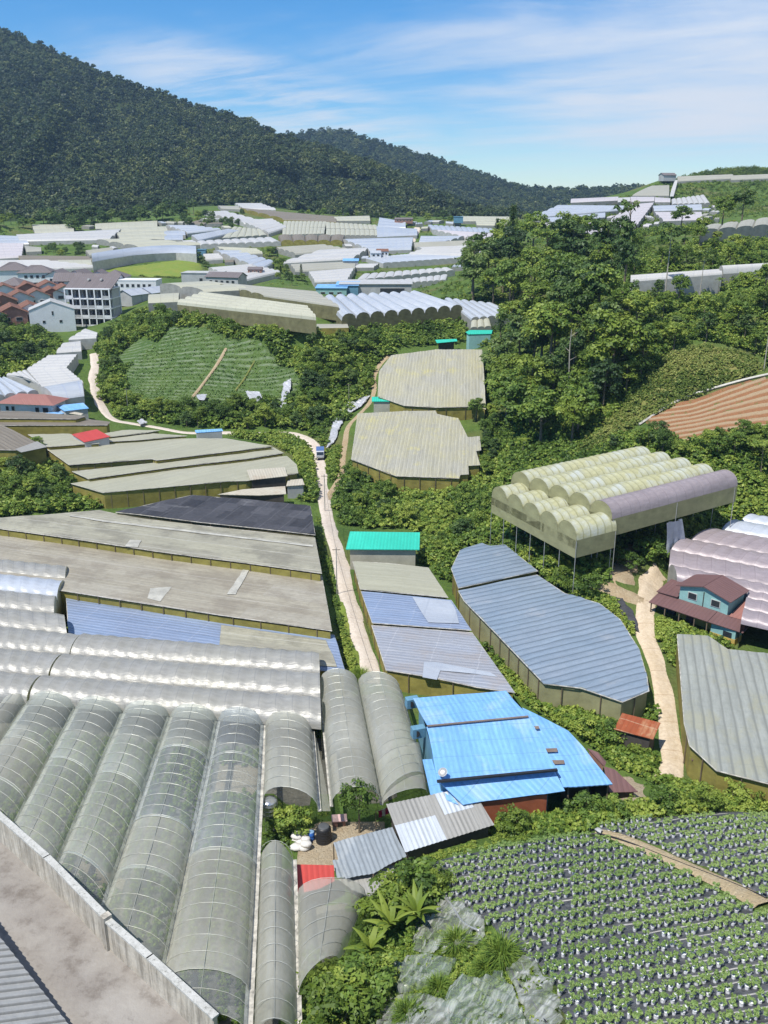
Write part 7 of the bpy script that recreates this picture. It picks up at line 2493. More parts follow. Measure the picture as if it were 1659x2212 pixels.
def grove(poly, n, hpx, kinds, label, group, seed, name='broadleaf_tree', mind=14, margin=1.2, nominal=10.0, cat='tree', ysq=1.8):
    rng = np.random.default_rng(seed)
    q = sample_px(poly, n * 8, rng)
    w, ok, t = hit_np(q[:, 0], q[:, 1])
    ok &= free_mask(w[:, :2], margin)
    ok &= ~in_poly_np(q[:, 0], q[:, 1] - 6, BANK)
    kept = []
    for (x, y), p, o in zip(q, w, ok):
        if len(kept) >= n or not o:
            continue
        if all((x - a) ** 2 + ((y - b) * ysq) ** 2 > mind ** 2 for a, b in kept):
            kept.append((x, y))
            d = to_px(p)[2]
            h = rng.uniform(*hpx) * d / F_LEN / .95
            plant(kinds[int(rng.integers(len(kinds)))], name, label, cat, Vector(p), h / nominal, group, float(rng.random() * 6.28), float(rng.uniform(.85, 1.2)))


BR = ['broad0', 'broad1', 'broad2', 'broad3', 'broad4', 'dark0', 'dark1']
grove([(1080, 700), (1180, 620), (1300, 600), (1380, 690), (1420, 800), (1370, 880), (1240, 960), (1160, 975), (1080, 930), (1065, 800)], 48, (72, 135), BR + ['dark2', 'lime1', 'low1'], 'leafy tree in the dense jungle between the striped roofs and the dry bank', 'trees of the jungle hollow', 101, mind=30)
grove([(1000, 610), (1060, 560), (1180, 540), (1340, 530), (1340, 620), (1180, 640), (1060, 680), (1010, 650)], 30, (52, 105), BR + ['dark0', 'dark2', 'umbrella1', 'lime0'], 'leafy tree on the upper jungle slope below the far hill greenhouses', 'trees of the upper jungle', 102, mind=27)
grove([(1360, 620), (1659, 625), (1700, 780), (1560, 760), (1440, 780), (1380, 720)], 24, (34, 72), BR + ['fern0', 'lime1'], 'leafy tree on the slope below the long low white greenhouse', 'trees below the low greenhouse', 103, mind=26)
grove([(1350, 520), (1659, 505), (1700, 575), (1360, 590)], 20, (26, 48), BR, 'leafy tree on the slope above the long low white greenhouse', 'trees above the low greenhouse', 104, mind=26)
grove([(1225, 965), (1400, 950), (1470, 975), (1659, 950), (1720, 1060), (1620, 1020), (1500, 1000), (1330, 985)], 16, (40, 66), BR, 'bushy tree between the orange terraces and the raised greenhouse', 'trees behind the raised greenhouse', 105, 'bushy_tree', mind=30)
grove([(215, 845), (290, 875), (420, 890), (560, 890), (640, 880), (690, 920), (600, 930), (420, 925), (260, 905)], 34, (26, 50), ['low0', 'low1', 'low2', 'lowdark0'] + ['broad2', 'lime0'], 'round bushy tree along the foot of the cabbage slope', 'trees at the foot of the cabbage slope', 106, 'bushy_tree', mind=22)
grove([(640, 760), (780, 730), (830, 760), (800, 800), (790, 850), (720, 880), (700, 930), (650, 900), (640, 830)], 28, (28, 52), ['low0', 'low1', 'low2', 'lowdark0'] + ['broad1', 'dark2'], 'bushy tree on the bank between cabbage slope and striped roofs', 'trees beside the striped roofs', 107, 'bushy_tree', mind=22)
grove([(215, 760), (250, 700), (330, 680), (420, 690), (560, 712), (680, 725), (600, 740), (450, 712), (330, 720), (250, 770), (260, 840), (220, 850)], 28, (20, 36), ['low0', 'low1', 'low2', 'lowdark0'] + ['broad0'], 'small bushy tree around the top of the cabbage slope', 'trees on the cabbage slope brow', 108, 'bushy_tree', mind=20)
grove([(0, 710), (70, 715), (110, 735), (100, 770), (40, 800), (0, 805), (-40, 760)], 18, (24, 44), ['lowdark0', 'lowdark1', 'low0', 'broad2'], 'dark green tree in the clump left of the white stepped roofs', 'trees below the town', 109, mind=20)
grove([(0, 990), (60, 985), (150, 1010), (170, 1050), (200, 1075), (100, 1092), (0, 1100), (-40, 1040)], 18, (34, 62), ['low0', 'low1', 'low2', 'lowdark0'] + ['broad3'], 'leafy tree at the left edge beside the yellow side net', 'trees beside the yellow net', 110, mind=26)
grove([(95, 535), (180, 535), (186, 556), (95, 556)], 12, (14, 24), ['lowdark0', 'lowdark1', 'low0'], 'dark round bush-like tree on the plateau behind the curved tunnel', 'round trees on the plateau', 111, mind=9, margin=0)
grove([(570, 545), (610, 545), (620, 580), (660, 600), (670, 622), (620, 625), (590, 590)], 16, (14, 27), ['lowdark0', 'low1', 'low2', 'slim0'], 'green tree in the gully through the plateau greenhouses', 'trees in the green gully', 112, mind=10, margin=0)
grove([(425, 545), (450, 560), (450, 585), (425, 580)], 7, (12, 20), ['lowdark1', 'low1'], 'green tree at the right end of the grassy bank', 'trees at the grassy bank', 113, mind=9, margin=0)
grove([(740, 1060), (760, 1040), (860, 1045), (1000, 1050), (1040, 1090), (1060, 1160), (980, 1180), (940, 1230), (915, 1140), (750, 1130)], 24, (28, 54), ['low0', 'low1', 'low2', 'lowdark0'] + ['fern1', 'broad1'], 'bushy tree in the green hollow behind the turquoise-roofed shed', 'trees behind the turquoise shed', 114, 'bushy_tree', mind=32)
grove([(985, 895), (1060, 890), (1080, 960), (1050, 1040), (1040, 940)], 9, (34, 52), BR, 'leafy tree along the right edge of the striped roofs', 'trees right of the striped roofs', 115, mind=22, margin=.5)
# shrubs near the blue house and the field
SH = [('limeshrub0', 1110, 1800, 58, 'round yellow-green shrub between zinc shed and strawberry field'), ('shrub0', 1262, 1772, 56, 'spreading green shrub in front of the blue house wing'), ('shrub1', 1330, 1770, 46, 'green shrub at the right end of the blue house'), ('shrub2', 1432, 1752, 62, 'upright thin-leaved shrub beside the dirt road end'),
      ('limeshrub1', 1520, 1752, 54, 'low light-green shrub right of the dirt road end'), ('shrub3', 1585, 1745, 52, 'dense shrub below the striped grey-green roof'), ('shrub0', 1310, 1610, 56, 'dark shrub left of the rusty shed'), ('shrub2', 1275, 1595, 48, 'shrub behind the right wing of the blue house'),
      ('shrub1', 636, 1800, 62, 'dark shrub behind the heap of white sacks'), ('shrub3', 610, 1790, 46, 'shrub beside the steel water tank'), ('limeshrub0', 1370, 1640, 36, 'small bright shrub at the foot of the rusty shed'), ('shrub2', 1640, 1745, 50, 'shrub at the right edge below the striped roof'),
      ('shrub1', 160, 1372, 26, 'small dark plant in the gap beside the blue film roof'), ('shrub0', 1118, 1200, 40, 'shrub at the left foot of the raised greenhouse'), ('shrub2', 1150, 1222, 44, 'second shrub along the front legs of the raised greenhouse'), ('shrub1', 1186, 1244, 46, 'third shrub along the front legs of the raised greenhouse'), ('limeshrub1', 1222, 1268, 44, 'bright shrub between the blue-grey roof and the front legs'), ('shrub3', 1272, 1286, 44, 'shrub at the corner leg of the raised greenhouse'), ('shrub0', 1400, 1205, 52, 'shrub under the right side of the raised greenhouse'), ('shrub1', 1360, 1232, 40, 'shrub on the ochre bank below the raised greenhouse'),
      ('tuft0', 778, 1468, 26, 'spiky plant at the end of the road verge')]
for kd, x, y, hp, lb in SH:
    tree(kd, 'shrub' if kd != 'tuft0' else 'spiky_plant', lb, x, y, hp, 'shrub' if kd != 'tuft0' else 'plant', None, 2.0 if kd != 'tuft0' else 1.4, 1.1)
for kd, x, y, hp, lb, cat, nom in [('broad2', 776, 1800, 128, 'leafy young tree in the yard beside the washing line', 'tree', 10), ('banana0', 842, 2040, 110, 'banana plant with torn yellowed leaves', 'banana plant', 3.2), ('banana1', 800, 2080, 90, 'lower banana plant at the edge of the film tunnel', 'banana plant', 2.8), ('banana0', 900, 2010, 100, 'banana plant half hidden behind the others', 'banana plant', 3.2),
                             ('tuft0', 1082, 2085, 62, 'big tuft of tall grass beside the strawberry rows', 'grass tuft', 1.4), ('tuft0', 1048, 2112, 44, 'grass tuft among the draped plastic sheets', 'grass tuft', 1.4), ('tuft0', 985, 2056, 48, 'grass tuft left of the biggest one', 'grass tuft', 1.4), ('tuft0', 880, 2206, 46, 'bright grass tuft at the bottom edge', 'grass tuft', 1.4), ('tuft0', 948, 2150, 42, 'grass tuft between two draped sheets', 'grass tuft', 1.4)]:
    tree(kd, cat.replace(' ', '_') if cat != 'tree' else 'broadleaf_tree', lb, x, y, hp, cat, None, nom, .75 if cat == 'tree' else 1.0)
for i, (x, y, hp) in enumerate([(850, 1985, 105), (905, 1960, 88), (930, 1930, 66), (700, 2190, 120), (780, 2180, 110), (740, 2240, 120), (660, 2240, 70), (830, 2140, 66), (880, 1930, 60)]):
    tree(('limeshrub0', 'shrub1', 'limeshrub1')[i % 3], 'bush', ('big bright-leaved bush above the banana plants', 'bright bush at the corner of the strawberry field', 'small bush just below the lowest zinc sheets', 'feathery bush at the bottom edge beside the film tunnel', 'tall bush left of the draped plastic sheets',
         'bush cut by the bottom edge', 'low bush at the end of the narrow peaked tunnel', 'bush under the lower banana plant', 'bush beside the zinc lean-to')[i], x, y, hp, 'bush', None, 2.0, 1.15)

# --- undergrowth: nobody could count it
BV = []
for i in range(5):
    BV.append(crown_arr(200 + i, (.62, .6, .5), 10, 19, .105, 1, .3, .45, .3))


def under(name, poly, n, size, seed, mat='leaf_under', tshift=0.0, margin=.3, var=.16, zsq=1.0, tree_shade=None):
    rng = np.random.default_rng(seed)
    q = sample_px(poly, n, rng)
    w, ok, t = hit_np(q[:, 0], q[:, 1])
    ok &= free_mask(w[:, :2], margin)
    if 'jungle' in name or 'hollow' in name:
        ok &= ~in_poly_np(q[:, 0], q[:, 1], BANK)
    w = w[ok]
    print(name, len(w), n)
    if not len(w):
        return None
    V, F, TI = [], [], []
    b = 0
    for p in w:
        v, f, ti = BV[int(rng.integers(5))]
        s = rng.uniform(*size)
        a = rng.random() * 6.28
        co, si = math.cos(a), math.sin(a)
        r = np.stack([v[:, 0] * co - v[:, 1] * si, v[:, 0] * si + v[:, 1] * co, v[:, 2] * zsq], 1) * s
        pn = .5 * mnoise.noise(Vector((p[0] * .08, p[1] * .08, 0)))
        V.append(r + p)
        F.append(f + b)
        TI.append(np.clip(ti + tshift + rng.normal(0, var) + pn, 0, 1))
        b += len(v)
    o = np_mesh(name, np.concatenate(V), np.concatenate(F), M[mat], None, np.concatenate(TI))
    tag(o, kind='stuff')
    return o


under('jungle_undergrowth', [(945, 640), (1000, 590), (1060, 530), (1170, 515), (1350, 515), (1500, 520), (1659, 500), (1700, 520), (1700, 800), (1600, 800), (1460, 850), (1380, 900), (1230, 985), (1150, 1000), (1060, 1010), (1045, 900), (1050, 760), (1000, 730), (1000, 690)], 4200, (1.1, 2.3), 301)
under('hollow_undergrowth', [(720, 1060), (760, 1000), (860, 1030), (1000, 1030), (1060, 960), (1100, 960), (1230, 970), (1400, 940), (1700, 930), (1700, 1120), (1640, 1120), (1480, 1180), (1440, 1200), (1300, 1260), (1200, 1270), (1100, 1180), (985, 1180), (970, 1260), (910, 1200), (910, 1145), (740, 1140)], 3600, (1.2, 2.6), 302)
under('bank_undergrowth', [(1205, 1010), (1290, 920), (1380, 840), (1440, 770), (1520, 745), (1610, 765), (1659, 800), (1560, 830), (1390, 910), (1330, 950)], 1100, (.6, 1.5), 303, 'leaf_bank', tshift=.05, var=.28)
under('slope_undergrowth', [(205, 760), (240, 700), (330, 660), (385, 680), (560, 705), (680, 715), (760, 700), (1000, 690), (1010, 740), (860, 750), (815, 790), (795, 850), (745, 910), (700, 930), (705, 985), (690, 960), (640, 925), (480, 925), (260, 905), (210, 850)], 3600, (1.3, 2.9), 304)
under('valley_undergrowth', [(490, 940), (620, 940), (660, 970), (678, 1000), (684, 1060), (676, 1085), (620, 1075), (655, 1040), (640, 985), (590, 960)], 700, (1.0, 2.2), 305, tshift=.1)
under('verge_undergrowth', [(700, 985), (740, 960), (740, 1010), (712, 1050), (702, 1030)], 220, (.8, 1.8), 306, tshift=.15)
under('left_undergrowth', [(-30, 700), (70, 705), (125, 735), (140, 770), (60, 800), (10, 815), (-30, 815)], 700, (1.4, 2.8), 307)
under('left_undergrowth', [(-30, 972), (100, 970), (160, 1005), (165, 1040), (215, 1075), (215, 1100), (100, 1108), (-30, 1118)], 900, (1.2, 2.6), 308)
under('field_edge_undergrowth', [(980, 1300), (1010, 1290), (1070, 1370), (1180, 1480), (1260, 1500), (1400, 1530), (1410, 1560), (1340, 1540), (1320, 1600), (1420, 1620), (1440, 1700), (1330, 1650), (1260, 1590), (1140, 1520), (1090, 1470), (1030, 1380)], 1500, (.7, 1.7), 309, tshift=.08)
under('field_edge_undergrowth', [(1400, 1370), (1460, 1380), (1475, 1600), (1485, 1640), (1550, 1680), (1700, 1720), (1700, 1770), (1350, 1775), (1250, 1800), (1080, 1800), (1060, 1770), (1230, 1770), (1440, 1730), (1455, 1640), (1450, 1560), (1420, 1440)], 1500, (.6, 1.5), 310, tshift=.1)
under('bank_foot_undergrowth', [(1165, 1238), (1290, 1272), (1322, 1296), (1350, 1350), (1388, 1395), (1402, 1470), (1350, 1340), (1240, 1285)], 420, (.6, 1.4), 321, tshift=.1)
under('roadside_undergrowth', [(682, 1095), (692, 1100), (702, 1150), (716, 1210), (734, 1280), (742, 1330), (722, 1290), (700, 1230), (684, 1160)], 260, (.4, .9), 322, tshift=.05)
under('roadside_undergrowth', [(722, 1140), (745, 1200), (762, 1280), (790, 1390), (812, 1450), (806, 1460), (770, 1330), (750, 1250), (728, 1170)], 200, (.3, .7), 323, tshift=.1)
under('yard_edge_grass', [(872, 1850), (1068, 1785), (1245, 1785), (1262, 1796), (1190, 1806), (1060, 1832), (930, 1864)], 260, (.25, .55), 324, tshift=.15)
under('yard_edge_grass', [(560, 1745), (690, 1750), (716, 1745), (830, 1740), (850, 1765), (770, 1768), (690, 1765), (640, 1785), (600, 1840), (566, 1850)], 150, (.25, .6), 325, tshift=.05)
under('garden_undergrowth', [(1410, 1330), (1440, 1350), (1600, 1390), (1700, 1380), (1700, 1420), (1570, 1400), (1460, 1375), (1420, 1390)], 600, (.7, 1.6), 311, tshift=.12)
under('road_verge_undergrowth', [(722, 1290), (742, 1300), (785, 1465), (760, 1465), (740, 1400)], 260, (.5, 1.0), 312, tshift=.2)
under('heap_undergrowth', [(650, 2212), (720, 2110), (790, 1960), (850, 1900), (940, 1900), (955, 1940), (930, 1990), (880, 2060), (840, 2130), (810, 2260), (640, 2260)], 1000, (.4, 1.1), 313, tshift=.12)
under('yard_undergrowth', [(568, 1775), (600, 1750), (660, 1750), (690, 1770), (640, 1830), (575, 1840)], 90, (.5, 1.0), 314, tshift=-.1)
under('plateau_grass', [(205, 584), (260, 578), (340, 568), (428, 562), (445, 590), (400, 602), (300, 598), (215, 596)], 500, (1.2, 2.2), 315, 'leaf_lime', 0, 0, zsq=.5)
under('plateau_undergrowth', [(-30, 480), (60, 490), (200, 480), (360, 470), (440, 470), (560, 490), (640, 470), (720, 468), (1100, 470), (1160, 500), (1060, 540), (1000, 590), (940, 640), (680, 620), (440, 610), (210, 590), (0, 560)], 1500, (.6, 1.7), 316, margin=.3)
under('hill_undergrowth', [(1380, 420), (1410, 400), (1440, 385), (1490, 372), (1560, 362), (1700, 355), (1700, 470), (1580, 470), (1500, 500), (1340, 520), (1160, 515), (1140, 480), (1230, 440)], 3200, (.9, 2.4), 317, margin=.3)
under('hilltop_undergrowth', [(1470, 378), (1540, 366), (1600, 358), (1700, 356), (1700, 376), (1580, 380)], 400, (1.5, 3.0), 318, 'leaf_dark', margin=.3)

# --- forested mountains
def mountain(name, ridge, footl, d0, d1, seed, x0, x1, step, amp):
    xs = np.arange(x0, x1 + 1, step)
    yr = np.interp(xs, [p[0] for p in ridge], [p[1] for p in ridge])
    yf = np.interp(xs, [p[0] for p in footl], [p[1] for p in footl])
    df = np.interp(xs, [p[0] for p in footl], [p[2] for p in footl])
    dr = np.interp(xs, [p[0] for p in ridge], [p[2] for p in ridge])
    nt = 26
    V = []
    for i, x in enumerate(xs):
        base = PD(x, yf[i], df[i])
        V.append((base.x, base.y - 20, base.z - 40))
        for k in range(nt + 1):
            t = k / nt
            y = yf[i] + (yr[i] - yf[i]) * t
            d = df[i] + (dr[i] - df[i]) * t ** .9
            d += amp * math.sin(math.pi * t) * (mnoise.noise(Vector((x * .006 + seed, t * 1.5, seed))) + .5 * mnoise.noise(Vector((x * .018, t * 4, seed))))
            p = PD(x, y, d)
            V.append(tuple(p))
        p = PD(x, yr[i], dr[i])
        V.append((p.x * 1.05, p.y + 180, p.z - 60))
        V.append((p.x * 1.1, p.y + 500, p.z - 260))
    m = nt + 4
    F = []
    for i in range(len(xs) - 1):
        for k in range(m - 1):
            a = i * m + k
            F.append([a, a + m, a + m + 1, a + 1])
    V, F = np.array(V), np.array(F)
    o = np_mesh(name, V, F, M['forest_floor'], smooth=True)
    tag(o, kind='structure')
    return V.reshape(len(xs), m, 3)[:, 1:nt + 2]


t = NT('forest_floor')
n1 = t.noise(t.obj(), .05, 5, .65, .3, .7)
M['forest_floor'] = t.done(t.bsdf(t.mix(n1, g3(.018, .032, .012), g3(.04, .06, .02)), .9, .1))
R1 = [(-400, -60, 1320), (-200, -20, 1320), (0, 62, 1300), (100, 106, 1280), (200, 152, 1260), (300, 192, 1240), (370, 214, 1220), (450, 240, 1200), (530, 264, 1180), (600, 296, 1160), (700, 326, 1120), (800, 356, 1080), (900, 404, 1020), (1000, 452, 940), (1080, 474, 900), (1150, 482, 890)]
F1 = [(-400, 500, 700), (0, 478, 720), (200, 474, 730), (300, 456, 760), (420, 444, 790), (520, 440, 800), (620, 452, 790), (720, 466, 780), (860, 472, 780), (1000, 476, 790), (1150, 490, 800)]
G1 = mountain('mountain_slope', R1, F1, 0, 0, 3.0, -400, 1150, 14, 150)
R2 = [(420, 330, 2000), (560, 308, 1980), (620, 292, 1950), (700, 284, 1930), (760, 290, 1920), (850, 317, 1880), (930, 342, 1830), (1000, 363, 1780), (1080, 396, 1720), (1150, 413, 1680), (1210, 415, 1660), (1300, 412, 1620), (1400, 409, 1600), (1500, 412, 1600), (1700, 420, 1600)]
F2 = [(420, 480, 1300), (900, 480, 1300), (1100, 478, 1250), (1400, 470, 1200), (1700, 470, 1200)]
G2 = mountain('mountain_slope', R2, F2, 0, 0, 9.0, 420, 1700, 16, 150)

FV = []
for i in range(4):
    FV.append(crown_arr(300 + i, (1.0, 1.0, .82), 16, 12, .2, 1, .6, .6, .25))
# a rounded core keeps each crown from being see-through
bm = bmesh.new()
bmesh.ops.create_icosphere(bm, subdivisions=1, radius=.78)
CV = np.array([tuple(v.co) for v in bm.verts])
CVF = np.array([[v.index for v in f.verts] + [f.verts[2].index] for f in bm.faces])
bm.free()
CVF = CVF[:, [0, 1, 2]]


def forest(name, grid, n, size, seed, tl, cards=True, tmax=1.0):
    rng = np.random.default_rng(seed)
    nx_, nt_, _ = grid.shape
    u = rng.random(n) * (nx_ - 1.001)
    v = rng.random(n) ** .85 * (nt_ - 1.001) * tmax
    i, k = u.astype(int), v.astype(int)
    a, b = (u - i)[:, None], (v - k)[:, None]
    p = grid[i, k] * (1 - a) * (1 - b) + grid[i + 1, k] * a * (1 - b) + grid[i, k + 1] * (1 - a) * b + grid[i + 1, k + 1] * a * b
    V, F, TI, V3, F3, T3 = [], [], [], [], [], []
    b0 = b3 = 0
    for q in p:
        s = rng.uniform(*size) * (1 if rng.random() > .06 else 1.35)
        hz = rng.uniform(.75, 1.35)
        tc = float(np.clip(rng.normal(tl, .22) + .25 * mnoise.noise(Vector((q[0] * .012, q[1] * .012, q[2] * .02))), 0, 1))
        lift = np.array([0, 0, s * .3])
        ang = rng.random() * 6.28
        co, si = math.cos(ang), math.sin(ang)
        v_, f_, t_ = FV[int(rng.integers(4))]
        r = np.stack([v_[:, 0] * co - v_[:, 1] * si, v_[:, 0] * si + v_[:, 1] * co, v_[:, 2] * hz], 1) * s
        V.append(r + q + lift)
        F.append(f_ + b0)
        TI.append(np.clip(tc + (t_ - .48) * .45, 0, 1))
        b0 += len(v_)
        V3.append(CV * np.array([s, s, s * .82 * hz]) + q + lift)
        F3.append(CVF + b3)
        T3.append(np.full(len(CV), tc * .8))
        b3 += len(CV)
    v, f = np.concatenate(V), np.concatenate(F)
    o = np_mesh(name, v, f, M['leaf_forest'], None, np.concatenate(TI))
    tag(o, kind='stuff')
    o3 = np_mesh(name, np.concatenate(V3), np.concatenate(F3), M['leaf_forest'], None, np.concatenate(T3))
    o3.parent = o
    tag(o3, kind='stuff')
    return o


forest('mountain_forest', G1, 12500, (2.6, 5.8), 401, .42)
forest('distant_forest', G2, 7500, (3.6, 7.0), 402, .38)
# bigger trees along the foot of the mountain
grove([(82, 482), (250, 478), (330, 462), (420, 458), (420, 475), (330, 478), (240, 492), (160, 500), (86, 500)], 34, (22, 42), ['lowdark0', 'lowdark1', 'lowdark2', 'dark2'], 'dark tall tree at the forest foot behind the cream greenhouses', 'trees at the forest foot', 116, mind=11, margin=0)
grove([(-20, 470), (80, 470), (80, 498), (-20, 500)], 14, (16, 28), ['lime0', 'low1', 'lime1', 'low0'], 'light green tree at the left edge below the forest', 'light trees below the forest', 117, mind=12, margin=0)
grove([(340, 470), (520, 462), (560, 490), (480, 498), (400, 492)], 20, (12, 22), ['low1', 'low0', 'lowdark0'], 'green tree between the forest and the plateau greenhouses', 'trees above the plateau greenhouses', 118, mind=11, margin=0)
grove([(640, 462), (820, 470), (1000, 472), (1100, 478), (1090, 484), (860, 478), (650, 470)], 22, (12, 20), ['low1', 'lowdark0', 'lowdark1'], 'green tree in the row where the right forest meets the plateau', 'trees where the forest meets the plateau', 119, mind=12, margin=0)

# ------------------------------------------------------------------ strawberry plants in white grow bags
mb = MB()
mb.lathe((0, 0, 0), [(.0, -.05), (.11, -.05), (.13, .06), (.135, .2), (.15, .27), (.14, .28), (.12, .25)], 8)
o = mb.build('grow_bag', m_plain('white_grow_bag', g3(.72, .74, .77), .6, .3, 0, .08, 3))
BAG = o.data
bpy.data.objects.remove(o)
v, f, ti = crown_arr(500, (.21, .21, .16), 9, 9, .075, 1, .3, .6, .42)
PLV = (v, f, ti)
PLANT = mesh_only('plant', v, f, M['leaf_straw'], np.clip(ti + .1, 0, 1))
PL2 = [mesh_only('plant', *(lambda a: (a[0], a[1], M['leaf_straw'], np.clip(a[2] + .12 + .06 * i, 0, 1)))(crown_arr(501 + i, (.22, .21, .17), 9, 9, .075, 1, .3, .6, .42))) for i in range(3)] + [PLANT]
p0, p1 = T(*SROW[0]), T(*SROW[1])
du = Vector((p1.x - p0.x, p1.y - p0.y, 0)).normalized()
dv = Vector((-du.y, du.x, 0))
spots = []
rng = np.random.default_rng(77)
for k in range(-14, 54):
    cen = p0 + dv * (k * 1.4)
    for m in range(-60, 110):
        for sgn in (-.17, .17):
            a = m * .56 + (.28 if sgn > 0 else 0)
            x = cen + du * a + dv * (sgn + .0035 * (a - 8) ** 2)
            x += Vector((rng.normal(0, .05), rng.normal(0, .05), 0))
            spots.append((x.x, x.y))
spots = np.array(spots)
zs = ground(spots[:, 0], spots[:, 1]) + .12
px, py, dd = to_px_np(np.column_stack([spots, zs]))
okA = in_poly_np(px, py, [(x + (4 if x < 1200 else 0), y) for x, y in FIELD_A]) | in_poly_np(px, py, FIELD_B)
okA &= rng.random(len(spots)) > .05
okA &= (py < 2290) & (px < 1780) & (dd > 5)
spots, zs, px, py, dd = spots[okA], zs[okA], px[okA], py[okA], dd[okA]
order = np.argsort(dd + 1000 * ((px > 1652) | (py > 2208) | (px < 8)))
print('strawberry bags', len(order))
for n_, i in enumerate(order[:300]):
    r = thing('strawberry_bag', 'white grow bag of strawberry leaves in the nearest rows', 'potted plant', (spots[i, 0], spots[i, 1], zs[i]), float(rng.random() * 6.28), 'strawberry grow bags')
    r.scale = (1, 1, float(rng.uniform(.8, 1.25)))
    r.scale = (r.scale[0] * float(rng.uniform(.8, 1.15)),) * 2 + (r.scale[2],)
    b = bpy.data.objects.new('grow_bag', BAG)
    q = bpy.data.objects.new('plant', PL2[n_ % 4])
    for o in (b, q):
        COL.objects.link(o)
        o.parent = r
bv = np.array([tuple(v.co) for v in BAG.vertices])
bf = np.array([list(p.vertices) for p in BAG.polygons if len(p.vertices) == 4])
V, F, V2, F2_, T2 = [], [], [], [], []
b1 = b2 = 0
for i in order[300:]:
    q = np.array([spots[i, 0], spots[i, 1], zs[i]])
    V.append(bv + q)
    F.append(bf + b1)
    b1 += len(bv)
    a = rng.random() * 6.28
    co, si = math.cos(a), math.sin(a)
    v, f, ti = PLV
    V2.append(np.stack([v[:, 0] * co - v[:, 1] * si, v[:, 0] * si + v[:, 1] * co, v[:, 2]], 1) * rng.uniform(.8, 1.2) + q)
    F2_.append(f + b2)
    T2.append(np.clip(ti + rng.normal(.2, .1), 0, 1))
    b2 += len(v)
o = np_mesh('strawberry_plants', np.concatenate(V2), np.concatenate(F2_), M['leaf_straw'], None, np.concatenate(T2))
tag(o, kind='stuff')
o2 = np_mesh('grow_bags', np.concatenate(V), np.concatenate(F), BAG.materials[0], o)
tag(o2, kind='stuff')
# leafy rows on the cabbage slope
rngc = np.random.default_rng(18)
CB = [crown_arr(600 + i, (.5, .45, .3), 5, 8, .15, 1, .3, .6, .2) for i in range(3)]
p0, p1 = T(330, 820), T(600, 820)
du = Vector((p1.x - p0.x, p1.y - p0.y, 0)).normalized()
dv = Vector((-du.y, du.x, 0))
gx = np.array([((p0 + du * (a * .62) + dv * ((round(dv.dot(p0) / 1.6) - dv.dot(p0) / 1.6 + k) * 1.6)).x, (p0 + du * (a * .62) + dv * ((round(dv.dot(p0) / 1.6) - dv.dot(p0) / 1.6 + k) * 1.6)).y) for k in range(-16, 34) for a in range(-40, 110)])
gx = gx + rngc.normal(0, .12, gx.shape)
zc = ground(gx[:, 0], gx[:, 1]) + .25
px, py, dd = to_px_np(np.column_stack([gx, zc]))
ok = in_poly_np(px, py, [(272, 860), (280, 806), (300, 770), (348, 742), (372, 714), (430, 711), (470, 727), (555, 740), (635, 800), (648, 828), (606, 866), (540, 858), (430, 870)])
ok &= (np.abs((px - 412) * (758 - 868) - (py - 868) * (488 - 412)) / math.hypot(76, 110) > 4.5) & (rngc.random(len(px)) > .12)
V, F, TI = [], [], []
b = 0
for (x, y), z in zip(gx[ok], zc[ok]):
    v, ff, ti = CB[int(rngc.integers(3))]
    s = rngc.uniform(.7, 1.2)
    V.append(v * s + np.array([x, y, z]))
    F.append(ff + b)
    TI.append(np.clip(ti + .05 + rngc.normal(0, .12) + .3 * mnoise.noise(Vector((x * .1, y * .1, 0))), 0, 1))
    b += len(v)
tag(np_mesh('cabbage_rows', np.concatenate(V), np.concatenate(F), M['leaf_straw'], None, np.concatenate(TI)), kind='stuff')
# crops inside the near tunnels
rngc = np.random.default_rng(8)
V, F, TI = [], [], []
b = 0
for i in range(5):
    A0, A1, B0, B1 = GW[i][0], GW[i][1], GW[i + 1][0], GW[i + 1][1]
    L_ = (A1 - A0).length
    for rrow in range(4):
        f_ = (rrow + .6) / 4.2
        for m in range(int(L_ / .55)):
            tt = (m + .5) / int(L_ / .55)
            if (i == 4 and .08 < tt < .2) or (i == 2 and .56 < tt < .61) or (i == 1 and .66 < tt < .7):
                continue
            p = A0.lerp(A1, tt).lerp(B0.lerp(B1, tt), f_)
            v, ff, ti = BV[int(rngc.integers(5))]
            s = rngc.uniform(.7, 1.0)
            V.append(v * np.array([s, s, s * 1.2]) + np.array([p.x, p.y, gz(p.x, p.y)]))
            F.append(ff + b)
            TI.append(np.clip(ti + .12 + rngc.normal(0, .08), 0, 1))
            b += len(v)
o = np_mesh('tunnel_crops', np.concatenate(V), np.concatenate(F), M['leaf_under'], None, np.concatenate(TI))
tag(o, kind='stuff')
for i, t0, t1 in ((4, .07, .21), (2, .555, .615), (1, .655, .705)):
    A0, A1, B0, B1 = GW[i][0], GW[i][1], GW[i + 1][0], GW[i + 1][1]
    mb = MB()
    g = [[(lambda p: (Vector((p.x, p.y, gz(p.x, p.y) + .15)), (p.x, p.y)))(A0.lerp(A1, t0 + (t1 - t0) * a / 6).lerp(B0.lerp(B1, t0 + (t1 - t0) * a / 6), .06 + .88 * c_ / 6)) for c_ in range(7)] for a in range(7)]
    grid_to(mb, g)
    o = mb.build('sand_path', M['yard'])
    o['kind'] = 'structure'

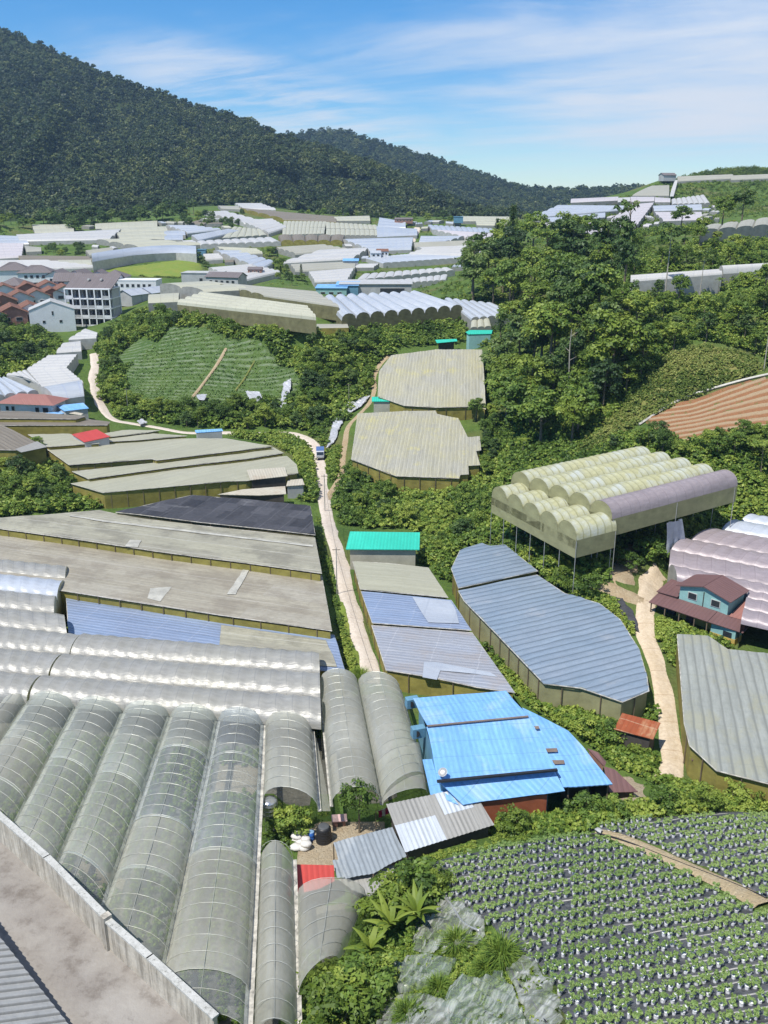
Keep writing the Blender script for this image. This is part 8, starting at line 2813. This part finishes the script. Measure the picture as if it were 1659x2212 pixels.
# ------------------------------------------------------------------ draped plastic, pipes, poles, wires
def draped(label, poly, mat, seed, amp=.5, name='plastic_sheet', lift=.5):
    def dsp(u, v):
        w = 1.2 * mnoise.noise(Vector((u * .22, v * .22, seed)))
        a1, a2 = u * .75 + v * .66 + w, u * -.66 + v * .75
        r1 = 1 - abs(mnoise.noise(Vector((a1 * .95 + seed, a2 * .13, seed)))) * 2.4
        r2 = 1 - abs(mnoise.noise(Vector((a1 * 2.3 + seed, a2 * .3, seed + 3)))) * 2.4
        return amp * (.7 * mnoise.noise(Vector((u * .33 + seed, v * .33, seed))) + .6 * max(0, r1) ** 2 + .22 * max(0, r2) ** 2)
    o = patch(name, poly, M[mat], lift, None, .15, False, dsp, ragged=.3)
    tag(o, label, 'plastic sheet')
    return o


def m_torn(name, body, lo, hi, hole):
    """thin crumpled sheet: see-through, fold highlights painted pale along its creases, torn in places"""
    t = NT(name)
    uv = t.uv()
    wob = t.n('ShaderNodeVectorMath', operation='ADD')
    t.l(uv, wob.inputs[0])
    nz = t.n('ShaderNodeTexNoise')
    nz.inputs['Scale'].default_value = .5
    t.l(uv, nz.inputs['Vector'])
    t.l(nz.outputs['Color'], wob.inputs[1])
    rot = t.n('ShaderNodeVectorRotate')
    rot.inputs['Angle'].default_value = .75
    t.l(wob.outputs[0], rot.inputs['Vector'])
    v = rot.outputs[0]
    a = t.noise(t.scaled(v, (1.3, .2, 1)), 1.0, 3, .5)
    fold_highlight = t.ramp(t.math('ABSOLUTE', t.math('SUBTRACT', a, .5)), .0, .07, 1, 0)
    b = t.noise(t.scaled(v, (.7, .3, 1)), 1.0, 4, .6, .35, .65)
    holes = t.noise(t.scaled(v, (.55, .4, 1)), 1.0, 6, .7, hole, hole + .03)
    fac = t.math('ADD', t.math('ADD', t.math('MULTIPLY', b, hi - lo), t.math('MULTIPLY', fold_highlight, .25)), lo, True)
    fac = t.math('MULTIPLY', fac, t.math('SUBTRACT', 1.0, holes))
    c = t.mix(t.math('MULTIPLY', fold_highlight, .6), body, g3(.66, .67, .63))  # highlights on the folds, painted into the colour as pale lines
    c = t.mix(t.math('MULTIPLY', t.noise(v, 1.8, 5, .7, .45, .7), .4), c, tuple(x * .5 for x in body[:3]) + (1,))
    sh = t.bsdf(c, .28, .6, 0, t.bump(a, .1))
    tr = t.n('ShaderNodeBsdfTransparent')
    tr.inputs[0].default_value = (.9, .95, .9, 1)
    m2 = t.n('ShaderNodeMixShader')
    t.l(fac, m2.inputs[0])
    t.l(tr.outputs[0], m2.inputs[1])
    t.l(sh, m2.inputs[2])
    return t.done(m2.outputs[0])


M['drape'] = m_torn('old_clear_sheet', g3(.36, .37, .33), .12, .55, .58)
M['drape_green'] = m_torn('greenish_sheet', g3(.34, .39, .35), .08, .42, .64)
M['mulch_light'] = m_sheet('silver_mulch', g3(.50, .51, .53), g3(.36, .37, .39), (.3, .9), .35, .6, fine=.4, wrinkle=.6)
draped('crumpled grey-white plastic sheet at the left tip of the strawberry rows', [(950, 1945), (1000, 1965), (1040, 1995), (1052, 2040), (1010, 2062), (985, 2050), (940, 2020), (925, 1985)], 'drape', 1)
draped('translucent greenish plastic sheet below the banana plants', [(850, 2100), (915, 2070), (985, 2085), (970, 2120), (910, 2150), (855, 2160)], 'drape_green', 2, .8)
draped('large bulging translucent sheet at the bottom edge', [(985, 2150), (1080, 2115), (1110, 2150), (1140, 2240), (990, 2260), (950, 2200)], 'drape_green', 3, 1.0)
draped('crumpled plastic sheet along the ends of the nearest rows', [(1095, 2110), (1140, 2072), (1195, 2145), (1215, 2215), (1200, 2250), (1150, 2240)], 'drape', 4, .5)
draped('dirty pale sheet at the bottom edge left of the bulging one', [(812, 2170), (900, 2160), (955, 2180), (985, 2262), (812, 2262)], 'drape', 5, .6)
draped('pale sheet hanging beside the banana plants', [(905, 1985), (945, 1965), (960, 2010), (985, 2062), (930, 2080), (890, 2062)], 'drape', 6, .6)
under('heap_grass', [(800, 2080), (900, 1975), (960, 1945), (1040, 2000), (1130, 2070), (1210, 2150), (1210, 2260), (800, 2260)], 620, (.35, .8), 320, tshift=.15)
draped('silver-grey plastic heap beside the dirt path', [(736, 870), (800, 858), (775, 885), (745, 905), (722, 960), (706, 972), (716, 930)], 'mulch_light', 7, .7)
draped('white plastic sheet hanging down the cabbage slope, rightmost', [(612, 840), (630, 826), (628, 850), (616, 892), (604, 908), (606, 880)], 'mulch_light', 8, .4, lift=1.2)
draped('white plastic sheet at the foot of the cabbage slope, middle one', [(530, 858), (562, 860), (566, 872), (552, 888), (540, 876)], 'mulch_light', 9, .4, lift=1.6)
draped('small white plastic sheet at the foot of the cabbage slope', [(425, 864), (448, 864), (442, 876), (430, 876)], 'mulch_light', 10, .3, lift=1.4)
draped('black plastic sheet in the ditch beside the dirt road', [(1318, 1292), (1345, 1300), (1368, 1332), (1380, 1372), (1362, 1362), (1340, 1330)], 'net_black', 11, .2)
o = draped('small white sheet lying at the top of the strawberry field', [(1284, 1802), (1292, 1797), (1303, 1804), (1296, 1811)], 'far_white', 12, .2)
draped('white sheet heap at the road junction', [(296, 916), (308, 912), (318, 920), (304, 924)], 'mulch_light', 13, .5, lift=.7)


def pipe(label, pts, r, mat, lift=.25, name='water_pipe'):
    w = [T(x, y) + Vector((0, 0, lift)) for x, y in smooth_line(pts, 5)]
    mb = MB()
    mb.tube(w, r, 6)
    return tag(mb.build(name, M[mat], None, True), label, 'pipe')


pipe('dark hose along the sandy path between the strawberry fields', [(1262, 1808), (1300, 1808), (1360, 1826), (1450, 1862), (1560, 1905), (1655, 1945)], .07, 'black')
pipe('pale pipe curving over the draped sheets', [(955, 1950), (975, 1972), (1000, 2010), (1035, 2028)], .09, 'steel', .7)
pipe('grey pipe hanging down beside the nearest rows', [(1100, 2102), (1120, 2140), (1150, 2180), (1180, 2225)], .07, 'black', .5)
pipe('thin pale pipe beside the grey one', [(1116, 2072), (1132, 2110), (1142, 2160)], .05, 'steel', .5)


def pole(x, y, h, label, mat='bark', r=.11, name='utility_pole'):
    p = T(x, y)
    rt = thing(name, label, 'pole', p)
    mb = MB()
    mb.tube([p - Vector((0, 0, .4)), p + Vector((0, 0, h))], [r, r * .7], 7)
    mb.build('shaft', M[mat], rt)
    mb = MB()
    mb.box((p.x, p.y, p.z + h - .35), (1.1, .08, .08))
    mb.build('crossarm', M['wood'], rt)
    return p + Vector((0, 0, h - .3))


a = pole(728, 1283, 7.0, 'thin grey utility pole beside the road, nearest', 'steel', .08)
b = pole(702, 1105, 7.0, 'thin utility pole beside the road near the turquoise shed', 'steel', .08)
c_ = pole(1303, 745, 9.0, 'utility pole in the jungle on the right slope', 'bark_pale')
d_ = pole(1650, 800, 9.0, 'utility pole at the right edge above the terraces', 'bark_pale')
e_ = pole(754, 872, 5.0, 'leaning pole beside the silver plastic heap', 'bark_pale', .07)
f_ = pole(277, 892, 6.0, 'pole beside the road bend at the bushes', 'steel', .07)
def wire(label, p, q, sag, n=14, r=.018):
    mb = MB()
    mb.tube([p.lerp(q, i / n) - Vector((0, 0, sag * 4 * (i / n) * (1 - i / n))) for i in range(n + 1)], r, 4)
    tag(mb.build('power_line', M['black']), label, 'wire')


wire('sagging wire over the farm road', a, b, .9)
wire('sagging wire across the jungle slope', c_, d_, 1.5)
wire('wire running towards the pale tunnels over the road', a, P(812, 1470, 5.0), .6)
# ------------------------------------------------------------------ air, sky, sun, camera
def build_world():
    import os
    W = bpy.data.worlds.new('World')
    SC.world = W
    W.use_nodes = True
    nt = W.node_tree
    nt.nodes.clear()
    N = lambda t: nt.nodes.new(t)
    out, bg = N('ShaderNodeOutputWorld'), N('ShaderNodeBackground')
    sky = N('ShaderNodeTexSky')
    sky.sky_type = 'NISHITA'
    sky.sun_disc = False
    sky.sun_elevation = math.radians(SUN_EL)
    sky.sun_rotation = math.radians(SUN_ROT)
    sky.altitude = 1500
    sky.air_density = 1.0
    sky.dust_density = 0.0
    sky.ozone_density = 3.0
    tc = N('ShaderNodeTexCoord')
    sep = N('ShaderNodeSeparateXYZ')
    nt.links.new(tc.outputs['Generated'], sep.inputs[0])

    def mth(op, a, b=None, cl=False):
        n = N('ShaderNodeMath')
        n.operation = op
        n.use_clamp = cl
        for i, v in ((0, a), (1, b)):
            if v is None:
                continue
            if isinstance(v, (int, float)):
                n.inputs[i].default_value = v
            else:
                nt.links.new(v, n.inputs[i])
        return n.outputs[0]

    def mr(v, lo, hi, a=0., b=1.):
        n = N('ShaderNodeMapRange')
        n.interpolation_type = 'SMOOTHSTEP'
        n.inputs[1].default_value, n.inputs[2].default_value, n.inputs[3].default_value, n.inputs[4].default_value = lo, hi, a, b
        nt.links.new(v, n.inputs[0])
        return n.outputs[0]

    x, y, z = sep.outputs
    zc = mth('ADD', mth('MAXIMUM', z, 0.0), .10)
    cu, cv = mth('DIVIDE', x, zc), mth('DIVIDE', y, zc)

    def comb(a, b, c=0.0):
        n = N('ShaderNodeCombineXYZ')
        for i, v in enumerate((a, b, c)):
            if isinstance(v, (int, float)):
                n.inputs[i].default_value = v
            else:
                nt.links.new(v, n.inputs[i])
        return n.outputs[0]

    def noise(vec, sc, det, ro, dist=0.0):
        n = N('ShaderNodeTexNoise')
        n.inputs['Scale'].default_value = sc
        n.inputs['Detail'].default_value = det
        n.inputs['Roughness'].default_value = ro
        n.inputs['Distortion'].default_value = dist
        nt.links.new(vec, n.inputs['Vector'])
        return n.outputs['Fac']

    # streaky high cloud, drawn out along one wind direction
    ru = mth('ADD', mth('MULTIPLY', cu, .8), mth('MULTIPLY', cv, -.45))
    rv = mth('ADD', mth('MULTIPLY', cu, .45), mth('MULTIPLY', cv, .8))
    n1 = noise(comb(mth('MULTIPLY', ru, .5), mth('MULTIPLY', rv, .85), 3.7), 1.0, 7, .58, .6)
    n2 = noise(comb(mth('MULTIPLY', ru, 1.1), mth('MULTIPLY', rv, 2.4), 8.1), 1.2, 6, .62, .4)
    n3 = noise(comb(cu, cv, 1.3), .35, 2, .5)
    # more cloud to the right and low down
    bias = mth('ADD', mth('MULTIPLY', mr(x, -.05, .35), .24), mth('MULTIPLY', mr(z, .24, .06), .13))
    gap = mr(z, .012, .055)
    cl = mth('ADD', mth('ADD', mth('MULTIPLY', n1, .62), mth('MULTIPLY', n2, .38)), mth('ADD', bias, mth('MULTIPLY', mth('SUBTRACT', n3, .5), .25)))
    cf = mth('MULTIPLY', mr(cl, .52, .98), mth('ADD', mth('MULTIPLY', gap, .8), .2))
    # brighter bank low over the left ridge
    dx, dz = mth('DIVIDE', mth('SUBTRACT', x, -.10), .20), mth('DIVIDE', mth('SUBTRACT', mth('ADD', z, mth('MULTIPLY', x, .25)), .055), .045)
    bank = mth('MULTIPLY', mr(mth('ADD', mth('MULTIPLY', dx, dx), mth('MULTIPLY', dz, dz)), 1.3, .0), mr(mth('ADD', mth('MULTIPLY', n2, .5), mth('MULTIPLY', n1, .5)), .35, .62))
    cf = mth('MAXIMUM', cf, mth('MULTIPLY', bank, .95))
    cf = mth('MULTIPLY', cf, .95)
    hsv = N('ShaderNodeHueSaturation')
    hsv.inputs['Saturation'].default_value = 1.28
    hsv.inputs['Value'].default_value = SKY_V
    tint = N('ShaderNodeMix')
    tint.data_type = 'RGBA'
    tint.blend_type = 'MULTIPLY'
    tint.inputs[0].default_value = 1.0
    nt.links.new(sky.outputs[0], tint.inputs[6])
    tint.inputs[7].default_value = (.80, .94, 1.06, 1)
    nt.links.new(tint.outputs[2], hsv.inputs['Color'])
    mix = N('ShaderNodeMix')
    mix.data_type = 'RGBA'
    nt.links.new(cf, mix.inputs[0])
    nt.links.new(hsv.outputs[0], mix.inputs[6])
    mix.inputs[7].default_value = (CLOUD, CLOUD * 1.02, CLOUD * 1.06, 1)
    nt.links.new(mix.outputs[2], bg.inputs[0])
    bg.inputs[1].default_value = SKY
    nt.links.new(bg.outputs[0], out.inputs[0])


SUN_EL, SUN_AZ = 61.0, 228.0       # degrees; azimuth clockwise from +y (the viewing direction): from the left, a little behind
SUN_ROT = SUN_AZ
SKY, SKY_V, CLOUD = .10, 1.0, 7.0
build_world()
sd = bpy.data.lights.new('sun', 'SUN')
sd.energy = 4.6
sd.angle = math.radians(.53)
sd.color = (1.0, .955, .88)
so = bpy.data.objects.new('sun', sd)
COL.objects.link(so)
az, el = math.radians(SUN_AZ), math.radians(SUN_EL)
tosun = Vector((math.sin(az) * math.cos(el), math.cos(az) * math.cos(el), math.sin(el)))
so.rotation_euler = tosun.to_track_quat('Z', 'Y').to_euler()
so.location = tosun * 100

HAZE = .00011
t = NT('haze_air')
pv = t.n('ShaderNodeVolumePrincipled')
pv.inputs['Color'].default_value = (.45, .70, 1.0, 1)
pv.inputs['Density'].default_value = HAZE
pv.inputs['Anisotropy'].default_value = .2
t.l(pv.outputs[0], t.out.inputs['Volume'])
mb = MB()
mb.box((0, 1700, 220), (7200, 5000, 620))
hz = mb.build('haze', t.m)
hz['kind'] = 'stuff'

cd = bpy.data.cameras.new('camera')
cd.sensor_fit = 'VERTICAL'
cd.sensor_height = 24
cd.lens = 24 * F_LEN / 2212.0
cd.clip_start = .5
cd.clip_end = 20000
co_ = bpy.data.objects.new('camera', cd)
COL.objects.link(co_)
co_.location = CAM
co_.rotation_euler = (math.pi / 2 - PIT, 0, 0)
SC.camera = co_
SC.view_settings.view_transform = 'Standard'
SC.view_settings.look = 'None'
SC.view_settings.exposure = 0.45
SC.view_settings.gamma = 1.0
SC.cycles.max_bounces = 8
SC.cycles.transparent_max_bounces = 24
SC.cycles.volume_bounces = 0
SC.cycles.diffuse_bounces = 3
SC.cycles.glossy_bounces = 3
SC.cycles.transmission_bounces = 4
SC.cycles.use_denoising = True
SC.cycles.sample_clamp_indirect = 4.0
SC.cycles.use_fast_gi = False
print('objects', len(SC.objects))
